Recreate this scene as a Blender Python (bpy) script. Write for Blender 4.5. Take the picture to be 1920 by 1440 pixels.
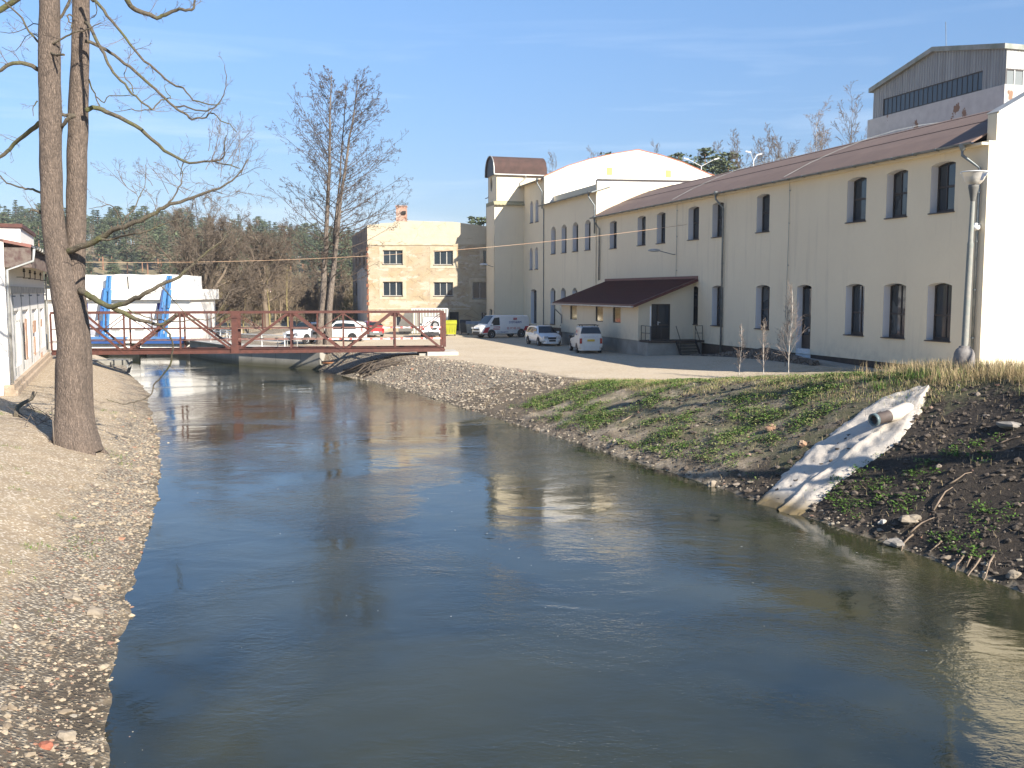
import bpy, math, random
import numpy as np
from mathutils import Vector, Matrix, noise
from mathutils.geometry import tessellate_polygon
PI = math.pi
random.seed(7)
for o in list(bpy.data.objects): bpy.data.objects.remove(o)
scene = bpy.context.scene
col = scene.collection
# ---------------------------------------------------------------- camera, sky, sun, exposure
CAM = Vector((0, 0, 4.0)); FPX = 1867.0; PITCH = math.atan(173/FPX)
cam_d = bpy.data.cameras.new('camera'); cam = bpy.data.objects.new('camera', cam_d); col.objects.link(cam)
cam_d.sensor_width = 36; cam_d.lens = 36*FPX/1920; cam_d.clip_start = .1; cam_d.clip_end = 4000
cam.location = CAM; cam.rotation_euler = (PI/2-PITCH, 0, 0); scene.camera = cam
SUN_TO = Vector((.66, -.75, 0)).normalized(); SUN_EL = math.radians(30)
SUN_DIR = Vector((SUN_TO.x*math.cos(SUN_EL), SUN_TO.y*math.cos(SUN_EL), math.sin(SUN_EL)))
world = bpy.data.worlds.new('World'); scene.world = world; world.use_nodes = True
wt = world.node_tree; wt.nodes.clear()
def wn(t, **k):
    n = wt.nodes.new(t)
    for a, b in k.items(): setattr(n, a, b)
    return n
sky = wn('ShaderNodeTexSky', sky_type='NISHITA', sun_disc=False, sun_elevation=SUN_EL,
         sun_rotation=math.atan2(SUN_TO.x, SUN_TO.y), altitude=300, air_density=1.0, dust_density=.1, ozone_density=5.2)
bg = wn('ShaderNodeBackground'); bg.inputs['Strength'].default_value = .086
# thin cirrus streaks, part of the sky itself
tc = wn('ShaderNodeTexCoord'); sep = wn('ShaderNodeSeparateXYZ'); wt.links.new(tc.outputs['Generated'], sep.inputs[0])
mz = wn('ShaderNodeMath', operation='MAXIMUM'); wt.links.new(sep.outputs[2], mz.inputs[0]); mz.inputs[1].default_value = .02
az = wn('ShaderNodeMath', operation='ARCTAN2'); wt.links.new(sep.outputs[0], az.inputs[0]); wt.links.new(sep.outputs[1], az.inputs[1])
cmb = wn('ShaderNodeCombineXYZ'); wt.links.new(az.outputs[0], cmb.inputs[0]); wt.links.new(sep.outputs[2], cmb.inputs[1])
mp = wn('ShaderNodeMapping'); mp.inputs['Scale'].default_value = (2.2, 26, 1); mp.inputs['Rotation'].default_value = (0, 0, .1); mp.inputs['Location'].default_value = (1.7, .6, 0)
wt.links.new(cmb.outputs[0], mp.inputs[0])
nz = wn('ShaderNodeTexNoise'); nz.inputs['Scale'].default_value = 1.3; nz.inputs['Detail'].default_value = 5; nz.inputs['Roughness'].default_value = .55; nz.inputs['Distortion'].default_value = .4
wt.links.new(mp.outputs[0], nz.inputs[0])
rmp = wn('ShaderNodeMapRange'); rmp.inputs['From Min'].default_value = .52; rmp.inputs['From Max'].default_value = .85; rmp.inputs['To Max'].default_value = .5
wt.links.new(nz.outputs[0], rmp.inputs['Value'])
band = wn('ShaderNodeMapRange'); band.inputs['From Min'].default_value = .30; band.inputs['From Max'].default_value = .16
wt.links.new(sep.outputs[2], band.inputs['Value'])
mm = wn('ShaderNodeMath', operation='MULTIPLY'); wt.links.new(rmp.outputs[0], mm.inputs[0]); wt.links.new(band.outputs[0], mm.inputs[1])
mix = wn('ShaderNodeMix', data_type='RGBA'); wt.links.new(mm.outputs[0], mix.inputs[0]); mix.inputs[7].default_value = (5.4, 6.2, 7.3, 1)
# clear dry air: the horizon is only a little paler than the sky above it
hz = wn('ShaderNodeMapRange'); hz.inputs['From Min'].default_value = -.02; hz.inputs['From Max'].default_value = .27; wt.links.new(sep.outputs[2], hz.inputs['Value'])
tint = wn('ShaderNodeMix', data_type='RGBA'); wt.links.new(hz.outputs[0], tint.inputs[0]); tint.inputs[6].default_value = (.50, .43, .47, 1); tint.inputs[7].default_value = (1, 1, 1, 1)
mul = wn('ShaderNodeMix', data_type='RGBA', blend_type='MULTIPLY'); mul.inputs[0].default_value = 1; wt.links.new(sky.outputs[0], mul.inputs[6]); wt.links.new(tint.outputs[2], mul.inputs[7]); wt.links.new(mul.outputs[2], mix.inputs[6])
wt.links.new(mix.outputs[2], bg.inputs['Color'])
wo = wn('ShaderNodeOutputWorld'); wt.links.new(bg.outputs[0], wo.inputs[0])
sd = bpy.data.lights.new('sun', 'SUN'); sun = bpy.data.objects.new('sun', sd); col.objects.link(sun)
sd.energy = 4.9; sd.angle = math.radians(.5); sd.color = (1, .93, .82)
sun.rotation_euler = SUN_DIR.to_track_quat('Z', 'Y').to_euler(); sun.location = (20, -20, 30)
scene.view_settings.view_transform = 'Standard'; scene.view_settings.look = 'None'
scene.view_settings.exposure = 1.08; scene.view_settings.gamma = 1
HAZE = .00022
scene.cycles.volume_bounces = 0; scene.cycles.max_bounces = 6; scene.cycles.diffuse_bounces = 3; scene.cycles.glossy_bounces = 3; scene.cycles.transparent_max_bounces = 4
scene.cycles.caustics_reflective = False; scene.cycles.caustics_refractive = False

# ---------------------------------------------------------------- helpers: photo sight lines to places
def ray(px, py):
    u = (px-960)/FPX; v = (720-py)/FPX
    return Vector((u, math.cos(PITCH)+v*math.sin(PITCH), -math.sin(PITCH)+v*math.cos(PITCH)))
def G(px, py, z=0.0):
    d = ray(px, py); return CAM + d*((z-CAM.z)/d.z)
def D(px, py, Y):
    d = ray(px, py); return CAM + d*(Y/d.y)
class Fr:
    """a vertical wall plane: a runs along the wall, z up, n outward, depth goes inward"""
    def __init__(s, o, a, n): s.o = Vector((o[0], o[1], 0)); s.a = Vector((a[0], a[1], 0)).normalized(); s.n = Vector((n[0], n[1], 0)).normalized()
    def p(s, a, z, depth=0): return s.o + s.a*a - s.n*depth + Vector((0, 0, z))
    def at(s, px, py, depth=0):
        d = ray(px, py); o = s.o - s.n*depth
        t = (o-CAM).dot(s.n)/d.dot(s.n); w = CAM+d*t
        return (w-s.o).dot(s.a), w.z
# ---------------------------------------------------------------- helpers: objects
def tag(o, label=None, cat=None, group=None, kind=None):
    if label: o['label'] = label
    if cat: o['category'] = cat
    if group: o['group'] = group
    if kind: o['kind'] = kind
    return o
def empty(name, loc=(0, 0, 0), rz=0):
    o = bpy.data.objects.new(name, None); o.location = loc; o.rotation_euler = (0, 0, rz); o.empty_display_size = .2
    col.objects.link(o); return o
def children(o): return [c for c in bpy.data.objects if c.parent == o]
def copy_tree(o, parent=None):
    c = o.copy(); col.objects.link(c); c.parent = parent
    for ch in children(o):
        if ch is not c: copy_tree(ch, c)
    return c
class MB:
    def __init__(s): s.v = []; s.f = []; s.m = []; s.sm = []; s.cur = 0; s.smooth = False
    def add(s, vs, fs):
        b = len(s.v); s.v += [tuple(x) for x in vs]
        for f in fs: s.f.append(tuple(i+b for i in f)); s.m.append(s.cur); s.sm.append(s.smooth)
    def box(s, c, size, mat=None):
        hx, hy, hz = size[0]/2, size[1]/2, size[2]/2
        vs = [Vector((x*hx, y*hy, z*hz)) for x in (-1, 1) for y in (-1, 1) for z in (-1, 1)]
        c = Vector(c)
        vs = [((mat @ p) if mat else p)+c for p in vs]
        s.add(vs, [(0, 1, 3, 2), (4, 6, 7, 5), (0, 4, 5, 1), (2, 3, 7, 6), (0, 2, 6, 4), (1, 5, 7, 3)])
    def bx(s, x0, x1, y0, y1, z0, z1): s.box(((x0+x1)/2, (y0+y1)/2, (z0+z1)/2), (abs(x1-x0), abs(y1-y0), abs(z1-z0)))
    def fbox(s, fr, a0, a1, z0, z1, d0, d1):
        vs = [fr.p(a, z, d) for a in (a0, a1) for d in (d0, d1) for z in (z0, z1)]
        s.add(vs, [(0, 1, 3, 2), (4, 6, 7, 5), (0, 4, 5, 1), (2, 3, 7, 6), (0, 2, 6, 4), (1, 5, 7, 3)])
    def beam(s, p0, p1, w, h=None, up=Vector((0, 0, 1))):
        h = h or w; p0 = Vector(p0); p1 = Vector(p1); d = (p1-p0).normalized()
        x = d.cross(up)
        if x.length < .01: x = d.cross(Vector((0, 1, 0)))
        x.normalize(); y = x.cross(d).normalized()
        vs = [p+x*(i*w/2)+y*(j*h/2) for p in (p0, p1) for i in (-1, 1) for j in (-1, 1)]
        s.add(vs, [(0, 1, 3, 2), (4, 6, 7, 5), (0, 4, 5, 1), (2, 3, 7, 6), (0, 2, 6, 4), (1, 5, 7, 3)])
    def tube(s, pts, rad, n=6, cap=True, jit=0):
        pts = [Vector(p) for p in pts]
        if not hasattr(rad, '__len__'): rad = [rad]*len(pts)
        b = len(s.v); x = None; last = len(pts)-1
        for i, p in enumerate(pts):
            d = pts[min(i+1, last)]-pts[max(i-1, 0)]
            d = d.normalized() if d.length > 1e-9 else Vector((0, 0, 1))
            if x is None: x = d.orthogonal().normalized()
            x = x-d*x.dot(d)
            x = x.normalized() if x.length > 1e-6 else d.orthogonal().normalized()
            y = d.cross(x)
            for k in range(n):
                t = 2*PI*k/n; r = rad[i]
                if jit: r *= 1+jit*noise.noise(Vector((math.cos(t)*2+p.x*3, math.sin(t)*2+p.y*3, p.z*1.3)))
                q = p+x*(math.cos(t)*r)+y*(math.sin(t)*r); s.v.append((q.x, q.y, q.z))
        for i in range(last):
            for k in range(n):
                k2 = (k+1) % n; s.f.append((b+i*n+k, b+i*n+k2, b+(i+1)*n+k2, b+(i+1)*n+k)); s.m.append(s.cur); s.sm.append(s.smooth)
        if cap and n > 2:
            s.f.append(tuple(b+k for k in range(n))[::-1]); s.m.append(s.cur); s.sm.append(False)
            s.f.append(tuple(b+last*n+k for k in range(n))); s.m.append(s.cur); s.sm.append(False)
    def lathe(s, prof, n=20, o=(0, 0, 0), M=None):
        o = Vector(o); vs = []
        for r, z in prof:
            for k in range(n):
                p = Vector((r*math.cos(2*PI*k/n), r*math.sin(2*PI*k/n), z)); vs.append((M @ p if M else p)+o)
        fs = [(i*n+k, i*n+(k+1) % n, (i+1)*n+(k+1) % n, (i+1)*n+k) for i in range(len(prof)-1) for k in range(n)]
        s.add(vs, fs)
    def poly(s, pts): s.add(pts, [tuple(range(len(pts)))])
    def prism(s, fr, outline, d0, d1):
        """closed slab of a wall-plane outline between two depths"""
        t = tessellate_polygon([[Vector((a, z, 0)) for a, z in outline]]); n = len(outline)
        s.add([fr.p(a, z, d0) for a, z in outline], t); s.add([fr.p(a, z, d1) for a, z in outline], t)
        s.add([fr.p(a, z, d) for d in (d0, d1) for a, z in outline], [(i, (i+1) % n, n+(i+1) % n, n+i) for i in range(n)])
    def holed(s, fr, outline, holes, depth, thick=None):
        """wall face with real openings and their reveals"""
        loops = [outline]+holes
        t = tessellate_polygon([[Vector((a, z, 0)) for a, z in l] for l in loops])
        s.add([fr.p(a, z, 0) for l in loops for a, z in l], t)
        for l in holes:
            n = len(l); s.add([fr.p(a, z, d) for d in (0, depth) for a, z in l], [(i, (i+1) % n, n+(i+1) % n, n+i) for i in range(n)])
    def build(s, name, mats, parent=None, smooth=None, local=True, sharp=None):
        me = bpy.data.meshes.new(name); me.from_pydata([tuple(v) for v in s.v], [], s.f)
        if not isinstance(mats, (list, tuple)): mats = [mats]
        for m in mats: me.materials.append(m)
        me.polygons.foreach_set('material_index', s.m)
        if smooth is None: me.polygons.foreach_set('use_smooth', s.sm)
        else: me.polygons.foreach_set('use_smooth', [smooth]*len(s.f))
        me.update()
        if sharp: me.set_sharp_from_angle(angle=math.radians(sharp))
        o = bpy.data.objects.new(name, me); col.objects.link(o)
        if parent is not None:
            o.parent = parent
            if local:
                # meshes are written in world coordinates: bring them under their parent
                M = Matrix.Identity(4); q = parent
                while q is not None:
                    M = Matrix.LocRotScale(q.location, q.rotation_euler, q.scale) @ M
                    q = q.parent
                me.transform(M.inverted())
        return o
def recenter(o):
    """put a single-mesh thing's origin at its base"""
    me = o.data; n = len(me.vertices); a = np.empty(n*3); me.vertices.foreach_get('co', a); a = a.reshape(-1, 3)
    c = Vector(((a[:, 0].min()+a[:, 0].max())/2, (a[:, 1].min()+a[:, 1].max())/2, a[:, 2].min()))
    me.transform(Matrix.Translation(-c)); o.location = c; return o
# ---------------------------------------------------------------- materials
class NT:
    def __init__(s, name):
        s.m = bpy.data.materials.new(name); s.m.use_nodes = True; s.t = s.m.node_tree; s.t.nodes.clear()
        s.out = s.n('ShaderNodeOutputMaterial'); s.b = s.n('ShaderNodeBsdfPrincipled'); s.l(s.b.outputs[0], s.out.inputs[0])
        s.co = s.n('ShaderNodeTexCoord').outputs['Object']; s.gp = s.n('ShaderNodeNewGeometry').outputs['Position']
    def n(s, t, **k):
        x = s.t.nodes.new(t)
        for a, b in k.items(): setattr(x, a, b)
        return x
    def l(s, a, b): s.t.links.new(a, b)
    def put(s, v, sock):
        if isinstance(v, bpy.types.NodeSocket): s.l(v, sock)
        else: sock.default_value = v if not (hasattr(v, '__len__') and len(v) == 3 and sock.type == 'RGBA') else (*v, 1)
    def map(s, sc=(1, 1, 1), src=None, rot=(0, 0, 0)):
        m = s.n('ShaderNodeMapping'); s.l(src or s.gp, m.inputs[0]); m.inputs['Scale'].default_value = sc; m.inputs['Rotation'].default_value = rot; return m.outputs[0]
    def noise(s, sc, det=4, rough=.55, vec=None, dist=0):
        n = s.n('ShaderNodeTexNoise'); n.inputs['Scale'].default_value = sc; n.inputs['Detail'].default_value = det; n.inputs['Roughness'].default_value = rough; n.inputs['Distortion'].default_value = dist
        s.l(vec or s.gp, n.inputs['Vector']); return n.outputs[0]
    def voro(s, sc, vec=None, feature='F1', out=0, rnd=1):
        n = s.n('ShaderNodeTexVoronoi', feature=feature); n.inputs['Scale'].default_value = sc; s.l(vec or s.gp, n.inputs['Vector']); n.inputs['Randomness'].default_value = rnd; return n.outputs[out]
    def rng(s, v, a, b, c=0, d=1):
        n = s.n('ShaderNodeMapRange'); s.put(v, n.inputs['Value'])
        for k, x in (('From Min', a), ('From Max', b), ('To Min', c), ('To Max', d)): n.inputs[k].default_value = x
        return n.outputs[0]
    def mix(s, f, a, b, mode='MIX'):
        n = s.n('ShaderNodeMix', data_type='RGBA', blend_type=mode); s.put(f, n.inputs[0]); s.put(a, n.inputs[6]); s.put(b, n.inputs[7]); return n.outputs[2]
    def math(s, op, a, b=0, c=0):
        n = s.n('ShaderNodeMath', operation=op); s.put(a, n.inputs[0]); s.put(b, n.inputs[1]); s.put(c, n.inputs[2]); return n.outputs[0]
    def attr(s, name): return s.n('ShaderNodeAttribute', attribute_name=name).outputs['Fac']
    def bump(s, h, strength=.4, dist=.02, nrm=None):
        n = s.n('ShaderNodeBump'); s.put(h, n.inputs['Height']); n.inputs['Strength'].default_value = strength; n.inputs['Distance'].default_value = dist
        if nrm: s.l(nrm, n.inputs['Normal'])
        return n.outputs[0]
    def fin(s, color=None, rough=None, normal=None, **k):
        if color is not None: s.put(color, s.b.inputs['Base Color'])
        if rough is not None: s.put(rough, s.b.inputs['Roughness'])
        if normal is not None: s.l(normal, s.b.inputs['Normal'])
        for a, b in k.items(): s.put(b, s.b.inputs[a.replace('_', ' ')])
        return s.m
def simple(name, c1, c2=None, sc=3.0, rough=.7, bump=0, bsc=30, dist=.01, det=5, lo=.35, hi=.65, **k):
    t = NT(name); c2 = c2 or tuple(x*.82 for x in c1)
    c = t.mix(t.rng(t.noise(sc, det), lo, hi), c1, c2)
    nr = t.bump(t.noise(bsc, 4), bump, dist) if bump else None
    return t.fin(c, rough, nr, **k)
M = {}
def plaster(name, c1, c2, dirt=(.42, .355, .27), dlo=.56, dhi=.82, bump=.15):
    t = NT(name)
    c = t.mix(t.rng(t.noise(.35, 5), .35, .65), c1, c2)
    c = t.mix(t.rng(t.noise(6, 5, .7), .3, .8, 0, .22), c, tuple(x*.8 for x in c1))
    st = t.noise(1.2, 5, .6, t.map((1.6, 1.6, .14)))
    c = t.mix(t.math('MULTIPLY', t.rng(st, dlo, dhi), .38), c, dirt)
    z = t.n('ShaderNodeSeparateXYZ'); t.l(t.gp, z.inputs[0])
    g = t.math('MULTIPLY', t.rng(z.outputs[2], 1.9, .6), t.rng(t.noise(2.5, 5), .42, .7))
    c = t.mix(t.math('MULTIPLY', g, .45), c, dirt)
    n1 = t.bump(t.noise(38, 3), bump, .006); n2 = t.bump(t.noise(.9, 3), .12 if bump > .1 else .02, .05, n1)
    return t.fin(c, .88, n2)
M['cream'] = plaster('cream_plaster', (.84, .735, .54), (.80, .695, .51))
M['reveal'] = plaster('white_reveal_plaster', (.86, .85, .84), (.80, .79, .78), dlo=.66)
M['white'] = plaster('white_plaster', (.86, .83, .77), (.81, .78, .72), dlo=.68, bump=.04)
M['annex'] = plaster('pale_annex_render', (.76, .67, .50), (.70, .61, .46))
M['plinth'] = simple('dark_brown_plinth', (.085, .06, .045), (.05, .038, .03), 2, .85, .3, 12)
M['concrete'] = simple('grey_concrete', (.36, .34, .30), (.24, .23, .20), .9, .9, .4, 14)
M['glass'] = NT('window_glass').fin((.025, .035, .045), .06, None, IOR=1.5, Specular_IOR_Level=.7)
def wglass():
    t = NT('curtained_glass'); c = t.mix(t.rng(t.noise(1.1, 2), .50, .53), (.025, .032, .038), (.075, .085, .09))
    nr = t.bump(t.noise(.8, 2), .08, .05); return t.fin(c, .05, nr, IOR=1.5, Specular_IOR_Level=.6)
M['glass2'] = wglass()
M['frame'] = simple('dark_brown_frame', (.045, .032, .026), (.03, .022, .02), 8, .5)
M['zinc'] = simple('weathered_zinc', (.25, .27, .27), (.15, .17, .17), 3, .5, .15, 20, Metallic=.55)
M['zincl'] = simple('pale_zinc', (.5, .5, .47), (.38, .38, .36), 3, .5, .15, 20, Metallic=.4)
def roofm():
    t = NT('brown_bitumen_roof')
    c = t.mix(t.rng(t.noise(.7, 6, .7), .3, .7), (.20, .135, .105), (.15, .10, .08))
    c = t.mix(t.rng(t.noise(30, 3, .7), .4, .75, 0, .5), c, (.25, .17, .14))
    c = t.mix(t.rng(t.noise(.09, 2), .70, .74, 0, .6), c, (.26, .07, .05))
    return t.fin(c, .9, t.bump(t.noise(60, 3), .3, .01))
M['roof'] = roofm()
M['seam'] = simple('roof_seam', (.12, .085, .07), None, 5, .9)
def metalroof():
    t = NT('maroon_metal_roof')
    c = t.mix(t.rng(t.noise(1.5, 4), .35, .65), (.115, .028, .026), (.085, .024, .024)); return t.fin(c, .42, t.bump(t.noise(9, 2), .05, .01))
M['maroon'] = metalroof()
M['maroonlip'] = simple('maroon_fascia', (.22, .09, .07), None, 5, .6)
M['whitemetal'] = simple('white_painted_metal', (.8, .8, .78), (.7, .7, .68), 5, .4)
M['rust'] = simple('red_oxide_steel', (.115, .038, .026), (.075, .027, .02), 4, .55, .2, 25)
M['rustl'] = simple('weathered_handrail', (.30, .17, .13), (.22, .1, .08), 4, .5)
M['blacksteel'] = simple('black_steel', (.025, .022, .022), None, 5, .5)
M['grass'] = simple('green_leaf', (.105, .19, .03), (.06, .12, .02), 6, .7, Specular_IOR_Level=.25)
M['lawn'] = simple('lawn_grass', (.075, .105, .03), (.05, .075, .02), 3, .9, .6, 40, .03)
M['dry'] = simple('dry_grass', (.46, .36, .20), (.34, .25, .13), 2.5, .85)
M['drygreen'] = simple('half_dry_grass', (.25, .27, .09), (.17, .19, .06), 2.5, .85)
def bark(name, a, b, moss=None, sc=(34, 34, 8)):
    t = NT(name); v = t.map(sc)
    n = t.noise(1.0, 6, .65, v, .6); w = t.voro(1.3, v, 'DISTANCE_TO_EDGE')
    c = t.mix(t.rng(n, .3, .7), a, b)
    c = t.mix(t.rng(w, .12, 0, 0, .55), c, tuple(x*.5 for x in b))
    if moss: c = t.mix(t.rng(t.noise(.9, 4), .5, .62, 0, .8), c, moss)
    h = t.math('ADD', t.rng(w, 0, .25, 0, .7), t.math('MULTIPLY', n, 1.6))
    return t.fin(c, .95, t.bump(h, 1.0, .022))
M['bark'] = bark('grey_bark', (.27, .205, .16), (.085, .065, .052), None, (24, 24, 5))
M['barkbranch'] = bark('mossy_branch_bark', (.22, .185, .13), (.11, .09, .065), (.14, .145, .05), (24, 24, 14))
M['twig'] = simple('twig_bark', (.20, .16, .125), (.13, .105, .085), 2, .9)
M['alderbark'] = bark('alder_bark', (.24, .195, .155), (.12, .095, .078), None, (5, 5, 2))
M['aldertwig'] = simple('alder_twig', (.11, .08, .06), (.08, .06, .045), 1, .9)
M['oaktwig'] = simple('oak_twig', (.20, .155, .11), (.13, .1, .075), .5, .9)
M['brush'] = simple('brushwood', (.25, .19, .125), (.16, .125, .085), .08, .9)
M['brushg'] = simple('willow_brushwood', (.30, .25, .10), (.22, .18, .08), .08, .9)
M['birchbark'] = simple('birch_bark', (.52, .48, .43), (.26, .235, .2), 4, .8, lo=.5, hi=.6)
M['needle'] = simple('pine_needles', (.13, .155, .075), (.075, .10, .05), .4, .85)
M['needle2'] = simple('spruce_needles', (.09, .115, .065), (.055, .075, .045), .4, .85)
M['pinebark'] = simple('pine_bark', (.3, .16, .09), (.2, .11, .07), 1, .9)
# ---------------------------------------------------------------- lie of the land
WZ = -1.3
def g2(px, py, z=WZ): p = G(px, py, z); return (p.x, p.y)
WR = [(26, -40), (15.5, 0), (12.6, 9), (10.6, 14)]+[g2(*p) for p in ((1920, 1112), (1800, 1068), (1700, 1032), (1560, 985), (1430, 944), (1300, 898), (1140, 850), (1000, 806), (900, 775), (800, 744), (720, 722), (690, 714), (640, 704), (600, 695))]+[(g2(585, 692)[0], g2(585, 692)[1]+1.0), (g2(448, 684)[0]+.4, g2(448, 684)[1]+1.0), (g2(357, 668)[0]+.5, g2(357, 668)[1]+1.0)]+[(-26.2, 110)]
WL = [(4, -40), (-1.5, 0), (-3.6, 8)]+[g2(*p) for p in ((200, 1440), (203, 1330), (215, 1240), (240, 1130), (270, 1030), (296, 920), (300, 860), (292, 800), (280, 755), (283, 742), (265, 720), (243, 700), (237, 686), (165, 684), (92, 680))]+[(-39.5, 84), (-39.5, 110)]
WRa = np.array(WR); WLa = np.array(WL)
FC = 30.2; FK = .2933           # the factory front: x + FK*y = FC
def segdist(X, Y, P):
    d = np.full(X.shape, 1e9)
    for i in range(len(P)-1):
        ax, ay = P[i]; bx, by = P[i+1]; ex, ey = bx-ax, by-ay
        t = np.clip(((X-ax)*ex+(Y-ay)*ey)/(ex*ex+ey*ey), 0, 1)
        d = np.minimum(d, np.hypot(X-ax-t*ex, Y-ay-t*ey))
    return d
def inriver(X, Y):
    poly = list(WR)+list(WL)[::-1]; ins = np.zeros(X.shape, bool); n = len(poly)
    for i in range(n):
        x0, y0 = poly[i]; x1, y1 = poly[(i+1) % n]
        if y0 == y1: continue
        c = ((y0 > Y) != (y1 > Y)) & (X < (x1-x0)*(Y-y0)/(y1-y0)+x0)
        ins ^= c
    return ins
def sstep(x, a, b): t = np.clip((x-a)/(b-a), 0, 1); return t*t*(3-2*t)
def vnoise(X, Y, sc, seed=0):
    """smooth value noise on arrays"""
    x = X*sc+seed*17.3; y = Y*sc-seed*9.1; xi = np.floor(x); yi = np.floor(y); fx = x-xi; fy = y-yi
    fx = fx*fx*(3-2*fx); fy = fy*fy*(3-2*fy)
    def h(a, b): v = np.sin(a*127.1+b*311.7+seed*74.7)*43758.5453; return v-np.floor(v)
    return (h(xi, yi)*(1-fx)+h(xi+1, yi)*fx)*(1-fy)+(h(xi, yi+1)*(1-fx)+h(xi+1, yi+1)*fx)*fy
def fields(X, Y):
    X = np.asarray(X, float); Y = np.asarray(Y, float)
    dR = segdist(X, Y, WRa); dL = segdist(X, Y, WLa); riv = inriver(X, Y)
    right = dR < dL
    d = np.where(right, dR, dL)
    PR = np.interp(Y, [5, 15, 24, 28, 31, 34, 38, 42, 46, 60], [2.1, 2.1, 2.0, 1.75, 1.45, 1.1, .62, .22, .03, 0.0])
    fd = (FC-X-FK*Y)*.9596        # distance in front of the factory
    PR = PR+np.where(right, .42*sstep(fd, 7, 1)*sstep(Y, 66, 52)*sstep(Y, 38, 44), 0)
    PR = PR+np.where(right, sstep(X, 19.5, 25)*sstep(Y, 45, 38)*sstep(Y, 20, 30)*1.1, 0)
    PL = np.interp(Y, [0, 20, 30, 50, 60], [.3, .15, .05, .05, 0])
    P = np.where(right, PR, PL)
    w = np.where(right, np.interp(Y, [10, 20, 34, 40, 50, 60, 66, 68], [5.6, 5.6, 5.4, 4.9, 4.3, 3.6, 3.0, .35]), np.interp(Y, [0, 15, 45, 60, 75], [3.8, 3.9, 4.2, 3.5, 2.5]))
    t = d/w
    prof = np.where(t < .85, t*1.0, .85+.15*(1-np.exp(-(t-.85)/.15)))
    z = WZ+(P-WZ)*prof
    z = np.where(riv, WZ-np.minimum(1.3, d*.5), z)
    # roughness of the banks
    near = (Y < 70) & ~riv
    rough = sstep(d, w*1.3, w*.6)
    amp = np.where(right, .16, .07)
    z = z+np.where(near, rough*amp*(vnoise(X, Y, 1.1, 1)-.5+.5*(vnoise(X, Y, 2.7, 2)-.5)+.3*(vnoise(X, Y, 6, 3)-.5))*sstep(d, 0, .8), 0)
    z = z+np.where(near & ~(rough > 0), .02*(vnoise(X, Y, .6, 4)-.5), 0)
    z = z+np.where(Y < 66, .085*(vnoise(X, Y, 1.3, 11)-.5+.3*(vnoise(X, Y, 3.1, 12)-.5))*np.exp(-(d/.75)**2), 0)
    # far land: meadow, then wooded hills
    hill = 26*sstep(Y, 200, 470)*np.interp(X, [-400, -260, -150, -70, 0], [1.15, 1.1, .95, .62, .45])
    hillr = 24*sstep(X+.0*Y, -6, 34)*sstep(Y, 112, 185)+8*sstep(Y, 185, 300)*sstep(X, -6, 34)
    z = z+np.where(Y > 90, np.maximum(hill, hillr)+1.5*sstep(Y, 110, 200)*(vnoise(X, Y, .03, 5)-.3), 0)
    z = z+np.where((X > 40) & (Y < 112), 7*sstep(X, 40, 70)*sstep(Y, 20, 60), 0)
    return z, d, right, riv
def H(x, y): return float(fields(np.array([x]), np.array([y]))[0][0])
def HA(X, Y): return fields(X, Y)[0]
def hit(px, py, far=160, lo=4):
    """where a sight line meets the ground"""
    r = ray(px, py); t = np.linspace(lo, far, 1600)
    X = CAM.x+r.x*t; Y = CAM.y+r.y*t; Z = CAM.z+r.z*t; z = HA(X, Y); k = int(np.argmax(Z <= z))
    return Vector((X[k], Y[k], z[k]))
def axis(segs):
    out = [segs[0][0]]
    for a, b, st in segs:
        n = max(1, int(round((b-a)/st))); out += [a+(b-a)*(i+1)/n for i in range(n)]
    return np.array(out)
gx = axis([(-500, -120, 20), (-120, -45, 4), (-45, -16, .6), (-16, 16, .22), (16, 30, .4), (30, 60, 1.5), (60, 120, 4), (120, 500, 20)])
gy = axis([(-60, 2, 4), (2, 8, .6), (8, 40, .22), (40, 76, .35), (76, 110, 1.2), (110, 200, 4), (200, 520, 10), (520, 900, 40)])
GX, GY = np.meshgrid(gx, gy); gz, gd, gr, griv = fields(GX, GY)
# the near bank rises under the road the photographer stands on: keep it low and behind the view
nx, ny = len(gx), len(gy)
idx = np.arange(nx*ny).reshape(ny, nx)
faces = np.stack([idx[:-1, :-1], idx[:-1, 1:], idx[1:, 1:], idx[1:, :-1]], -1).reshape(-1, 4)
me = bpy.data.meshes.new('ground'); me.from_pydata(np.stack([GX, GY, gz], -1).reshape(-1, 3).tolist(), [], faces.tolist())
me.polygons.foreach_set('use_smooth', [True]*len(faces))
def put_attr(name, a):
    at = me.attributes.new(name, 'FLOAT', 'POINT'); at.data.foreach_set('value', np.ascontiguousarray(a, dtype=np.float32).ravel())
slope_zone = lambda Y, k: np.interp(Y, [10, 20, 34, 40, 50, 60, 66], [5.6, 5.6, 5.4, 4.9, 4.3, 3.6, 3.0])*k
onR = gr & ~griv
bankR = onR*sstep(gd, slope_zone(GY, 1.35), slope_zone(GY, .95))
fade = sstep(gd, slope_zone(GY, 1.9), slope_zone(GY, 1.3))
grassR = onR*(sstep(GY, 43, 37)*sstep(GY, 22.5, 26)*(GX<60)*sstep(gd, .35, 1.6)*sstep(gd, slope_zone(GY, 1.5), slope_zone(GY, 1.15))*.95 + sstep(GY, 26, 24)*sstep(gd, 4.4, 5.6)*sstep(gd, 13, 9)*.8)
grassR = np.maximum(grassR, onR*sstep(GY, 50, 44)*sstep(GY, 35, 41)*sstep((FC-GX-FK*GY), 7.5, 6.3)*sstep((FC-GX-FK*GY), 1.2, 1.6)*(GY < 50)*1.0)   # lawn strip
grassL = (~gr & ~griv)*.36*sstep(GY, 50, 20)*sstep(gd, .9, 2.0)
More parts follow.
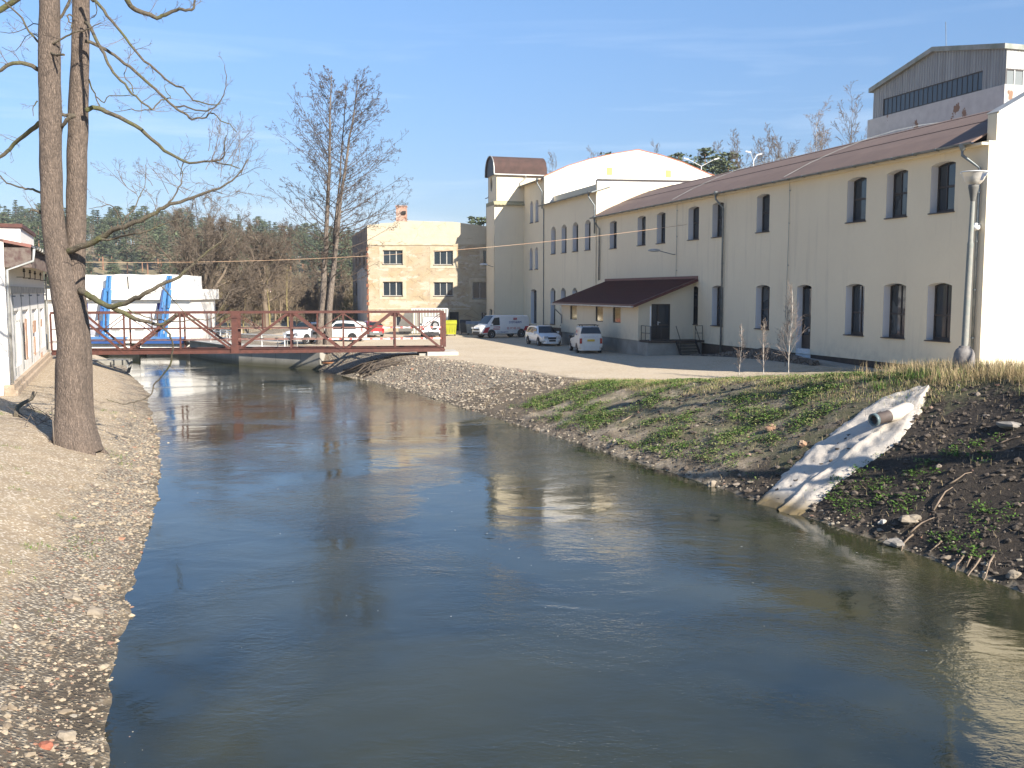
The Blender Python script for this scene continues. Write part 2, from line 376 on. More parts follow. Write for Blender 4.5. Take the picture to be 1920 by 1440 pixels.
put_attr('grass', np.clip(grassR+grassL+(GY > 100)*.35*sstep(GY, 100, 130), 0, 1))
dark = onR*(sstep(GY, 48, 43)*.62*bankR+sstep(GY, 27.5, 25)*bankR*.6+.8*sstep(GY, 49, 47.5)*sstep(GY, 40.5, 42)*bankR)+(~gr & ~griv)*.38*sstep(GY, 17, 12)+(~gr & ~griv)*.3*sstep(gd, 1.6, .3)
put_attr('dark', np.clip(dark, 0, 1))
grav = np.where(onR, np.maximum(sstep(GY, 46, 49)*bankR, sstep(gd, 1.0, .3)*.9*sstep(GY, 30, 40)), 0)+np.where(~gr & ~griv, sstep(gd, 2.4, .9)*np.interp(GY, [8, 30, 60], [.9, .6, .5]), 0)
put_attr('gravel', np.clip(grav, 0, 1))
put_attr('black', np.maximum(onR*sstep(GY, 28, 25.5)*bankR, (~gr)*.6))
put_attr('leftbank', (~gr)*.85*sstep(GY, 75, 55)+0.0*GY)
put_attr('wild', sstep(GY, 112, 150)*1.0)
put_attr('mud', np.clip(sstep(gz, WZ+.10, WZ+.02)*(gd < 2)*(~griv)+griv*1.0, 0, 1)*(GY < 80))
t = NT('earth_grass_and_gravel')
big = t.noise(.25, 5); mid = t.noise(1.3, 6, .65); fine = t.noise(9, 6, .7); vf = t.noise(45, 4, .7)
sand = t.mix(t.rng(mid, .35, .65), (.50, .405, .28), (.44, .35, .235))
sand = t.mix(t.rng(big, .4, .62, 0, .6), sand, (.54, .45, .33))
sand = t.mix(t.rng(fine, .5, .75, 0, .35), sand, (.33, .26, .18))
str_ = t.noise(1, 5, .6, t.map((.5, 3.5, 1), rot=(0, 0, .3)))
sand = t.mix(t.rng(str_, .58, .72, 0, .45), sand, (.32, .26, .19))
pv = t.voro(14, None, 'F1', 1); pd = t.voro(14, None, 'F1', 0)
sepc = t.n('ShaderNodeSeparateColor'); t.l(pv, sepc.inputs[0])
leftc = t.mix(t.rng(mid, .35, .65), (.37, .285, .185), (.28, .21, .135)); leftc = t.mix(t.rng(fine, .45, .72, 0, .5), leftc, (.23, .175, .12)); sand = t.mix(t.attr('leftbank'), sand, leftc)
stone = t.mix(sepc.outputs[0], (.55, .48, .37), (.34, .29, .22))
stone = t.mix(t.rng(sepc.outputs[1], .86, .9), stone, (.36, .19, .12))
stone = t.mix(t.rng(pd, .35, .6), stone, (.15, .12, .085))
pv2 = t.voro(24, None, 'F1', 1); sep2 = t.n('ShaderNodeSeparateColor'); t.l(pv2, sep2.inputs[0])
small = t.mix(t.rng(sep2.outputs[0], .8, .86), sand, (.58, .50, .39))
small = t.mix(t.rng(sep2.outputs[1], .86, .94, 0, .5), small, (.22, .17, .12))
gA = t.attr('gravel'); c = small
c = t.mix(t.rng(t.math('ADD', gA, t.math('MULTIPLY', t.math('SUBTRACT', mid, .5), 1.4)), .35, .6), c, stone)
soil = t.mix(t.rng(fine, .35, .7), (.028, .021, .014), (.066, .049, .034)); soil = t.mix(t.attr('black'), t.mix(t.rng(fine, .3, .7), (.10, .078, .05), (.17, .13, .085)), soil)
soil = t.mix(t.rng(vf, .62, .70), soil, (.13, .105, .082))
soil = t.mix(t.rng(t.math('ADD', t.noise(3.5, 6, .75), t.rng(t.attr('black'), 0, 1, 0, -.2)), .5, .64), soil, (.17, .13, .095))
dA = t.attr('dark')
c = t.mix(t.rng(t.math('ADD', dA, t.math('MULTIPLY', t.math('SUBTRACT', mid, .5), 1.1)), .3, .75), c, soil)
grs = t.mix(t.rng(fine, .35, .65), (.075, .095, .03), (.19, .165, .085))
gr_ = t.attr('grass')
c = t.mix(t.rng(t.math('ADD', gr_, t.math('MULTIPLY', t.math('SUBTRACT', t.noise(1.7, 6, .7), .5), 3.0)), .62, .95, 0, .6), c, grs)
wild = t.mix(t.rng(t.noise(.06, 5), .4, .6), (.26, .20, .12), (.15, .125, .07)); wild = t.mix(t.rng(t.noise(.9, 5), .5, .7), wild, (.10, .11, .04))
c = t.mix(t.attr('wild'), c, wild)
c = t.mix(t.math('MULTIPLY', t.attr('mud'), .75), c, (.06, .048, .03))
hgt = t.math('ADD', t.math('MULTIPLY', fine, .6), t.math('ADD', t.math('MULTIPLY', vf, .25), t.math('MULTIPLY', t.rng(pd, .5, 0), gA)))
hgt = t.math('MULTIPLY', hgt, t.rng(t.math('ADD', t.math('ADD', gA, dA), gr_), 0, .6, .25, 1))
t.fin(c, .95, t.bump(hgt, .9, .07))
me.materials.append(t.m); ground = bpy.data.objects.new('ground', me); col.objects.link(ground); tag(ground, kind='structure')
# ---------------------------------------------------------------- river
t = NT('river_water')
v1 = t.map((1.0, 1.0, 1)); flow = t.noise(.22, 3, .5, None, .8)
wv = t.noise(2.4, 3, .55, t.map((1.0, 1.5, 1)), .9); wf = t.noise(8.5, 3, .6, t.map((1.0, 1.6, 1)), .6); w4 = t.noise(24, 2, .5, t.map((1.0, 1.7, 1)), .3); wb = t.noise(.55, 2, .5, t.map((.9, 1.1, 1)), 1.4)
st = t.rng(flow, .42, .62, .3, 1.9)
h = t.math('ADD', t.math('MULTIPLY', wb, .75), t.math('MULTIPLY', t.math('ADD', t.math('MULTIPLY', wv, .34), t.math('ADD', t.math('MULTIPLY', wf, .20), t.math('MULTIPLY', w4, .03))), st))
silt = t.mix(t.rng(t.noise(.16, 4, .6, None, .6), .38, .62), (.013, .018, .013), (.040, .041, .018))
t.fin(silt, .03, t.bump(h, 1.0, .0155), IOR=1.50, Specular_IOR_Level=.5)
mb = MB(); mb.poly([(-60, -60, WZ), (40, -60, WZ), (40, 100, WZ), (-60, 100, WZ)])
tag(mb.build('river_water', t.m), kind='structure')
# ---------------------------------------------------------------- openings
def arch(a0, a1, z0, z1, rise, n=8):
    pts = [(a0, z0), (a1, z0), (a1, z1-rise)]
    if rise > 0:
        w = (a1-a0)/2; c = (a0+a1)/2; R = (w*w+rise*rise)/(2*rise); th = math.asin(min(1, w/R))
        for i in range(1, n): x = th-2*th*i/n; pts.append((c+R*math.sin(x), z1-rise+R*math.cos(x)-R*math.cos(th)))
    pts.append((a0, z1-rise)); return pts
def inset(o, m):
    cx = sum(p[0] for p in o)/len(o); cz = sum(p[1] for p in o)/len(o); w = max(p[0] for p in o)-min(p[0] for p in o); h = max(p[1] for p in o)-min(p[1] for p in o)
    return [(cx+(a-cx)*(1-2*m/w), cz+(z-cz)*(1-2*m/h)) for a, z in o]
def ring(mb, fr, o, i, d0, d1):
    n = len(o)
    for dd in (d0, d1): mb.add([fr.p(a, z, dd) for a, z in o]+[fr.p(a, z, dd) for a, z in i], [(k, (k+1) % n, n+(k+1) % n, n+k) for k in range(n)])
    for L in (o, i): mb.add([fr.p(a, z, dd) for dd in (d0, d1) for a, z in L], [(k, (k+1) % n, n+(k+1) % n, n+k) for k in range(n)])
def window(fr, hole, depth, parent, cross=(0.5, 0.42), fm=None, gm=None, fw=.07, sill=True, sm=None, name='window', label=None, rev=False, bars=()):
    a0 = min(p[0] for p in hole); a1 = max(p[0] for p in hole); z0 = min(p[1] for p in hole); z1 = max(p[1] for p in hole)
    mb = MB(); o = inset(hole, .004); i = inset(hole, fw); ring(mb, fr, o, i, depth-.06, depth+.01)
    e = fw
    if cross[0]: c = a0+(a1-a0)*cross[0]; mb.fbox(fr, c-.028, c+.028, z0+e, z1-e*1.3, depth-.052, depth+.004)
    if cross[1]: c = z0+(z1-z0)*cross[1]; mb.fbox(fr, a0+e, a1-e, c-.045, c+.045, depth-.062, depth+.006)
    for b in bars:
        c = z0+(z1-z0)*b; mb.fbox(fr, a0+e, a1-e, c-.012, c+.012, depth-.045, depth+.002)
    w = mb.build(name, fm or M['frame'], parent)
    if label: w['label'] = label
    g = MB(); g.prism(fr, inset(hole, fw*.6), depth-.02, depth-.005); g.build('pane', gm or M['glass2'], w)
    if rev:
        q = MB(); ro_ = inset(hole, .003); rn = len(ro_); q.add([fr.p(a, z, d) for d in (.008, depth-.065) for a, z in ro_], [(k, (k+1) % rn, rn+(k+1) % rn, rn+k) for k in range(rn)]); q.build('reveal', M['reveal'], w)
    if sill:
        s = MB(); s.fbox(fr, a0-.04, a1+.04, z0-.035, z0+.012, -.07, depth-.066); s.build('sill', sm or M['frame'], w)
    return w
def downpipe(pts, parent, r=.06, m=None, brackets=True, name='downpipe'):
    mb = MB(); mb.smooth = True; mb.tube(pts, r, 8)
    if brackets:
        for i in range(len(pts)-1):
            p, q = Vector(pts[i]), Vector(pts[i+1]); L = (q-p).length
            k = int(L/1.8)
            for j in range(k): c = p.lerp(q, (j+.5)/k); d = (q-p).normalized(); mb.tube([c-d*.025, c+d*.025], r*1.25, 8)
    return mb.build(name, m or M['zinc'], parent)
def gutter(fr, a0, a1, z, parent, d=-.5, r=.09, m=None):
    mb = MB(); n = 8; prof = [(d-r*math.cos(PI*k/n)*1.0, z-r*math.sin(PI*k/n)) for k in range(n+1)]
    prof2 = [(d-(r-.012)*math.cos(PI*k/n), z-(r-.012)*math.sin(PI*k/n)) for k in range(n+1)]
    ps = prof+prof2[::-1]; L = len(ps)
    mb.add([fr.p(a, zz, dd) for a in (a0, a1) for dd, zz in ps], [(k, (k+1) % L, L+(k+1) % L, L+k) for k in range(L)])
    x = a0+.6
    while x < a1: mb.fbox(fr, x-.02, x+.02, z-r-.012, z+.01, d-r-.014, d+r+.014); x += 1.4
    return mb.build('gutter', m or M['zinc'], parent)
# ---------------------------------------------------------------- factory main wing
ES = Vector((-FK, 1, 0)).normalized(); EN = Vector((-1, -FK, 0)).normalized(); ET = -EN
dd = ray(1843, 547); tt = FC/(dd.x+FK*dd.y); O0 = CAM+dd*tt
FF = Fr((O0.x, O0.y), ES, EN)                     # factory front
def PF(a):                                         # cross wall facing the photographer at distance a along the front
    q = FF.p(a, 0); return Fr((q.x, q.y), ET, -ES)
FE = Fr((O0.x, O0.y), ET, -ES)
aL = FF.at(1118, 500)[0]; ZE = FF.at(1820, 270)[1]-.05
bldA = empty('factory_wing', FF.p(20, 0, 8)); tag(bldA, 'long cream factory wing with brown roof and arched windows, nearest right', 'factory building')
UP = [(1143, 1156, 417, 467), (1195, 1210, 405, 462.5), (1231, 1247, 398, 457), (1290, 1310, 387, 450), (1335, 1356, 377, 444.5), (1418, 1442, 363, 436), (1587, 1622.5, 332, 418.5), (1660.5, 1699.5, 319, 410.5), (1743, 1788.5, 302, 400)]
LO = [(1289, 1308, 537, 607.5), (1334, 1354.5, 536, 611.5), (1416, 1441.5, 534, 615.5), (1583.5, 1618.5, 531, 626.5), (1654, 1695.5, 530.5, 631.5), (1736, 1781, 530, 637.5)]
def holes_of(rows, zfix=None, rise=.17):
    out = []
    for x0, x1, y0, y1 in rows:
        a1 = FF.at(x0, y1)[0]; a0 = FF.at(x1, y1)[0]
        out.append((a0, a1))
    return out
zu0 = sum(FF.at(r[0], r[3])[1] for r in UP)/len(UP); zu1 = sum(FF.at((r[0]+r[1])/2, r[2])[1] for r in UP)/len(UP)
zl0 = sum(FF.at(r[0], r[3])[1] for r in LO)/len(LO); zl1 = sum(FF.at((r[0]+r[1])/2, r[2])[1] for r in LO)/len(LO)
upA = [arch(a0, a1, zu0, zu1, .12) for a0, a1 in holes_of(UP)]; loA = [arch(a0, a1, zl0, zl1, .12) for a0, a1 in holes_of(LO)]
da1 = FF.at(1492, 640)[0]; da0 = FF.at(1519, 640)[0]; dz0 = .62; dz1 = FF.at(1505, 534)[1]
doorA = arch(da0, da1, dz0, dz1, .11)
ZP = FF.at(1519, 664.5)[1]
DEP = .42
mb = MB()
mb.holed(FF, [(0, ZP), (aL, ZP), (aL, ZE), (0, ZE)], upA+loA+[[(a, max(z, ZP+.002)) for a, z in doorA]], DEP)
# right gable firewall with its stepped shoulder and the end wall in the sun
zs = FF.at(1840, 266)[1]
GT = [(-.02, 0), (-.02, zs), (.32, zs), (.32, FE.at(1830, 214)[1]+.1), (2.1, FE.at(1915, 167)[1]), (7, 14.75), (11, 15.6), (15, 14.75), (22, 11.2), (22.4, 0)]
mb.prism(FE, GT, 0, .5)
mb.prism(PF(aL), [(0, 0), (0, ZE), (2, 11.2), (11, 13.6), (20, 11.2), (22, ZE), (22, 0)], -.12, 0)
BK = Fr(FF.p(0, 0, 22).xy, ES, -EN); mb.fbox(BK, .5, aL-.2, 0, ZE, 0, .3)
mb.fbox(FF, .5, aL-.15, -.5, .3, 1.2, 21.5)
wallA = mb.build('wall', M['cream'], bldA)
# white reveals sit 3 mm inside the openings
mb = MB(); mb.fbox(FF, .02, da0-.003, -.6, ZP, .05, .5); mb.fbox(FF, da1+.003, aL-.05, -.6, ZP, .05, .5); mb.build('plinth', M['plinth'], bldA)
for i, h in enumerate(upA): window(FF, h, DEP, bldA, gm=(M['glass'], M['glass2'])[i % 3 == 1], cross=(0 if i < 7 else .62, .52), fw=.09, name='window', rev=True)
for i, h in enumerate(loA): window(FF, h, DEP, bldA, gm=(M['glass2'], M['glass'])[i % 2], cross=(.5, .44), fw=.085, name='window', rev=True)
# door on its concrete step
mb = MB(); o = inset(doorA, .004); o = [(a, max(z, 1.05)) for a, z in o]
ring(mb, FF, o, inset(o, .08), DEP-.07, DEP+.01); a0, a1 = da0+.08, da1-.08
mb.fbox(FF, a0, a1, 1.1, 1.75, DEP-.05, DEP); mb.fbox(FF, a0, a1, 2.72, 2.82, DEP-.06, DEP); mb.fbox(FF, (a0+a1)/2-.05, (a0+a1)/2+.05, 1.7, 2.72, DEP-.055, DEP)
dr = mb.build('door', M['frame'], bldA); q = MB(); ro_ = inset(doorA, .003); rn = len(ro_); q.add([FF.p(a, z, d) for d in (.008, DEP-.075) for a, z in ro_], [(k, (k+1) % rn, rn+(k+1) % rn, rn+k) for k in range(rn)]); q.build('reveal', M['reveal'], dr); g = MB(); g.prism(FF, [(a0-.02, 1.7), (a1+.02, 1.7), (a1+.02, dz1-.2), (a0-.02, dz1-.2)], DEP-.03, DEP-.01); g.build('pane', M['glass'], dr)
mb = MB(); mb.fbox(FF, (a0+a1)/2-.07, (a0+a1)/2-.04, 1.95, 2.08, DEP-.12, DEP-.06); mb.build('handle', M['whitemetal'], dr)
mb = MB(); mb.fbox(FF, da0+.004, da1-.004, .1, 1.05, .06, .5); mb.build('door_step', M['reveal'], bldA)
# roof: a shallow curved shell laid between the end walls
RP = [(-.42, ZE+.06), (1.0, ZE+.80), (2.5, ZE+1.48), (4, ZE+2.07), (5.5, ZE+2.53), (7, ZE+2.86), (9, ZE+3.15), (11, ZE+3.25), (13, ZE+3.15), (17, ZE+2.3), (20, ZE+1.2), (22.4, ZE)]
def shell(fr_a0, fr_a1, prof, th=.08):
    mb = MB()
    for th0 in (0,):
        up = prof; dn = [(t_, z-th) for t_, z in prof]; L = up+dn[::-1]; n = len(L)
        vs = [FF.p(a, z, t_) for a in (fr_a0, fr_a1) for t_, z in L]
        mb.add(vs, [(k, (k+1) % n, n+(k+1) % n, n+k) for k in range(n)]); m = len(up)
        for s in (0, n): mb.add(vs[s:s+n], [(k, k+1, n-2-k, n-1-k) for k in range(m-1)])
    return mb
shell(.5, aL+.12, RP).build('roof', M['roof'], bldA, smooth=False)
mb = MB()
for t_, z in ((2.1, ZE+1.3), (4.4, ZE+2.2)): mb.fbox(FF, .5, aL+.1, z-.01, z+.018, t_-.015, t_+.015)
mb.build('roof_seam', M['seam'], bldA)
mb = MB(); mb.fbox(FF, .02, aL, ZE-.12, ZE-.02, -.34, -.002); mb.build('eave_board', M['cream'], bldA)
gutter(FF, .35, aL+.1, ZE+.02, bldA, d=-.5)
mb = MB(); mb.fbox(FE, .1, .6, 0, 0, 0, 0); mb = MB()
for (t0, z0), (t1, z1) in zip(GT[3:8], GT[4:9]):
    p0 = FE.p(t0, z0+.03, .25); p1 = FE.p(t1, z1+.03, .25); mb.beam(p0, p1, .66, .05)
mb.build('coping', M['zincl'], bldA)
def pipe_run(px, ztop, zbot, parent, out=.5, drop=.55, shift=0, m=None, fr=FF):
    a, _ = fr.at(px, 500, -.12)
    pts = [fr.p(a+shift, ztop, -out), fr.p(a+shift, ztop-.28, -out), fr.p(a, ztop-.28-drop, -.12), fr.p(a, zbot, -.12)]
    p = downpipe(pts, parent, m=m)
    h = MB(); h.lathe([(.05, -.12), (.075, -.1), (.12, .02), (.13, .16), (.11, .16)], 10, fr.p(a+shift, ztop, -out)); h.build('hopper', m or M['zinc'], p); return p
pipe_run(1829, ZE-.15, 1.2, bldA, shift=.55)
pipe_run(1354, ZE-.06, .25, bldA, shift=.25)
pipe_run(1123, ZE-.06, 4.9, bldA, shift=.1)
for px, z0 in ((1270, 4.9), (1480, 1.2)):
    a, _ = FF.at(px, 450); mb = MB(); mb.tube([FF.p(a, ZE-.1, -.06), FF.p(a, ZE-.7, -.06), FF.p(a, 7, -.05), FF.p(a+.05, 4.6 if px < 1300 else 5.2, -.05), FF.p(a-.25 if px < 1300 else a+.15, z0, -.05)], .012, 5)
    for z in (9.3, 7.6, 5.4): mb.fbox(FF, a-.02, a+.02, z-.02, z+.02, -.07, 0); mb.fbox(FF, a-.12, a+.02, z-.008, z+.008, -.08, -.06)
    # the conductor runs on over the roof
    rp = [FF.p(a+.0, ZE+.06+.1, -.42)]+[FF.p(a-.18*t_, z+.12, t_) for t_, z in RP[1:7]]; mb.tube(rp, .012, 4)
    mb.build('lightning_conductor', M['zinc'], bldA)
# ---------------------------------------------------------------- middle wing
aB = FF.at(1020, 450)[0]
bldB = empty('factory_wing', FF.p((aL+aB)/2, 0, 6)); tag(bldB, 'cream middle factory wing with four narrow arched upper windows, left of the long wing', 'factory building')
zbE = FF.at(1060, 374)[1]; aBn = FF.at(1112, 450)[0]
WB = [(1033.2, 1041.5, 425, 477), (1052.8, 1062, 421, 474.3), (1073.5, 1083.8, 416, 472), (1096.5, 1107, 412, 470)]
wz0 = sum(FF.at(r[0], r[3])[1] for r in WB)/4; wz1 = sum(FF.at((r[0]+r[1])/2, r[2])[1] for r in WB)/4
hB = [arch(a0, a1, wz0, wz1, .3) for a0, a1 in holes_of(WB)]
WB2 = [(1032, 1041, 540, 608), (1051.5, 1060.5, 540, 575), (1073, 1082, 540, 575)]
lz1 = FF.at(1036, 540)[1]; lz0 = FF.at(1036, 608)[1]
hB2 = [arch(a0, a1, lz0, lz1, .3) for a0, a1 in holes_of(WB2)]
mb = MB(); mb.holed(FF, [(aL+.13, .8), (aB, .8), (aB, zbE), (aL+.13, zbE)], hB+hB2, DEP)
zpB = PF(aBn).at(1114, 338)[1]
mb.prism(PF(aL+.13), [(.004, .0), (.004, zbE-.4), (.06, zbE), (.06, zpB), (16, zpB+.25), (16, 0)], -.002, .35)
mb.fbox(FF, aL+.5, aB-.01, -.3, .8, .25, 6); mb.fbox(FF, aL+.5, aB-.02, zbE-.3, zpB-.1, .9, 15.8)
mb.build('wall', M['cream'], bldB)
mb = MB(); mb.prism(PF(aL+.1), [(.06, zbE+.7), (.06, zpB), (16, zpB+.25), (16, zbE+.7)], -.02, .02); mb.build('end_wall', M['white'], bldB)
mb = MB(); mb.fbox(FF, aL+.13, aB-.02, -.4, .8, .06, .25); mb.build('plinth', M['plinth'], bldB)
for h in hB+hB2: window(FF, h, DEP, bldB, cross=(0, .5), fw=.08, rev=True)
mb = MB(); mb.add([FF.p(a, z, d) for a in (aL+.0, aB+.05) for d, z in ((-.45, zbE-.05), (1.2, zbE+.45), (1.2, zbE+.38), (-.45, zbE-.13))], [(0, 1, 5, 4), (1, 2, 6, 5), (2, 3, 7, 6), (3, 0, 4, 7), (0, 3, 2, 1), (4, 5, 6, 7)]); mb.build('roof', M['zinc'], bldB)
gutter(FF, aL, aB, zbE-.06, bldB, d=-.52)
pipe_run(1114, zbE-.15, ZE-1.2, bldB, shift=.35, out=.5, drop=.7)
mb = MB(); mb.tube([FF.p(aB-.02, zbE-.3, -.05), FF.p(aB-.02, .9, -.05)], .04, 6); mb.build('downpipe', M['zinc'], bldB)
mb = MB(); mb.beam(PF(aL).p(.06, zpB+.03), PF(aL).p(16, zpB+.28), .3, .05); mb.build('coping', M['zincl'], bldB)
# ---------------------------------------------------------------- tall rear wing with curved gable
aC = FF.at(982, 450)[0]
bldC = empty('factory_wing', FF.p((aB+aC)/2+4, 0, 8)); tag(bldC, 'tall rear factory wing with white curved gable and paired windows, beside the stair tower', 'factory building')
zC0 = FF.at(1019, 333)[1]; zC1 = FF.at(983, 350)[1]; zCm = (zC0+zC1)/2
PC = PF(aB)
arc = [PC.at(*p) for p in ((1065, 311), (1105, 298.7), (1150, 288.5), (1196, 281), (1242.5, 292.5), (1280, 305), (1327.5, 326))]
arc = [(t_, z) for t_, z in arc]
GC = [(0, 0), (0, zC0+.1)]+arc+[(21, arc[-1][1]-1.1), (21, 0)]
mb = MB(); mb.prism(PC, GC, -.06, .3)
WC = [(994, 999.3, 377, 418.5), (1004, 1009.6, 374.5, 416.5), (993, 998.5, 465, 506), (1003.3, 1008.8, 463.5, 505)]
hC = []
for x0, x1, y0, y1 in WC:
    a1, z0 = FF.at(x0, y1); a0 = FF.at(x1, y1)[0]; z1 = FF.at((x0+x1)/2, y0)[1]; hC.append(arch(a0, a1, z0, z1, (a1-a0)*.45))
a1, z0 = FF.at(995, 612); a0 = FF.at(1006, 612)[0]; z1 = FF.at(1000, 542)[1]; hC.append(arch(a0, a1, .95, z1, .2))
mb.holed(FF, [(aB+.31, .8), (aC+.1, .8), (aC+.1, zCm), (aB+.31, zCm)], hC, DEP)
mb.fbox(FF, aB+.6, aC+13, -.3, .8, .26, 20); mb.fbox(FF, aC+.1, aC+13, .8, zCm, .0, .3); mb.fbox(FF, aC+12.7, aC+13, .8, zCm, .3, 20)
mb.build('wall', M['cream'], bldC)
mb = MB(); mb.prism(PC, [(.05, zbE-.1), (.05, zC0)]+[(a, z-.02) for a, z in arc]+[(20.9, zbE-.1)], -.08, -.062); mb.build('end_wall', M['white'], bldC)
for h in hC[:4]: window(FF, h, DEP, bldC, cross=(0, .5), fw=.06, rev=True)
window(FF, hC[4], DEP, bldC, cross=(.5, .7), fw=.1, name='door', sill=False, rev=True)
mb = MB(); mb.fbox(FF, aB, aC+.05, -.4, .8, .06, .25); mb.build('plinth', M['plinth'], bldC)
rp = [(-.42, zCm-.05), (1.2, zCm+.5)]+[(t_, z-.25) for t_, z in arc]+[(21, arc[-1][1]-1.3)]
shell(aB+.32, aC+13.2, rp, .1).build('roof', M['roof'], bldC)
mb = MB()
ga = [(0, zC0+.1)]+arc+[(21, arc[-1][1]-1.1)]
for (t0, z0), (t1, z1) in zip(ga, ga[1:]): mb.beam(PC.p(t0, z0+.03, .12), PC.p(t1, z1+.03, .12), .5, .07)
mb.build('coping', simple('red_tile_coping', (.42, .16, .10), None, 5, .7), bldC)
gutter(FF, aB+.3, aC-.0, zCm-.08, bldC, d=-.5)
pipe_run(1016, zCm-.1, zbE-.3, bldC, shift=.3, out=.5, drop=.8)
ven = simple('ochre_vent_grille', (.62, .40, .15), (.5, .32, .13), 9, .7)
for x, y in ((1142.7, 321), (1253, 326)):
    t_, z = PC.at(x, y, -.08); mb = MB(); mb.prism(PC, [(t_-.28, z-.34), (t_+.28, z-.34), (t_+.28, z+.34), (t_-.28, z+.34)], -.11, -.081)
    for k in range(5): mb.prism(PC, [(t_-.26, z-.3+k*.14), (t_+.26, z-.3+k*.14), (t_+.26, z-.26+k*.14), (t_-.26, z-.26+k*.14)], -.135, -.111)
    mb.build('vent', ven, bldC)
# ---------------------------------------------------------------- stair tower
TT = PF(aC); tn = TT.at(927, 450)[0]; tu = TT.at(931, 345)[0]; 
TL = Fr(TT.p(tn, 0).xy, ES, EN); alen = TL.at(911.5, 450)[0]
tow = empty('stair_tower', TT.p(tn/2, 0, alen/2)); tag(tow, 'slim cream stair tower with barrel roof and oval window at the end of the factory', 'tower')
zl = TT.at(950, 377)[1]; zt = TT.at(933, 322)[1]
mb = MB(); tr = 2.0
# upper block with a real oval opening in its narrow face
TU = Fr(TT.p(tu, 0).xy, ES, EN)
oa, oz = TU.at(921, 346); ov = [(oa+.42*math.cos(k*PI/8), oz+.72*math.sin(k*PI/8)) for k in range(16)]
mb.holed(TU, [(0, zl), (alen, zl), (alen, zt), (0, zt)], [ov], .25)
mb.prism(TT, [(tu, zl), (tr, zl), (tr, zt), (tu, zt)], 0, .2); mb.prism(TT, [(tu, zl), (tr, zl), (tr, zt), (tu, zt)], alen-.2, alen)
bw = TL.at(923, 612)[0]
hT = [arch(TL.at(923, 600)[0]-.0, TL.at(918, 600)[0]+.1, 1.1, 2.3, .1)]
mb.holed(TL, [(0, 0), (alen, 0), (alen, zl-.3), (0, zl-.3)], hT, .3)
mb.prism(TT, [(tn, 0), (0, 0), (0, zl-.3), (tn, zl-.3)], 0, .2); mb.prism(TT, [(tn, 0), (0, 0), (0, zl-.3), (tn, zl-.3)], alen-.2, alen)
mb.build('wall', M['cream'], tow)
mb = MB(); mb.add([TT.p(a, z, d) for (a, d, z) in ((tn-.08, -.3, zl-.36), (.0, -.3, zl-.36), (.0, .05, zl+.0), (tn-.08, .05, zl+.0))], [(0, 1, 2, 3)])
mb.prism(TT, [(tn-.08, zl-.42), (.0, zl-.42), (.0, zl-.34), (tn-.08, zl-.34)], -.3, .0); mb.fbox(TL, -.05, alen, zl-.4, zl-.02, -.0, .22)
for k in range(9): a = tn+.1+k*(-tn-.2)/8; mb.prism(TT, [(a-.08, zl-.40), (a+.08, zl-.40), (a+.08, zl-.31), (a-.08, zl-.31)], -.34, -.3)
mb.build('ledge', simple('mossy_tile_ledge', (.42, .38, .24), (.3, .28, .18), 6, .9), tow)
g = MB(); g.prism(TU, ov, .2, .24); w = g.build('window', M['glass'], tow, local=True)
g = MB(); ring(g, TU, inset(ov, .01), inset(ov, .07), .14, .19); g.build('frame', M['frame'], w)
window(TL, hT[0], .28, tow, cross=(0, 0), gm=M['zincl'], fw=.05, sill=False)
zr = TT.at(924, 289)[1]; w2 = alen/2+.18
prof = [(w2*math.cos(PI*k/12)*(1 if k in (0, 12) else 1.0), (zt-.25)+(zr-zt+.25)*math.sin(PI*k/12)**.8) for k in range(13)]
def vault(t0, t1, pr, m, name, parent, th=.06):
    mb = MB(); mb.smooth = True; n = len(pr); vs = []
    for t_ in (t0, t1): vs += [TT.p(t_, z, alen/2+a) for a, z in pr]
    mb.add(vs, [(k, k+1, n+k+1, n+k) for k in range(n-1)]); return mb.build(name, m, parent, smooth=True)
vault(tu-.28, tr+.35, prof, simple('dark_brown_felt_roof', (.085, .048, .04), (.06, .036, .03), 2, .9), 'roof', tow)
mb = MB()
for t_ in (tu-.16, tr+.3): mb = MB(); mb.add([TT.p(t_, z, alen/2+a) for a, z in prof], [tuple(range(13))]); mb.build('roof_end', M['frame'], tow)
mb = MB()
for (a0, z0), (a1, z1) in zip(prof, prof[1:]): mb.beam(TT.p(tu-.28, z0+.02, alen/2+a0), TT.p(tu-.28, z1+.02, alen/2+a1), .07, .07)
mb.build('roof_trim', M['zincl'], tow)
mb = MB(); mb.smooth = False; mb.beam(TT.p(tu-.3, zt-.25, -.26), TT.p(tr+.3, zt-.25, -.26), .1, .1); mb.build('gutter', M['zincl'], tow)
mb = MB(); mb.tube([TT.p(tu+2.9, zt-.3, -.26), TT.p(tu+2.9, zt-.55, -.24), TT.p(tu+2.35, zt-1.0, -.08), TT.p(tu+2.35, zt-1.6, -.08)], .05, 7); mb.build('downpipe', M['zincl'], tow)
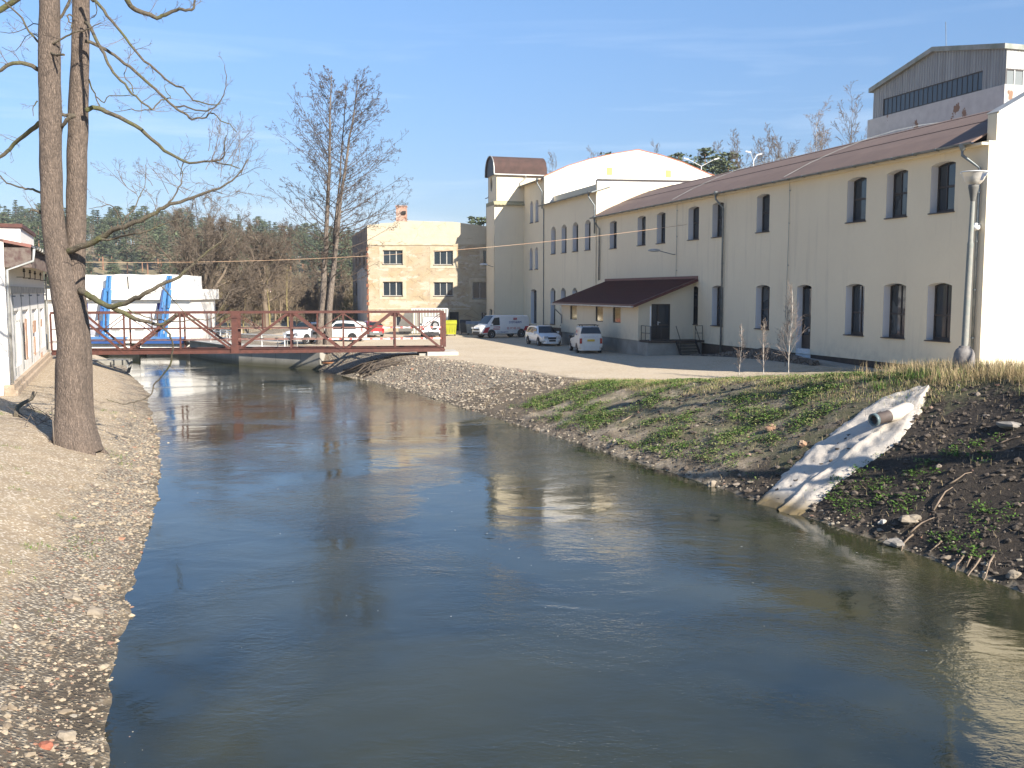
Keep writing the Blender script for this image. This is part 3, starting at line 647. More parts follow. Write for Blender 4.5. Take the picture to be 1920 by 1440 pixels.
# ---------------------------------------------------------------- annex with its loading dock
AK = G(1196, 638.5, .95); FA = Fr((AK.x, AK.y), ES, EN); aA = FA.at(1053, 600)[0]; tA = (FC-AK.x-FK*AK.y)*.9596
ann = empty('loading_annex', FA.p(aA/2, 0, tA/2)); tag(ann, 'low render clad annex under a maroon lean-to roof with a dark door onto its dock', 'annex')
PA = Fr(FA.p(0, 0).xy, ET, -ES)
zA = FA.at(1120, 568)[1]; zTop = FF.at(1250, 524)[1]
ws = []
for x0, x1, y0, y1 in ((1069, 1081.5, 569, 595.5), (1116.5, 1130.5, 569.5, 598.5), (1149, 1163.5, 570, 601)):
    a1, z0 = FA.at(x0, y1); a0 = FA.at(x1, y1)[0]; ws.append(arch(a0, a1, 1.95, zA-.22, 0))
mb = MB(); mb.holed(FA, [(0, .95), (aA, .95), (aA, zA), (0, zA)], ws, .12)
dd0 = PA.at(1221, 632)[0]; dd1 = PA.at(1256, 632)[0]; dzz = PA.at(1240, 570)[1]
mb.holed(PA, [(0, .95), (tA-.004, .95), (tA-.004, zTop-.2), (0, zA)], [arch(dd0, dd1, .954, dzz, 0)], .1)
PB = Fr(FA.p(aA, 0).xy, ET, ES); mb.prism(PB, [(0, .95), (tA-.004, .95), (tA-.004, zTop-.2), (0, zA)], 0, -.1)
mb.build('wall', M['annex'], ann)
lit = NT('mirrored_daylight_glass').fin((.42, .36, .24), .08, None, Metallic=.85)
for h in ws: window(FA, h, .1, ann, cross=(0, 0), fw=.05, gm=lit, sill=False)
mb = MB(); h = arch(dd0, dd1, .954, dzz, 0); ring(mb, PA, inset(h, .004), inset(h, .09), .02, .1); c = dd0+(dd1-dd0)*.3
mb.prism(PA, [(c, 1.0), (c+.12, 1.0), (c+.12, dzz-.1), (c, dzz-.1)], .01, .09); mb.prism(PA, [(dd0+.08, .98), (dd1-.08, .98), (dd1-.08, 1.75), (dd0+.08, 1.75)], .04, .09); mb.prism(PA, [(dd0+.08, 1.86), (dd1-.08, 1.86), (dd1-.08, 1.95), (dd0+.08, 1.95)], .03, .09)
dr = mb.build('door', M['blacksteel'], ann); g = MB(); g.prism(PA, [(dd0+.05, 1.7), (dd1-.05, 1.7), (dd1-.05, dzz-.05), (dd0+.05, dzz-.05)], .06, .08); g.build('pane', M['glass'], dr)
g = MB(); g.prism(PA, [(c+.03, 1.9), (c+.07, 1.9), (c+.07, 2.15), (c+.03, 2.15)], -.05, -.02); g.prism(PA, [(c+.04, 2.06), (c+.2, 2.06), (c+.2, 2.09), (c+.04, 2.09)], -.06, -.03); g.build('handle', M['whitemetal'], dr)
a_end = FF.at(1309, 523)[0]-FF.at(1196, 523)[0]; 
def toFA(p): return (p-FA.o).dot(FA.a)
e0 = toFA(FF.p(FF.at(1309, 523)[0], 0)); e1 = aA+.5
zf = zA-.02; OV = .55
def rp4(a, z0, z1): return [FA.p(a, z0, -OV), FA.p(a, z1, tA-.01)]
mb = MB(); zb = zTop
A_, B_ = rp4(e0, zf, zb); C_, D_ = rp4(e1, zf, zb); up = Vector((0, 0, .07))
mb.add([A_, B_, D_, C_, A_-up, B_-up, D_-up, C_-up], [(0, 1, 2, 3), (4, 5, 6, 7), (0, 1, 5, 4), (1, 2, 6, 5), (2, 3, 7, 6), (3, 0, 4, 7)])
n = int((e1-e0)/.33)
for k in range(1, n): a = e0+(e1-e0)*k/n; p0, p1 = rp4(a, zf+.018, zb+.018); mb.beam(p0, p1, .045, .035)
for k in range(1, 8): t_ = k/8; p0 = A_.lerp(B_, t_)+Vector((0, 0, .006)); p1 = C_.lerp(D_, t_)+Vector((0, 0, .006)); mb.beam(p0, p1, .02, .012)
mb.build('roof', M['maroon'], ann)
mb = MB(); mb.beam(FA.p(e0, zf-.12, -OV-.02), FA.p(e1, zf-.12, -OV-.02), .03, .17); mb.beam(FA.p(e0, zb+.07, tA-.04), FA.p(e1+.1, zb+.07, tA-.04), .05, .2); mb.build('fascia', M['maroonlip'], ann)
mb = MB(); p0, p1 = rp4(e0-.025, zf-.09, zb-.09); mb.beam(p0, p1, .04, .16); mb.build('verge_trim', M['maroon'], ann)
mb = MB(); q0 = FA.p(e0+.03, zf-.1, -OV+.02); q1 = FA.p(e0+.03, zb-.1, tA-.02); q2 = FA.p(-.004, zb-.1, tA-.02); q3 = FA.p(-.004, zf-.1, -OV+.02); mb.poly([q0, q1, q2, q3]); mb.build('soffit', M['whitemetal'], ann)
mb = MB(); mb.beam(FA.p(e0, zf-.14, -OV-.09), FA.p(e1, zf-.14, -OV-.09), .1, .08); mb.build('gutter', M['zincl'], ann)
mb = MB(); mb.tube([FA.p(e1-.6, zf-.2, -OV-.06), FA.p(e1-.6, zf-.5, -OV-.04), FA.p(aA-.15, zf-1.0, -.06), FA.p(aA-.15, 1.6, -.06)], .04, 7); mb.build('downpipe', M['zinc'], ann)
# dock: concrete block with a dark steel edge
dK = G(1219, 669.5, .0); dock_t0 = (dK-FA.o).dot(ET); dkx = (dK-FA.o).dot(ES); tD1 = tA-.01
dkz = .86
mb = MB()
def slab(a0, a1, t0, t1, z0, z1): mb.fbox(FA, a0, a1, z0, z1, t0, t1)
slab(dkx, .0, min(dock_t0, .0)+.0, tD1-.15, -.4, dkz); slab(.003, aA, .05, tA, -.4, .949)
dk = mb.build('dock', M['concrete'], ann)
mb = MB(); mb.fbox(FA, dkx-.08, -.003, dkz+.003, dkz+.13, dock_t0-.08, tD1); mb.build('dock_edge', M['plinth'], ann)
zd = dkz+.13
mb = MB(); pz = FA.p(dkx+.25, 0, dock_t0+.1); mb.beam((pz.x, pz.y, zd), (pz.x, pz.y, zf-.1), .07); mb.build('roof_post', M['whitemetal'], ann)
mb = MB(); W_ = tD1-dock_t0; s0 = dock_t0+W_*.47; s1 = dock_t0+W_*.83
def rail(pts, hs=(0, .45, .9)):
    for p, q in zip(pts, pts[1:]):
        for h_ in hs[1:]: mb.beam(p+Vector((0, 0, h_)), q+Vector((0, 0, h_)), .035)
    for p in pts: mb.beam(p, p+Vector((0, 0, .9)), .035)
rail([FA.p(-.1, zd, dock_t0+.0), FA.p(dkx*.5, zd, dock_t0), FA.p(dkx+.03, zd, dock_t0)])
rail([FA.p(dkx+.0, zd, dock_t0+.04), FA.p(dkx, zd, dock_t0+.2*W_)])
rail([FA.p(dkx, zd, s1+.02), FA.p(dkx, zd, tD1-.1)])
mb.build('railing', M['blacksteel'], ann)
mb = MB(); run = .75; foot = dkx-.08-run
for s in (s0, s1): mb.beam(FA.p(dkx-.08, zd, s), FA.p(foot, .06, s), .05, .16)
for k in range(5): f = (k+.8)/5.6; mb.fbox(FA, dkx-.08-run*f-.12, dkx-.08-run*f+.1, zd*(1-f)-.02, zd*(1-f)+.02, s0+.03, s1-.03)
for s in (s0, s1): mb.beam(FA.p(dkx-.02, zd+.9, s), FA.p(foot+.1, .95, s), .035); mb.beam(FA.p(foot+.1, .05, s), FA.p(foot+.1, .95, s), .035)
mb.build('stairs', M['blacksteel'], ann)
# ---------------------------------------------------------------- old yellow building
YB = 102.5; F3 = Fr((D(690, 547, YB).x, YB), (1, 0), (0, -1)); yw = 24.0
t = NT('stained_yellow_plaster')
n1 = t.noise(.32, 6, .65); n2 = t.noise(1.2, 7, .7); 
c = t.mix(t.rng(n1, .44, .62), (.44, .375, .265), (.42, .315, .185)); c = t.mix(t.rng(n2, .50, .66, 0, .75), c, (.36, .27, .185)); c = t.mix(t.rng(t.noise(.5, 6, .7, t.map((1, 1, 2.5))), .54, .60, 0, .8), c, (.54, .48, .38))
c = t.mix(t.rng(t.noise(1.9, 8, .78, t.map((1, 1, 1.6))), .57, .62, 0, .8), c, (.30, .21, .15))
z = t.n('ShaderNodeSeparateXYZ'); t.l(t.gp, z.inputs[0])
c = t.mix(t.math('MULTIPLY', t.rng(z.outputs[2], 8.7, 8.9), t.rng(n2, .3, .6, .5, 1)), c, (.56, .49, .36))
cr = t.voro(.55, t.map((1, 1, 1.4)), 'DISTANCE_TO_EDGE'); c = t.mix(t.math('MULTIPLY', t.rng(cr, .014, .004), t.rng(n1, .5, .6)), c, (.2, .15, .1))
M['yellow'] = t.fin(c, .93, t.bump(t.noise(5, 6, .7), .5, .05))
old = empty('derelict_building', F3.p(7, 0, 8)); tag(old, 'derelict three storey building with peeling yellow plaster and brick chimney at the yard end', 'building')
outl = [(0, 0)]
for x, y in ((690, 421.5), (712, 420), (714, 418.5), (738, 417.5), (740, 415), (762, 415.5), (765, 413.5), (805, 415), (850, 416), (880, 420), (912, 424.5)): outl.append(F3.at(x, y))
outl[1] = (0, outl[1][1]); outl += [(yw, outl[-1][1]-1.2), (yw, 0)]
rows = [(718, 755, 469, 495.5), (813, 849.5, 470, 496.5), (718, 755, 528, 555), (813, 849.5, 529, 555), (886, 913, 528, 560), (906, 925, 470, 497), (738, 752, 593, 612), (902, 916, 585, 610)]
hy = []
for x0, x1, y0, y1 in rows: a0, z0 = F3.at(x0, y1); a1, z1 = F3.at(x1, y0); hy.append(arch(a0, a1, z0, z1, 0))
a0, _ = F3.at(843, 600); a1, zdr = F3.at(860, 585); hy.append(arch(a0, a1, .01, zdr, 0))
mb = MB(); mb.holed(F3, outl, hy, .25)
back = D(661.5, 547, 121); sv = Vector((back.x, back.y, 0))-F3.p(0, 0)
SL = Fr(F3.p(0, 0).xy, sv.xy, (-sv.y, sv.x) if sv.x < 0 else (sv.y, -sv.x)); Ls = sv.length
SL.n = Vector((-abs(sv.y), -abs(sv.x)*1.0, 0)).normalized() if False else Vector((-sv.y, sv.x, 0)).normalized()
if SL.n.x > 0: SL.n = -SL.n
zt0 = outl[1][1]
mb.build('wall', M['yellow'], old)
hs = []
for a in (.16, .42, .68): 
    for z in (3.6, 6.8): hs.append(arch(Ls*a, Ls*a+1.6, z, z+1.4, 0))
mb = MB(); mb.holed(SL, [(.02, 0), (Ls, 0), (Ls, zt0-.1), (.02, zt0-.1)], hs, .25)
side_render = simple('dark_mottled_render', (.30, .23, .17), (.17, .13, .10), .9, .95, .5, 8, .03)  # side wall in a darker mottled brown than the front
mb.build('side_wall', side_render, old, None)
for h in hs: window(SL, h, .2, old, cross=(.5, .6), fm=M['frame'], sill=False)
mb = MB(); B0 = SL.p(Ls, 0); mb.add([F3.p(0, zt0-.6, .3), F3.p(yw, zt0-.6, .3), F3.p(yw, zt0-.6, 18), B0+Vector((0, 0, zt0-.6))], [(0, 1, 2, 3)]); mb.build('roof', M['roof'], old)
mb = MB(); mb.fbox(F3, yw-.3, yw, 0, zt0-1.3, .3, 18); mb.build('wall', M['yellow'], old)
mb = MB(); mb.prism(SL, [(.3, 0), (Ls*.62, 0), (Ls*.62, 6.2), (Ls*.3, 6.6), (.3, 6.0)], -.06, -.02); mb.build('render_patch', simple('grey_white_render', (.52, .50, .47), (.4, .38, .35), .7, .9), old)
mb = MB()
for s in range(14):
    z = .3+s*.62; mb.box(F3.p(-.01+random.uniform(-.03, .03), z, .08), (.09+random.random()*.2, .22, .3+random.random()*.25))
mb.build('exposed_brick', simple('raw_brick', (.28, .11, .06), (.18, .08, .05), 5, .95), old)
wm = simple('old_white_window_paint', (.5, .47, .42), (.4, .38, .34), 3, .7)
for k, h in enumerate(hy[:8]):
    mb = MB(); a0, a1 = h[0][0], h[1][0]; z0, z1 = h[0][1], h[2][1]
    w = window(F3, h, .2, old, cross=(.5 if k == 4 else .34, 0), fm=wm, fw=.07, gm=M['glass'], sill=False)
    if k < 4: g = MB(); c = a0+(a1-a0)*.67; g.fbox(F3, c-.045, c+.045, z0+.05, z1-.05, .13, .2); g.build('mullion', wm, w)
    s = MB(); s.fbox(F3, a0-.06, a1+.06, z0-.06, z0-.004, -.06, .14); s.build('sill', M['frame'], w)
mb = MB()
for k, h in enumerate(hy[:6]):
    a0, a1 = h[0][0], h[1][0]; z0, z1 = h[0][1], h[2][1]; q = .36
    for A in ((a0-q, a0-.004, z0-q, z1+q), (a1+.004, a1+q, z0-q, z1+q), (a0-.003, a1+.003, z1+.004, z1+q), (a0-.003, a1+.003, z0-q, z0-.064)): mb.fbox(F3, *A, -.03, -.002)
mb.fbox(F3, .02, outl[9][0], 8.72, 8.86, -.06, -.002); mb.fbox(F3, .02, outl[10][0], 2.2, 2.3, -.05, -.002)
mb.build('window_surround', simple('pale_plaster_band', (.58, .51, .38), (.44, .35, .23), 1.5, .9), old)
mb = MB(); a0, a1 = hy[8][0][0], hy[8][1][0]; mb.fbox(F3, a0, a1, 0, zdr, .26, .3); mb.build('door', M['blacksteel'], old)
mb = MB(); mb.fbox(F3, a0-1.0, a0-.01, 0, zdr+.05, -.5, -.44); mb.build('door_leaf', simple('grey_door_paint', (.36, .37, .36), None, 3, .6), old)
cx = F3.at(751.5, 415)[0]; zc = F3.at(751, 387)[1]; brick = simple('chimney_brick', (.42, .20, .13), (.52, .40, .33), 2.2, .95, .4, 20)
mb = MB(); mb.fbox(F3, cx-.52, cx+.52, zt0-.5, zc, .3, 1.3); mb.fbox(F3, cx-.58, cx+.58, zc+.002, zc+.12, .25, 1.36); ch = mb.build('chimney', brick, old)
mb = MB(); mb.fbox(F3, cx+.12, cx+.5, zc-.75, zc-.45, .1, .299); mb.build('flue_box', M['blacksteel'], ch)
# ---------------------------------------------------------------- industrial hall on the slope behind
dd = ray(1867.5, 547); C2 = .7806*70; tt = C2/(dd.x+FK*dd.y); O2 = CAM+dd*tt
F4 = Fr(O2.xy, ES, EN); aH = F4.at(1637.5, 200)[0]
hall = empty('industrial_hall', F4.p(aH/2, 8, 8)); tag(hall, 'grey corrugated industrial hall with a ribbon of windows above the brown roof', 'industrial hall')
zh0 = F4.at(1867, 92)[1]; zh1 = F4.at(1745, 94)[1]; zh2 = F4.at(1638, 168)[1]
zs0 = F4.at(1655.6, 217.5)[1]; zs1 = F4.at(1655.6, 186)[1]; sa1 = F4.at(1655.6, 200)[0]; sa0 = F4.at(1842, 150)[0]
def corr(name, a, b, vec_axis):
    t = NT(name); s = t.n('ShaderNodeSeparateXYZ'); t.l(t.gp, s.inputs[0])
    u = t.math('ADD', t.math('MULTIPLY', s.outputs[0], vec_axis[0]), t.math('MULTIPLY', s.outputs[1], vec_axis[1]))
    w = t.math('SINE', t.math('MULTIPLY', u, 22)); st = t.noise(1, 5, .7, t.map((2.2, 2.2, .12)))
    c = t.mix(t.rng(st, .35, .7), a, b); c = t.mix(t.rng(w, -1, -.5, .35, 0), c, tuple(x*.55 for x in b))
    return t.fin(c, .6, t.bump(w, .7, .04), Metallic=.15)
cg = corr('corrugated_grey', (.36, .37, .36), (.22, .225, .22), (ES.x, ES.y)); cw = corr('corrugated_pale', (.55, .55, .52), (.42, .42, .4), (ET.x, ET.y))
zsb = F4.at(1637, 232)[1]
zsk = F4.at(1640, 223)[1]
mb = MB(); mb.holed(F4, [(0, zsk), (aH, zsk), (aH, zh2), (aH/2, zh1), (0, zh0)], [arch(sa0, sa1, zs0, zs1, 0)], .12); mb.build('cladding', cg, hall)
E4 = Fr(O2.xy, ET, -ES)
we0, wz0_ = E4.at(1885, 166); wz1_ = E4.at(1885, 128)[1]
mb = MB(); mb.holed(E4, [(.01, zsk), (24, zsk), (24, zh0), (.01, zh0)], [arch(we0, we0+9, wz0_, wz1_, 0)], .1); mb.build('end_cladding', cw, hall)
mb = MB()
wl = MB(); wl.fbox(F4, -.12, aH+.5, 0, zsk, -.15, .2); wl.fbox(E4, -.02, 24, 0, zsk-.004, -.12, .2); wl.fbox(F4, aH-.02, aH+.3, 0, zh2-1, .2, 20)
t = NT('peeling_white_wall'); c = t.mix(t.rng(t.noise(.45, 6, .65, t.map((1, 1, .8))), .585, .60), t.mix(t.rng(t.noise(1.5, 5), .3, .7), (.62, .60, .56), (.52, .50, .47)), (.28, .17, .11))
wl.build('wall', t.fin(c, .9, t.bump(t.noise(8, 4), .3, .03)), hall)
hw = window(F4, arch(sa0, sa1, zs0, zs1, 0), .1, hall, cross=(0, 0), fw=.08, gm=NT('dusty_blue_glass').fin((.05, .075, .10), .3), sill=False)
g = MB()
for k in range(1, 21): a = sa0+(sa1-sa0)*k/21; g.fbox(F4, a-.022, a+.022, zs0+.05, zs1-.05, .05, .1)
g.build('mullion', M['frame'], hw)
hw = window(E4, arch(we0, we0+9, wz0_, wz1_, 0), .08, hall, cross=(0, 0), fw=.1, gm=NT('dull_wired_glass').fin((.2, .22, .22), .35), sill=False)
g = MB()
for k in range(1, 12): a = we0+9*k/12; g.fbox(E4, a-.04, a+.04, wz0_+.05, wz1_-.05, .02, .08)
g.build('mullion', M['zincl'], hw)
mb = MB()
for (a, z), (b, y) in (((-.15, zh0+.12), (aH/2, zh1+.12)), ((aH/2, zh1+.12), (aH+.3, zh2+.12))):
    mb.add([F4.p(a, z, -.3), F4.p(b, y, -.3), F4.p(b, y, 22), F4.p(a, z, 22), F4.p(a, z-.35, -.3), F4.p(b, y-.35, -.3), F4.p(b, y-.35, 22), F4.p(a, z-.35, 22)], [(0, 1, 2, 3), (4, 5, 6, 7), (0, 1, 5, 4), (1, 2, 6, 5), (2, 3, 7, 6), (3, 0, 4, 7)])
mb.build('roof', simple('weathered_grey_roof', (.35, .36, .34), (.22, .25, .2), 1.5, .8), hall)
mb = MB(); mb.tube([F4.p(aH*.46, zh1+.1, .5), F4.p(aH*.47, zh1+1.9, .5)], .025, 5); mb.build('antenna', M['zinc'], hall)
# ---------------------------------------------------------------- white workshop on the left bank
W0 = G(19.5, 741, .05); W1 = G(88.5, 673, .05)
wv_ = Vector((W1.x-W0.x, W1.y-W0.y, 0)); FW = Fr(W0.xy, wv_.xy, (wv_.y, -wv_.x)); Lw = wv_.length
if FW.n.x < 0: FW.n = -FW.n
EW = Fr(W0.xy, -FW.n.xy, -FW.a.xy)      # end wall facing the photographer, a runs away to the left
sh = empty('workshop', FW.p(Lw/2, 0, 5)); tag(sh, 'white riverside workshop with dark timber eaves and brick patches behind the big tree', 'workshop')
zw = FW.at(19.5, 492)[1]+.0; 
ph = []
for x0, x1 in ((24, 37), (42, 55), (60, 71), (75, 83)):
    a0 = FW.at(x0, 600)[0]; a1 = FW.at(x1, 600)[0]; ph.append(arch(a0+.15, a1-.15, .9, FW.at(x0, 583)[1]*.5+FW.at(30, 583)[1]*.5, 0))
mb = MB(); mb.holed(FW, [(0, .45), (Lw, .45), (Lw, zw), (0, zw)], ph, .12)
for h in ph: mb.prism(FW, inset(h, -.002), .12, .16)
mb.holed(EW, [(0, 0), (14, 0), (14, zw+.9), (0, zw+.9)], [], .1); mb.fbox(FW, Lw-.3, Lw, 0, zw, 0.01, 12)
mb.build('wall', M['white'], sh)
mb = MB(); mb.fbox(FW, -.1, Lw+.1, -.5, .25, -.28, .2); mb.fbox(FW, -.05, Lw+.05, .25, .45, -.16, .2); mb.build('footing', simple('pale_stone_footing', (.50, .40, .30), (.38, .29, .2), 2.5, .95, .6, 10, .05), sh)
zsb0, zsb1 = zw-.95, zw-.25
mb = MB(); mb.fbox(FW, .25, Lw-.2, zsb0-.3, zsb0+.0, -.05, -.003); mb.build('grey_band', simple('mottled_grey_render', (.34, .32, .28), (.6, .57, .5), 3, .95), sh)  # mottled grey strip along the wall below the eave boards
mb = MB(); mb.add([FW.p(a, z, d) for a in (-.0, Lw+.1) for d, z in ((-.95, zw+.62), (5.5, zw+1.9), (5.5, zw+1.8), (-.95, zw+.5))], [(0, 1, 5, 4), (1, 2, 6, 5), (2, 3, 7, 6), (3, 0, 4, 7), (0, 3, 2, 1), (4, 5, 6, 7)]); mb.build('roof', simple('red_brown_roof', (.26, .11, .09), (.18, .1, .08), 2, .85), sh)
mb = MB(); mb.fbox(FW, -.02, Lw+.06, zw-.25, zw+.5, -.93, -.9); mb.fbox(FW, -.02, .02, zw-.25, zw+.5, -.9, -.0)
for k in range(40): a = .1+k*(Lw-.2)/39; mb.fbox(FW, a, a+.03, zw-.25, zw+.5, -.945, -.93)
mb.build('eave_boarding', simple('dark_weathered_boards', (.085, .05, .045), (.16, .13, .11), 6, .9, .4, 20), sh)
mb = MB(); mb.poly([FW.p(0, zw+.0, -.9), FW.p(Lw, zw, -.9), FW.p(Lw, zw, 0), FW.p(0, zw, 0)]); mb.build('soffit', M['white'], sh)
gutter(FW, -.1, Lw, zw+.56, sh, d=-1.05, m=M['zincl'])
mb = MB(); mb.smooth = True; mb.tube([FW.p(-.02, zw+.5, -1.05), FW.p(-.02, zw+.0, -1.0), FW.p(-.08, zw-.35, -.1), FW.p(-.08, .5, -.1)], .055, 8); mb.build('downpipe', M['zincl'], sh); mb = MB(); mb.smooth = True; mb.tube([FW.p(Lw+.05, zw+.5, -1.0), FW.p(Lw+.05, zw-.2, -.1), FW.p(Lw+.05, .35, -.1)], .055, 8); mb.build('downpipe', M['zincl'], sh)
br = simple('bare_brick_patch', (.50, .26, .16), (.6, .42, .3), 6, .95)
for x0, x1, y0, y1 in ((45.5, 50, 598, 677), (61, 67.5, 602, 625), (75.5, 79, 599, 613), (76, 79.5, 662, 674), (63, 66, 632, 668)):
    a0, z1 = FW.at(x0, y0); a1, _ = FW.at(x1, y0); z0 = FW.at(x0, y1)[1]; mb = MB(); L = []
    for k in range(10): f = k/9; L.append((a0+random.uniform(0, .12), z0+(z1-z0)*f))
    R_ = [(a1-random.uniform(0, .12), z0+(z1-z0)*k/9) for k in range(10)]; mb.prism(FW, L+R_[::-1], -.02, .0); mb.build('brick_patch', br, sh)
mb = MB()
for x in (30, 42, 52, 63, 74): a = FW.at(x, 500)[0]; z = zw-.55; mb.beam(FW.p(a, z, 0), FW.p(a, z, -.3), .03); mb.beam(FW.p(a, z, -.3), FW.p(a, z+.22, -.3), .03); mb.lathe([(.0, .2), (.05, .21), (.06, .26), (.03, .3), (.055, .34), (0, .38)], 8, FW.p(a, z, -.3)); mb.beam(FW.p(a+.2, z, 0), FW.p(a+.2, z, -.3), .03)
mb.build('insulator_bracket', M['blacksteel'], sh)
for x in (22, 38, 54, 69, 82): mb = MB(); a = FW.at(x, 560)[0]; mb.tube([FW.p(a, zw-1.1, -.03), FW.p(a+.15, 3.2, -.03), FW.p(a+.1, .6, -.03)], .014, 4); mb.build('wall_cable', M['zinc'], sh); mb = MB(); mb.beam(FW.p(a, zw-1.35, 0), FW.p(a, zw-1.35, -.14), .06); mb.build('hook', M['zinc'], sh)
# taller block with red coping
zt_ = D(20, 428, W0.y+8).z
mb = MB(); q = Fr(EW.p(0, 0, 8).xy, EW.a, EW.n); aq = q.at(38, 430)[0]; mb.fbox(q, aq, aq+12, zw+.9, zt_, 0, 8); mb.build('upper_block', M['white'], sh)
mb = MB(); mb.fbox(q, aq-.1, aq+12, zt_+.002, zt_+.16, -.12, 8.1); mb.build('coping', M['rust'], sh)
# ---------------------------------------------------------------- intake house over the river
FH = Fr((D(150, 600, 84).x, 84), (1, 0), (0, -1))
hyd = empty('intake_house', (D(225, 600, 84).x, 87, 0)); tag(hyd, 'white flat roofed river intake house standing across the water upstream', 'power house')
xa = lambda px, py=600: FH.at(px, py)[0]
zz = lambda py: FH.at(250, py)[1]
mb = MB(); mb.fbox(FH, xa(88), xa(358), -.25, zz(562), 0, 7)
for x0, x1 in ((88, 160), (200, 258), (272, 356)): mb.fbox(FH, xa(x0), xa(x1), -2.3, -.25, .1, 7)
mb.build('wall', M['white'], hyd)
mb = MB(); mb.fbox(FH, xa(84), xa(364), zz(562)+.003, zz(542), -.45, 7.3); mb.build('roof_slab', M['white'], hyd)
mb = MB(); 
for x0, x1 in ((150, 238), (243, 336)):
    L = [(xa(x0), zz(542)+.004), (xa(x1), zz(542)+.004)]
    top = [(xa(x1)-.05-(xa(x1)-xa(x0))*k/8, zz(515)+random.uniform(-.05, .05)) for k in range(9)]; mb.prism(FH, L+top, .15, 6.5)
mb.build('parapet', M['white'], hyd)
mb = MB(); mb.fbox(FH, xa(239)-.02, xa(242.5)+.05, zz(542)+.01, zz(519), .5, 6); mb.build('joint', M['concrete'], hyd)
navy = simple('navy_shutter', (.05, .05, .25), None, 4, .5)
for x in (160, 302): mb = MB(); mb.fbox(FH, xa(x-6), xa(x+6), zz(580), zz(568.5), -.03, -.002); mb.build('shutter', navy, hyd)
mb = MB()
for x in (166, 280):
    o = (xa(x), zz(596)); L = [(xa(x), zz(597)), (xa(x)+.1, zz(586)), (xa(x+5), zz(587)), (xa(x+9), zz(602)), (xa(x+20), zz(612)), (xa(x+27), zz(624)), (xa(x+24), zz(630)), (xa(x+4), zz(628)), (xa(x-3), zz(612))]; mb.prism(FH, L, -.06, -.003)
mb.build('cover_plate', simple('pale_grey_plate', (.42, .43, .47), None, 3, .6), hyd)
mb = MB(); mb.fbox(FH, xa(165), xa(358), -.24, -.03, -1.6, -.003); mb.fbox(FH, xa(165), xa(255), -.9, -.3, -1.3, -1.1); mb.fbox(FH, xa(272), xa(356), -.9, -.3, -1.3, -1.1)
mb.build('walkway', M['white'], hyd)
mb = MB(); mb.fbox(FH, xa(256), xa(271), -2.2, -.26, .3, 6.9); mb.build('inlet', M['blacksteel'], hyd)
mb = MB()
for x in (228, 272):
    mb.beam(FH.p(xa(x), -.03, -1.4), FH.p(xa(x), .75, -1.4), .05); mb.fbox(FH, xa(x)-.35, xa(x)+.35, .75, .9, -1.45, -1.3)
mb.build('control_post', M['zincl'], hyd)
blue = simple('bright_blue_paint', (.06, .20, .42), (.05, .16, .36), 3, .45); dblue = simple('deep_blue_paint', (.03, .09, .28), None, 3, .5)
for nm, xb, xt, lab in (('l', 204, 211, 'left blue trash rake leaning on the white intake house'), ('r', 312, 323, 'right blue trash rake leaning on the white intake house')):
    r = empty('trash_rake', FH.p(xa(xb), 0, -.8)); tag(r, lab, 'trash rake', 'blue trash rakes at the intake')
    zt2 = zz(517); base = FH.p(xa(xb), -.02, -1.0); top = FH.p(xa(xt), zt2, -.35)
    mb = MB()
    for s in (-.2, .2): mb.beam(base+Vector((s, 0, 0)), top+Vector((s*.5, 0, 0)), .1, .25)
    for k in range(9): f = (k+.7)/10; p = base.lerp(top, f); wdt = .2*(1-f*.5); mb.beam(p-Vector((wdt, 0, 0)), p+Vector((wdt, 0, 0)), .1, .3)
    mb.build('mast', blue, r)
    mb = MB(); p = base.lerp(top, .5); q = base.lerp(top, .78); mb.beam(p+Vector((.24, -.12, 0)), q+Vector((.2, -.12, 0)), .12, .3); mb.beam(p+Vector((-.24, -.12, 0)), q+Vector((-.18, -.12, 0)), .1, .3); mb.beam(q+Vector((-.22, -.12, 0)), q+Vector((.24, -.12, 0)), .12, .3); mb.build('carriage', blue, r)
    mb = MB(); mb.beam(base.lerp(top, .42)+Vector((-.4, -.1, 0)), base.lerp(top, .8)+Vector((-.26, -.1, 0)), .08, .3); mb.beam(base+Vector((-.36, -.05, 0)), base.lerp(top, .3)+Vector((-.32, -.05, 0)), .08, .22); mb.build('counterweight', dblue, r)
    mb = MB(); mb.add([FH.p(a, z, d) for a in (xa(xb-31), xa(xb+44)) for d, z in ((-1.7, -.0), (-1.7, .12), (-1.0, .28), (-1.0, .2))], [(0, 1, 5, 4), (1, 2, 6, 5), (2, 3, 7, 6), (3, 0, 4, 7), (0, 3, 2, 1), (4, 5, 6, 7)]); tr_ = mb.build('trough', blue, r)
    mb = MB(); mb.fbox(FH, xa(xb-31)+.02, xa(xb+44)-.02, -.28, -.002, -1.69, -1.6); mb.build('trough_face', dblue, r)
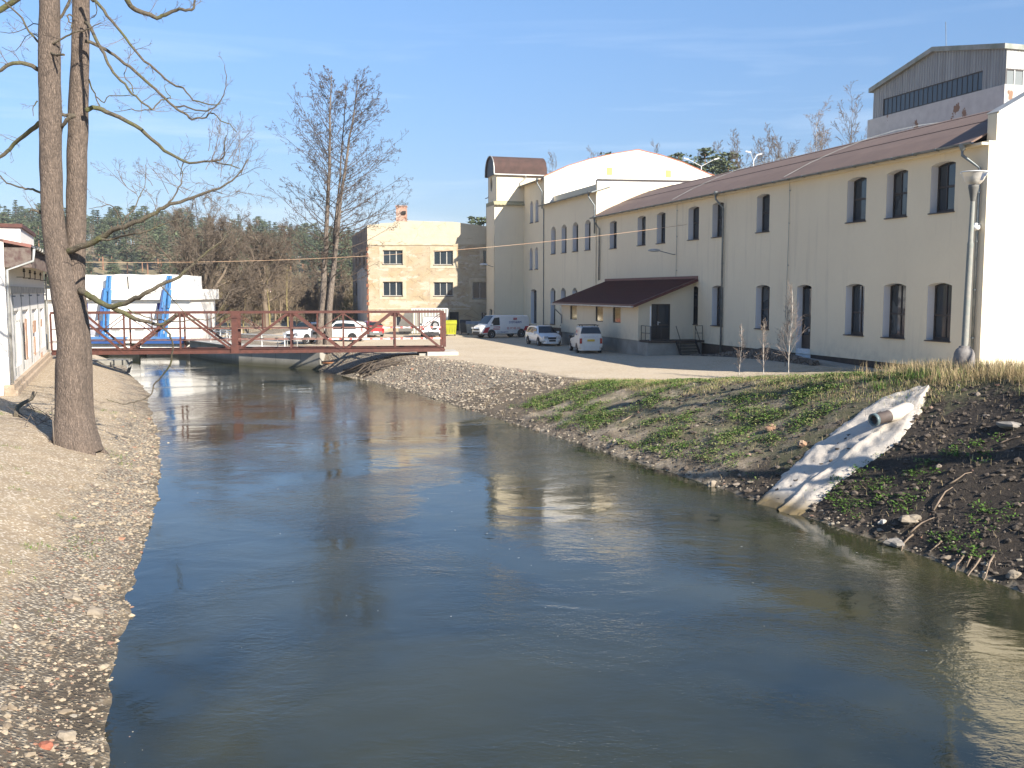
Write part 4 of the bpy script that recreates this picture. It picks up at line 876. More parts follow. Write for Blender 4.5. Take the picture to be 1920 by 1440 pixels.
# ---------------------------------------------------------------- quay wall and railings
qc = [G(600, 694, WZ), G(448, 684, WZ), G(356, 667.5, WZ)]
qw = empty('retaining_wall', (qc[1].x, qc[1].y, WZ)); tag(qw, 'grey concrete retaining wall with an angled corner along the river upstream', 'retaining wall')
mb = MB()
for p, q in zip(qc, qc[1:]):
    d = (q-p).normalized(); n = Vector((-d.y, d.x, 0)); 
    if n.y < 0 and p is qc[0]: n = -n
    if p is qc[1]: n = Vector((abs(d.y), abs(d.x)*(1), 0)).normalized()
    vs = [Vector((r.x, r.y, z))+n*k for r in (p, q) for k in (0, 1.6) for z in (-2.6, .02)]
    mb.add(vs, [(0, 1, 3, 2), (4, 6, 7, 5), (0, 4, 5, 1), (2, 3, 7, 6), (0, 2, 6, 4), (1, 5, 7, 3)])
t = NT('board_marked_concrete'); s = t.n('ShaderNodeSeparateXYZ'); t.l(t.gp, s.inputs[0])
c = t.mix(t.rng(t.noise(.8, 5), .35, .65), (.40, .38, .33), (.30, .285, .25))
pn = t.math('FRACT', t.math('MULTIPLY', s.outputs[0], .48)); c = t.mix(t.rng(pn, .03, .0), c, (.16, .15, .13))
c = t.mix(t.rng(t.noise(1, 5, .7, t.map((1.5, 1.5, .3))), .55, .7, 0, .5), c, (.2, .18, .14))
c = t.mix(t.math('MULTIPLY', t.rng(s.outputs[2], -.75, -1.15), .85), c, (.09, .085, .04))
mb.build('wall', t.fin(c, .9, t.bump(t.noise(10, 4), .3, .02)), qw)
cp = MB()
for p, q in zip(qc, qc[1:]): cp.beam(Vector((p.x, p.y+.75, .06)), Vector((q.x, q.y+.75, .06)), 1.75, .07)
cp.build('coping', simple('pale_coping_concrete', (.5, .48, .43), (.4, .38, .34), 3, .9), qw)
def fence(name, label, pts, h=1.0, m=None, step=1.6, group=None, bars=(.5, 1.0), r=.025):
    e = empty(name, pts[0]); tag(e, label, 'railing', group)
    ps = MB(); rl = MB()
    for p, q in zip(pts, pts[1:]):
        p = Vector(p); q = Vector(q); n = max(1, round((q-p).length/step))
        for k in range(n+1): c = p.lerp(q, k/n); ps.beam(c-Vector((0, 0, .05)), c+Vector((0, 0, h)), r*2.2)
        for b in bars: rl.beam(p+Vector((0, 0, h*b)), q+Vector((0, 0, h*b)), r*2)
    ps.build('post', m, e); rl.build('rail', m, e); return e
fz = .1
a, b, c_ = [Vector((p.x, p.y+.25, fz)) for p in qc]
fence('railing', 'white tube railing along the top of the concrete quay behind the rusty bridge', [a.lerp(b, .42), b+Vector((.05, .05, 0)), b.lerp(c_, .55)], .85, M['whitemetal'], 2.0)
fence('railing', 'short white gate-like railing panel on the quay beside the standing people', [b+Vector((-.6, 2.6, -.1)), b+Vector((-2.7, 4.6, -.1))], 1.05, M['whitemetal'], .9, bars=(.3, .65, 1.0))
fence('railing', 'short pale railing posts on the quay in front of the white pickup', [a.lerp(b, .28)+Vector((0, .3, 0)), a.lerp(b, .52)+Vector((0, .3, 0))], .6, M['zincl'], 1.2, bars=(1.0,))
# ---------------------------------------------------------------- rusty truss bridge
Zb, Zt = .22, 2.8
bl = G(97, 666, Zb); br_ = G(833, 659, Zb); bd = Vector((br_.x-bl.x, br_.y-bl.y, 0)); BL = bd.length; bd.normalize()
FB = Fr(bl.xy, bd.xy, (bd.y, -bd.x))
brg = empty('truss_bridge', (bl+br_)/2); tag(brg, 'rust red steel lattice truss footbridge spanning the river', 'bridge')
px = [97, 140, 234, 339, 441, 546, 644, 741, 833]
pa = [FB.at(x, 655)[0] for x in px]; BW = 1.7
patt = [('T', 'B'), ('T', 'B'), ('B', 'T'), ('T', 'B'), ('B', 'T'), ('T', 'B'), ('B', 'T'), ('T', 'B')]
zc = {'T': Zt-.07, 'B': Zb+.14}
for side, d in (('near', 0), ('far', BW)):
    mb = MB(); x0, x1 = pa[0], pa[-1]
    mb.fbox(FB, x0, x1, Zb, Zb+.03, d-.09, d+.09); mb.fbox(FB, x0, x1, Zb+.27, Zb+.30, d-.09, d+.09); mb.fbox(FB, x0, x1, Zb+.031, Zb+.269, d-.015, d+.015)
    mb.build('bottom_chord', M['rust'], brg)
    mb = MB(); mb.fbox(FB, x0, x1, Zt-.13, Zt, d-.07, d+.07)
    for k in range(1, 8): mb.fbox(FB, pa[k]-1.2, pa[k]-1.14, Zt-.131, Zt+.012, d-.075, d+.075)
    mb.build('top_chord', M['rust'], brg)
    for k, a in enumerate(pa):
        if k == 1: continue
        w = .19 if k == 4 else (.11 if k == 8 else .05)
        mb = MB(); mb.fbox(FB, a-w, a+w, Zb+.301, Zt-.131, d-.05, d+.05)
        if k == 4 and side == 'near': mb.fbox(FB, a-w-.05, a+w+.05, Zb+.0, Zb+.5, d-.11, d-.092); mb.fbox(FB, a-w-.03, a+w+.03, Zt-.4, Zt+.03, d-.1, d-.072)
        mb.build('post', M['rust'], brg)
    for k in range(1, 8):
        A, B = patt[k]
        if k == 1: A, B = 'T', 'B'
        p = FB.p(pa[k]+.1, zc[A], d+.004); q = FB.p(pa[k+1]-.1, zc[B], d+.004)
        mb = MB(); mb.beam(p, q, .09, .13); mb.build('diagonal', M['rust'], brg)
        # sub-post from the top chord to the middle of the diagonal
        m_ = p.lerp(q, .5); mb = MB(); mb.beam(m_, Vector((m_.x, m_.y, Zt-.13)), .05)
        f = pa[k+1] if A == 'T' else pa[k]
        mb.beam(m_, FB.p(f, Zt-.15, d), .045); mb.build('brace', M['rust'], brg)
        mb = MB(); f2 = pa[k] if A == 'T' else pa[k+1]; mb.fbox(FB, f2-.22, f2+.22, Zt-.34, Zt-.131, d-.016, d+.012); mb.build('gusset', M['rust'], brg)
    for z in (1.05, 1.75):
        mb = MB(); mb.smooth = True; q = d+(.1 if d == 0 else -.1); mb.tube([FB.p(pa[0], z, q), FB.p(pa[-1]-.05, z, q)], .028, 6); mb.build('handrail', M['rustl'], brg)
mb = MB()
for k in range(9): mb.fbox(FB, pa[k]-.06, pa[k]+.06, Zb+.03, Zb+.16, .092, BW-.092)
mb.fbox(FB, pa[0], pa[-1], Zb+.18, Zb+.21, .1, BW-.1)
mb.build('deck', M['rust'], brg)
mb = MB()
for z, x0, x1 in ((1.06, pa[6]+1.2, pa[8]-.1), (1.76, pa[7]-.8, pa[8]-.1), (1.06, pa[5]+2.2, pa[6]+1)):
    n = 22; vs = []
    for k in range(n+1): a = x0+(x1-x0)*k/n; w = .045+.012*math.sin(k*1.9); vs += [FB.p(a, z-w, -.0+.05+.012*math.sin(k*2.3)), FB.p(a, z+w, .05+.012*math.cos(k*1.7))]
    mb.add(vs, [(2*k, 2*k+1, 2*k+3, 2*k+2) for k in range(n)])
t = NT('barrier_tape'); s = t.n('ShaderNodeSeparateXYZ'); t.l(t.gp, s.inputs[0]); c = t.mix(t.math('GREATER_THAN', t.math('FRACT', t.math('MULTIPLY', s.outputs[0], 1.6)), .72), (.75, .74, .72), (.55, .12, .1))
tp = mb.build('barrier_tape', t.fin(c, .5), None); tag(recenter(tp), 'white and red barrier tape strung along the bridge handrails', 'barrier tape')
ab = empty('bridge_abutment', FB.p(pa[-1]-.4, -.3, .8)); tag(ab, 'pale concrete block carrying the near-yard end of the rusty bridge', 'abutment')
mb = MB(); mb.fbox(FB, pa[-1]-1.1, pa[-1]+.85, -.75, Zb-.003, -.5, BW+.5); mb.build('block', simple('fresh_pale_concrete', (.55, .52, .46), (.45, .42, .37), 3, .9, .4, 12), ab)
mb = MB(); mb.fbox(FB, pa[-1]-1.6, pa[-1]-1.103, -.9, Zb-.1, -.3, BW+.3); mb.build('footing', M['concrete'], ab)
# debris and slabs at the water on the left bank
for (x, y, sx, sy, lab) in ((188, 681, 3.4, .9, 'low pale concrete slab at the water edge behind the big tree'),):
    p = hit(x, y); mb = MB(); mb.box((p.x, p.y, p.z+.05), (sx, sy, .34), Matrix.Rotation(.1, 3, 'Z')); mb.box((p.x+2.1, p.y-.5, p.z-.2), (.16, .16, .8), Matrix.Rotation(.3, 3, 'Y')); mb.box((p.x+1.0, p.y-.5, p.z-.1), (.12, .12, .6))
    tag(recenter(mb.build('concrete_slab', M['concrete'])), lab, 'slab')
# ---------------------------------------------------------------- vehicles
car_white = simple('white_car_paint', (.80, .80, .78), (.76, .76, .74), 2, .28, Coat_Weight=.6); car_red = simple('red_car_paint', (.42, .03, .035), (.36, .03, .03), 2, .3, Coat_Weight=.6)
car_dirty = simple('dull_white_car_paint', (.66, .65, .60), (.6, .58, .53), 2, .42)
cglass = NT('car_glass').fin((.02, .028, .032), .05); rubber = simple('tyre_rubber', (.018, .018, .018), None, 9, .85); rimm = simple('wheel_trim', (.55, .56, .56), (.4, .4, .4), 8, .35, Metallic=.5)
blackp = simple('black_trim', (.03, .03, .032), None, 9, .6); lampw = NT('headlamp').fin((.6, .63, .66), .1, None, Metallic=.4); lampr = NT('tail_lamp').fin((.30, .02, .02), .15); redp = simple('red_livery', (.5, .03, .05), None, 4, .35); bluep = NT('blue_livery').fin((.07, .09, .28), .4); platew = NT('plate_white').fin((.6, .6, .58), .5); platey = NT('plate_yellow').fin((.6, .42, .05), .5)
def vehicle(label, cat, pos, yaw, L, Wd, Ht, st, wx, wr=.31, paint=None, side=(), front=None, rear=None, bump=None, name='parked_car', mirror=None, hl=None, tl=None, group='vehicles parked in the yard', bz=.2, nose=None):
    """st: stations (x from tail to nose, z floor, z belt, z top, half width at belt, half width at top)"""
    root = empty(name, pos, yaw); tag(root, label, cat, group); paint = paint or car_white
    mb = MB(); mb.smooth = True; n = 14
    def sec(s):
        x, zb, zm, zt, hw, ht = s
        h = [(hw*.80, zb), (hw*.97, zb+.08), (hw, zb+(zm-zb)*.45), (hw*.985, zm), (ht+(hw-ht)*.18, zm+(zt-zm)*.55), (ht, zt-.07*min(1, (zt-zm)*2)), (ht*.86, zt)]
        return [(x, y, z) for y, z in h]+[(x, -y, z) for y, z in h[::-1]]
    vs = [v for s in st for v in sec(s)]; m = len(st)
    mb.add(vs, [(i*n+k, i*n+(k+1) % n, (i+1)*n+(k+1) % n, (i+1)*n+k) for i in range(m-1) for k in range(n)]+[tuple(range(n)), tuple((m-1)*n+k for k in range(n))])
    body = mb.build('body', paint, root, local=False, sharp=38)
    def S(x):
        for a, b in zip(st, st[1:]):
            if a[0] <= x <= b[0]: f = (x-a[0])/(b[0]-a[0]+1e-9); return [a[i]+(b[i]-a[i])*f for i in range(6)]
        return list(st[-1] if x > st[-1][0] else st[0])
    def sp(x, f, sgn, off=.012):
        x_, zb, zm, zt, hw, ht = S(x)
        if f < 0: y = hw; z = zm+(zm-zb)*f
        else:
            P = [(0, hw*.985, zm), (.55, ht+(hw-ht)*.18, zm+(zt-zm)*.55), (1, ht, zt-.07*min(1, (zt-zm)*2))]
            for (f0, y0, z0), (f1, y1, z1) in zip(P, P[1:]):
                if f0 <= f <= f1: g = (f-f0)/(f1-f0); y = y0+(y1-y0)*g; z = z0+(z1-z0)*g
        return Vector((x, sgn*(y+off), z))
    for pts in side:                                   # side windows: (x, f) corner lists
        for sgn in (-1, 1):
            g = MB(); k = len(pts)
            g.add([sp(x, f, sgn) for x, f in pts]+[sp(x, f, sgn, -.02) for x, f in pts], [tuple(range(k))]+[(i, (i+1) % k, k+(i+1) % k, k+i) for i in range(k)])
            g.build('side_window', cglass, root, local=False)
    def cross_glass(x0, x1, nm, off):
        g = MB(); a, b = S(x0), S(x1); ya, yb = a[4]*.86, b[5]*.84
        if x0 == x1: a = S(x0); ya = a[4]*.82; za, zb_ = a[2]+.04, a[3]-.12
        else: za, zb_ = a[3]+.0, b[3]-.0
        o = Vector((off, 0, .02)); k = [Vector((x0, -ya, za)), Vector((x0, ya, za)), Vector((x1, yb, zb_)), Vector((x1, -yb, zb_))]
        g.add([p+o for p in k]+[p-o*1.5 for p in k], [(0, 1, 2, 3), (0, 1, 5, 4), (1, 2, 6, 5), (2, 3, 7, 6), (3, 0, 4, 7)]); g.build(nm, cglass, root, local=False)
    if front: cross_glass(front[0], front[1], 'windscreen', .015)
    if rear: cross_glass(rear[0], rear[1], 'rear_window', -.015)
    hw = max(s[4] for s in st)
    for x in wx:
        for sgn in (-1, 1):
            R = Matrix.Rotation(PI/2, 3, 'X')
            a_ = MB(); a_.smooth = False; a_.lathe([(0, -.004), (wr*1.22, -.004), (wr*1.22, .004), (0, .004)], 22, (x, sgn*(S(x)[4]+.004), wr+.03), R); a_.build('wheel_arch', blackp, root, local=False)
            w = MB(); w.smooth = True; w.lathe([(wr*.62, -.1), (wr*.93, -.1), (wr, -.07), (wr, .07), (wr*.93, .1), (wr*.62, .1)], 22, (x, sgn*(hw-.075), wr), R)
            wo_ = w.build('wheel', rubber, root, local=False, sharp=35)
            r_ = MB(); r_.lathe([(0, -.085), (wr*.18, -.095), (wr*.2, -.07), (wr*.5, -.06), (wr*.63, -.09), (wr*.63, .09), (wr*.5, .06), (wr*.2, .07), (wr*.18, .095), (0, .085)], 18, (x, sgn*(hw-.075), wr), R)
            r_.build('rim', rimm, wo_, local=False)
    x1 = st[-1][0]; x0 = st[0][0]; f = S(x1); b = S(x0)
    bm = bump or paint
    for xx, s_, nm in ((x1, f, 'bumper'), (x0, b, 'bumper')):
        g = MB(); sg = 1 if xx > 0 else -1
        pts = [(xx-sg*.42, s_[4]*.99+.03), (xx-sg*.12, s_[4]*.96), (xx+sg*.05, s_[4]*.75), (xx+sg*.08, 0), (xx+sg*.05, -s_[4]*.75), (xx-sg*.12, -s_[4]*.96), (xx-sg*.42, -s_[4]*.99-.03)]
        k = len(pts); z0, z1 = bz, bz+.3; vs = [(x, y, z) for z in (z0, z1) for x, y in pts]
        g.add(vs, [(i, i+1, k+i+1, k+i) for i in range(k-1)]+[tuple(range(k)), tuple(range(k, 2*k))]); g.build(nm, bm, root, local=False)
    if hl:
        for sgn in (-1, 1):
            g = MB(); g.box((x1-.03, sgn*(f[4]*.78), hl), (.12, .34, .16), Matrix.Rotation(-sgn*.25, 3, 'Z')); g.build('headlight', lampw, root, local=False)
    if tl:
        for sgn in (-1, 1):
            g = MB(); g.box((x0+.03, sgn*(b[4]*.9), tl), (.12, .16, .34)); g.build('tail_light', lampr, root, local=False)
    if nose:
        g = MB(); g.box((x1+.015, 0, nose[0]), (.06, nose[1], nose[2])); g.build('grille', blackp, root, local=False)
    if mirror:
        for sgn in (-1, 1):
            g = MB(); q = sp(mirror, .12, sgn, .0); g.box(q+Vector((0, sgn*.11, .06)), (.12, .2, .15)); g.build('wing_mirror', paint if paint is not car_dirty else blackp, root, local=False)
    return root, sp, S
def plate(root, x, z, m, w=.5, h=.12):
    g = MB(); g.box((x, 0, z), (.02, w, h)); g.build('number_plate', m, root, local=False)
def text(body, root, loc, rot, size, m, name='lettering', ext=.004):
    cu = bpy.data.curves.new(name, 'FONT'); cu.body = body; cu.size = size; cu.extrude = ext; cu.align_x = 'CENTER'; cu.align_y = 'CENTER'; 
    tmp = bpy.data.objects.new(name, cu); me = bpy.data.meshes.new_from_object(tmp); bpy.data.objects.remove(tmp); me.name = name; me.materials.clear(); me.materials.append(m)
    o = bpy.data.objects.new(name, me); col.objects.link(o); o.parent = root; o.location = loc; o.rotation_euler = rot; return o
# panel van with red and blue livery, seen from its left side
def vdir(px0, px1, y, z=0): p = G(px0, y, z); q = G(px1, y, z); return p, q
pv_ = G(900, 634, 0); pw = G(966, 634.5, 0)
yv = math.atan2(G(899, 634, 0).y-G(973, 632, 0).y, G(899, 634, 0).x-G(973, 632, 0).x)
vc = (G(905, 634.2, 0)+G(967, 632.6, 0))/2+Vector((.1, .9, 0))
st = [(-2.42, .32, 1.05, 1.82, .90, .80), (-2.3, .3, 1.08, 1.93, .95, .84), (0.9, .3, 1.08, 1.96, .95, .84), (1.15, .3, 1.08, 1.92, .95, .82), (1.75, .3, 1.04, 1.30, .94, .80), (1.83, .3, 1.02, 1.14, .93, .80), (2.2, .32, .9, 1.03, .9, .74), (2.42, .36, .68, .84, .80, .66), (2.46, .4, .6, .7, .72, .6)]
van, sp, S = vehicle('white panel van with red and blue lettering parked in the shade by the tower', 'van', vc, yv, 4.9, 1.9, 1.96, st, (-1.55, 1.45), .33, side=[[(.62, .04), (1.55, .04), (1.12, .82), (.62, .86)]], front=(1.79, 1.17), bump=blackp, hl=.86, tl=1.0, mirror=1.45, name='panel_van', bz=.24, nose=(.74, .9, .12))
def lside(x0, x1, f0, f1, nm, m, sgn=1, sk=0):
    g = MB(); n = 6; vs = []
    for k in range(n+1): x = x0+(x1-x0)*k/n; vs += [sp(x, f0, sgn, .018), sp(x+sk, f1, sgn, .018)]
    g.add(vs, [(2*k, 2*k+1, 2*k+3, 2*k+2) for k in range(n)]); return g.build(nm, m, van, local=False)
for sgn in (1, -1):
    lside(1.85, 2.3, -.75, -.12, 'livery_flash', redp, sgn, -.25); lside(-2.4, -1.75, -.62, -.12, 'livery_flash', redp, sgn, -.2)
    rz = PI if sgn > 0 else 0
    y = .965*sgn
    text('SYSTHERM', van, (-.95, y-.035*sgn, 1.34), (PI/2-.1*1, 0, rz), .27, bluep)
    text('32 77 42 112', van, (-.75, y+.01*sgn, .82), (PI/2, 0, rz), .26, redp)
    text('service@systherm.cz', van, (.35, y+.01*sgn, .52), (PI/2, 0, rz), .13, bluep)
    g = MB()
    for k in range(3): g.box((-.95-sgn*.0, (.945-.03)*sgn, 1.56+k*.07), (.34, .012, .042))
    g.box((-1.1*1, .92*sgn, 1.665), (.05, .012, .1)); g.box((-.8, .925*sgn, 1.595), (.05, .012, .1)); g.build('emblem', redp, van, local=False)
    g = MB()
    for z in (.98, .86, .74): g.box((.95+(.0), .972*sgn, z), (.62, .012, .035))
    g.box((.65, .972*sgn, .92), (.035, .012, .12)); g.box((1.25, .972*sgn, .80), (.035, .012, .12)); g.build('emblem', redp, van, local=False)
# estate car facing the photographer
ec = (G(1002, 647, 0)+G(1048, 650, 0))/2+Vector((-.2, 1.4, 0))
fa = G(1030, 649.5, 0); ra = G(1003, 645, 0); ye = math.atan2(fa.y-ra.y, fa.x-ra.x)
st = [(-2.1, .35, .8, .95, .72, .62), (-2.06, .28, .88, 1.10, .80, .66), (-1.85, .26, .9, 1.37, .83, .62), (-1.5, .25, .9, 1.45, .84, .60), (.1, .25, .9, 1.46, .84, .60), (.35, .25, .9, 1.42, .84, .60), (1.08, .25, .88, .98, .83, .66), (1.2, .25, .86, .93, .83, .66), (1.8, .27, .72, .80, .80, .62), (2.05, .32, .60, .66, .70, .55), (2.12, .36, .5, .56, .62, .5)]
est, sp, S = vehicle('white estate car facing the river, parked in shade between panel van and small van', 'car', ec, ye, 4.2, 1.7, 1.45, st, (-1.25, 1.3), .3, side=[[(-.55, .06), (.8, .06), (.3, .82), (-.5, .88)], [(-1.4, .06), (-.62, .06), (-.57, .88), (-1.4, .84)], [(-1.9, .12), (-1.47, .06), (-1.47, .84), (-1.75, .72)]], front=(1.14, .38), rear=(-2.04, -1.83), hl=.66, tl=.85, mirror=.75, nose=(.6, .62, .14))
plate(est, 2.215, .42, blackp); g = MB()
for s in (-1, 1): g.beam((-1.5, s*.55, 1.49), (.1, s*.55, 1.49), .035)
g.build('roof_rail', blackp, est, local=False)
# small high-roofed van seen from behind
sc_ = (G(1103, 663, 0)+G(1149, 661, 0))/2+Vector((-.9, 1.5, 0)); rA = G(1107, 663.5, 0); rF = G(1085, 656, 0)
ys = math.atan2(rF.y-rA.y, rF.x-rA.x)
st = [(-2.08, .36, .92, 1.02, .74, .66), (-2.02, .3, .98, 1.35, .79, .66), (-1.86, .28, 1.0, 1.68, .80, .63), (-1.6, .27, 1.0, 1.74, .81, .64), (-.1, .26, .98, 1.72, .81, .64), (.2, .26, .95, 1.55, .81, .6), (.45, .26, .92, 1.40, .81, .6), (1.0, .26, .9, .99, .8, .62), (1.1, .26, .88, .93, .8, .62), (1.75, .28, .74, .8, .76, .6), (2.0, .33, .6, .68, .68, .55)]
sv_, sp, S = vehicle('small white box van seen from behind with yellow plate and roof bars by the annex', 'van', sc_, ys, 4.1, 1.65, 1.75, st, (-1.2, 1.3), .29, paint=car_dirty, side=[[(-.3, .05), (.78, .05), (.35, .8), (-.25, .62)]], front=(1.05, .42), rear=(-2.03, -1.85), hl=.66, tl=.82, mirror=.8, name='small_van')
plate(sv_, -2.13, .86, platey, .48, .13)
g = MB()
for x in (-1.6, -.6): g.box((x, 0, 1.83), (.07, 1.25, .04)); [g.box((x, s*.5, 1.78), (.06, .05, .12)) for s in (-1, 1)]
g.build('roof_bar', blackp, sv_, local=False)
for sgn in (1, -1):
    g = MB(); g.box((-.95, sgn*.745, 1.42), (.24, .012, .2)); g.build('emblem', redp, sv_, local=False); text('SYSTHERM', sv_, (-.95, .775*sgn, 1.2), (PI/2, 0, PI if sgn > 0 else 0), .13, bluep)
text('WWW.SYSTHERM.CZ', sv_, (-2.07, 0, 1.06), (PI/2, 0, -PI/2), .09, bluep)
# two white vehicles behind the bridge, around the alder trunks
pk = G(560, 645, 0)+Vector((.6, .95, 0)); pka = math.atan2(G(545, 646.5, 0).y-G(588, 644, 0).y-.8, G(545, 646.5, 0).x-G(588, 644, 0).x)
st = [(-2.2, .42, .98, 1.06, .74, .68), (-2.1, .36, 1.0, 1.12, .82, .74), (-1.05, .34, 1.02, 1.14, .84, .76), (-.95, .34, 1.03, 1.62, .84, .66), (.35, .34, 1.03, 1.66, .84, .64), (1.0, .34, 1.02, 1.12, .84, .72), (1.1, .34, 1.0, 1.08, .84, .72), (1.9, .38, .9, .98, .82, .7), (2.12, .42, .75, .86, .74, .6), (2.2, .46, .62, .7, .68, .55)]
pk_, sp, S = vehicle('white pickup with dark door emblem parked left of the tall alder trunks behind the bridge', 'pickup', pk, pka, 4.4, 1.75, 1.7, st, (-1.3, 1.35), .36, side=[[(-.2, .05), (.8, .05), (.35, .8), (-.2, .84)], [(-.85, .05), (-.3, .05), (-.3, .84), (-.8, .8)]], front=(1.05, .38), rear=(-1.02, -.97), hl=.82, tl=.9, mirror=.85, name='pickup', bump=rimm, bz=.3, nose=(.74, .7, .16))
for sgn in (1, -1):
    g = MB(); g.box((.35, .86*sgn, .82), (.5, .012, .2)); g.build('emblem', blackp, pk_, local=False)
hb = G(628, 641, 0)+Vector((.3, 1.2, 0))
st = [(-1.95, .36, .9, 1.0, .76, .66), (-1.9, .3, .95, 1.45, .82, .66), (-1.6, .28, .97, 1.62, .84, .64), (.2, .28, .97, 1.66, .84, .62), (.95, .28, .95, 1.08, .84, .68), (1.05, .28, .92, 1.0, .84, .68), (1.7, .3, .8, .88, .8, .64), (1.95, .36, .62, .7, .7, .56)]
hb_, sp, S = vehicle('white high estate car mostly hidden by the alder trunks, right of the pickup', 'car', hb, PI-.15, 4, 1.7, 1.65, st, (-1.2, 1.2), .31, side=[[(-.35, .05), (.65, .05), (.25, .8), (-.35, .84)], [(-1.5, .08), (-.45, .05), (-.45, .84), (-1.35, .76)]], front=(1.0, .23), rear=(-1.92, -1.62), hl=.7, tl=.9, mirror=.7)
# red hatchback with its tail to us
rc = G(694, 632, 0)+Vector((-.2, 1.6, 0))
st = [(-1.9, .34, .8, .9, .74, .64), (-1.86, .3, .86, 1.0, .8, .66), (-1.45, .27, .88, 1.30, .82, .60), (-1.0, .26, .88, 1.38, .82, .58), (.1, .26, .88, 1.40, .82, .58), (.85, .26, .86, .96, .82, .64), (.95, .26, .84, .9, .82, .64), (1.65, .3, .7, .78, .78, .6), (1.9, .36, .55, .62, .68, .5)]
rd, sp, S = vehicle('red hatchback with grey bumper seen from behind near the yellow building', 'car', rc, math.radians(112), 3.9, 1.65, 1.4, st, (-1.15, 1.2), .29, paint=car_red, side=[[(-.3, .05), (.6, .05), (.1, .82), (-.3, .86)], [(-1.2, .08), (-.38, .05), (-.38, .86), (-1.05, .78)]], front=(.9, .14), rear=(-1.84, -1.44), hl=.66, tl=.72, mirror=.6, bump=simple('grey_bumper', (.14, .14, .14), None, 6, .7))
plate(rd, -2.0, .45, platew)
# white off-roader with spare wheel on its back door
jc = G(812, 633, 0)+Vector((-.3, 1.6, 0))
st = [(-1.95, .4, .95, 1.1, .8, .74), (-1.93, .36, 1.0, 1.72, .86, .72), (-1.7, .35, 1.0, 1.82, .87, .72), (.2, .35, 1.0, 1.84, .87, .70), (.65, .35, 1.0, 1.14, .86, .74), (.75, .35, .98, 1.08, .86, .74), (1.75, .38, .92, 1.0, .84, .7), (1.95, .42, .8, .88, .8, .66)]
jp, sp, S = vehicle('white off-road car with a spare wheel on its tail door beside the yellow bin', 'off-road car', jc, math.radians(96), 4, 1.8, 1.85, st, (-1.15, 1.25), .36, side=[[(-.45, .05), (.45, .05), (.1, .84), (-.4, .86)], [(-1.75, .06), (-.52, .05), (-.5, .86), (-1.65, .84)]], front=(.7, .23), rear=(-1.942, -1.70), hl=.8, tl=.85, mirror=.5, bump=blackp)
plate(jp, -2.05, .6, platew)
g = MB(); g.smooth = True; R = Matrix.Rotation(PI/2, 3, 'Y'); g.lathe([(.1, -.09), (.28, -.1), (.35, -.06), (.35, .06), (.28, .1), (.1, .09)], 22, (-2.07, -.32, 1.12), R); sw = g.build('spare_wheel', rubber, jp, local=False, sharp=35)
g = MB(); g.lathe([(0, -.1), (.2, -.105), (.22, -.06), (.22, .06), (0, .06)], 18, (-2.07, -.32, 1.12), R); g.build('rim', rimm, sw, local=False)
# ---------------------------------------------------------------- bins and the container by the far wall
def bin_(label, pos, w, d, h, m, lid, yaw=0, group=None, name='wheelie_bin'):
    r = empty(name, pos, yaw); tag(r, label, 'waste bin', group)
    g = MB(); b = [(-w*.42, -d*.4, .14), (w*.42, -d*.4, .14), (w*.42, d*.4, .14), (-w*.42, d*.4, .14)]; tp_ = [(-w/2, -d/2, h*.8), (w/2, -d/2, h*.8), (w/2, d/2, h*.8), (-w/2, d/2, h*.8)]
    g.add(b+tp_, [(0, 1, 2, 3), (0, 1, 5, 4), (1, 2, 6, 5), (2, 3, 7, 6), (3, 0, 4, 7)])
    for k in range(4): x = -w*.36+k*w*.24; g.box((x, -d*.46, h*.5), (.03, .04, h*.5))
    g.box((0, -d/2, h*.78), (w*1.04, .06, .07)); g.build('body', m, r, local=False)
    g = MB(); n = 7; pr = [(-d/2-.03, h*.81)]+[(d*(-.5+k/n), h*.82+(h*.2)*math.sin(PI*(k/n)**.8)) for k in range(1, n)]+[(d/2+.02, h*.81)]; k = len(pr)
    g.add([(x, y, z) for x in (-w*.52, w*.52) for y, z in pr], [(i, i+1, k+i+1, k+i) for i in range(k-1)]+[tuple(range(k)), tuple(range(k, 2*k))]); g.build('lid', lid, r, local=False)
    for x in (-w*.36, w*.36):
        for y in (-d*.33, d*.33):
            g = MB(); g.lathe([(0, -.03), (.08, -.03), (.08, .03), (0, .03)], 10, (x, y, .08), Matrix.Rotation(PI/2, 3, 'Y')); g.build('wheel', rubber, r, local=False)
    return r
yel = simple('yellow_green_plastic', (.36, .37, .02), (.30, .31, .02), 2, .45); galv = simple('galvanised_bin', (.32, .34, .35), (.22, .24, .25), 3, .45, Metallic=.5)
bin_('yellow waste bin with rounded lid in the shade at the far wall', G(845.5, 629.5, 0), 1.0, .95, 1.4, yel, yel, .12)
bin_('grey galvanised waste bin between tower and yellow bin, right of the dark one', G(887, 627.5, 0), 1.25, .95, 1.25, galv, galv, -.05, name='waste_bin')
bin_('dark grey waste bin between yellow bin and galvanised bin', G(872.5, 626.5, 0), 1.0, .9, 1.35, simple('dark_grey_plastic', (.10, .10, .095), None, 4, .6), blackp, .05, name='waste_bin')
ct = empty('steel_container', G(806, 625.5, 0)); tag(ct, 'pale corrugated steel container standing against the yellow building', 'container')
p0 = G(772, 626, 0); p1 = G(840, 626, 0); cw_ = corr('container_corrugated', (.50, .50, .44), (.42, .42, .38), (1, 0)); g = MB(); g.bx(p0.x, p1.x, p0.y, p0.y+2.2, .05, 2.35); g.build('body', cw_, ct)
g = MB(); [g.bx(x-.05, x+.05, p0.y-.03, p0.y-.002, .05, 2.38) for x in (p0.x+.05, (p0.x+p1.x)/2, p1.x-.05)]; g.bx(p0.x, p1.x, p0.y-.03, p0.y-.002, 2.355, 2.45); g.build('frame', M['whitemetal'], ct)
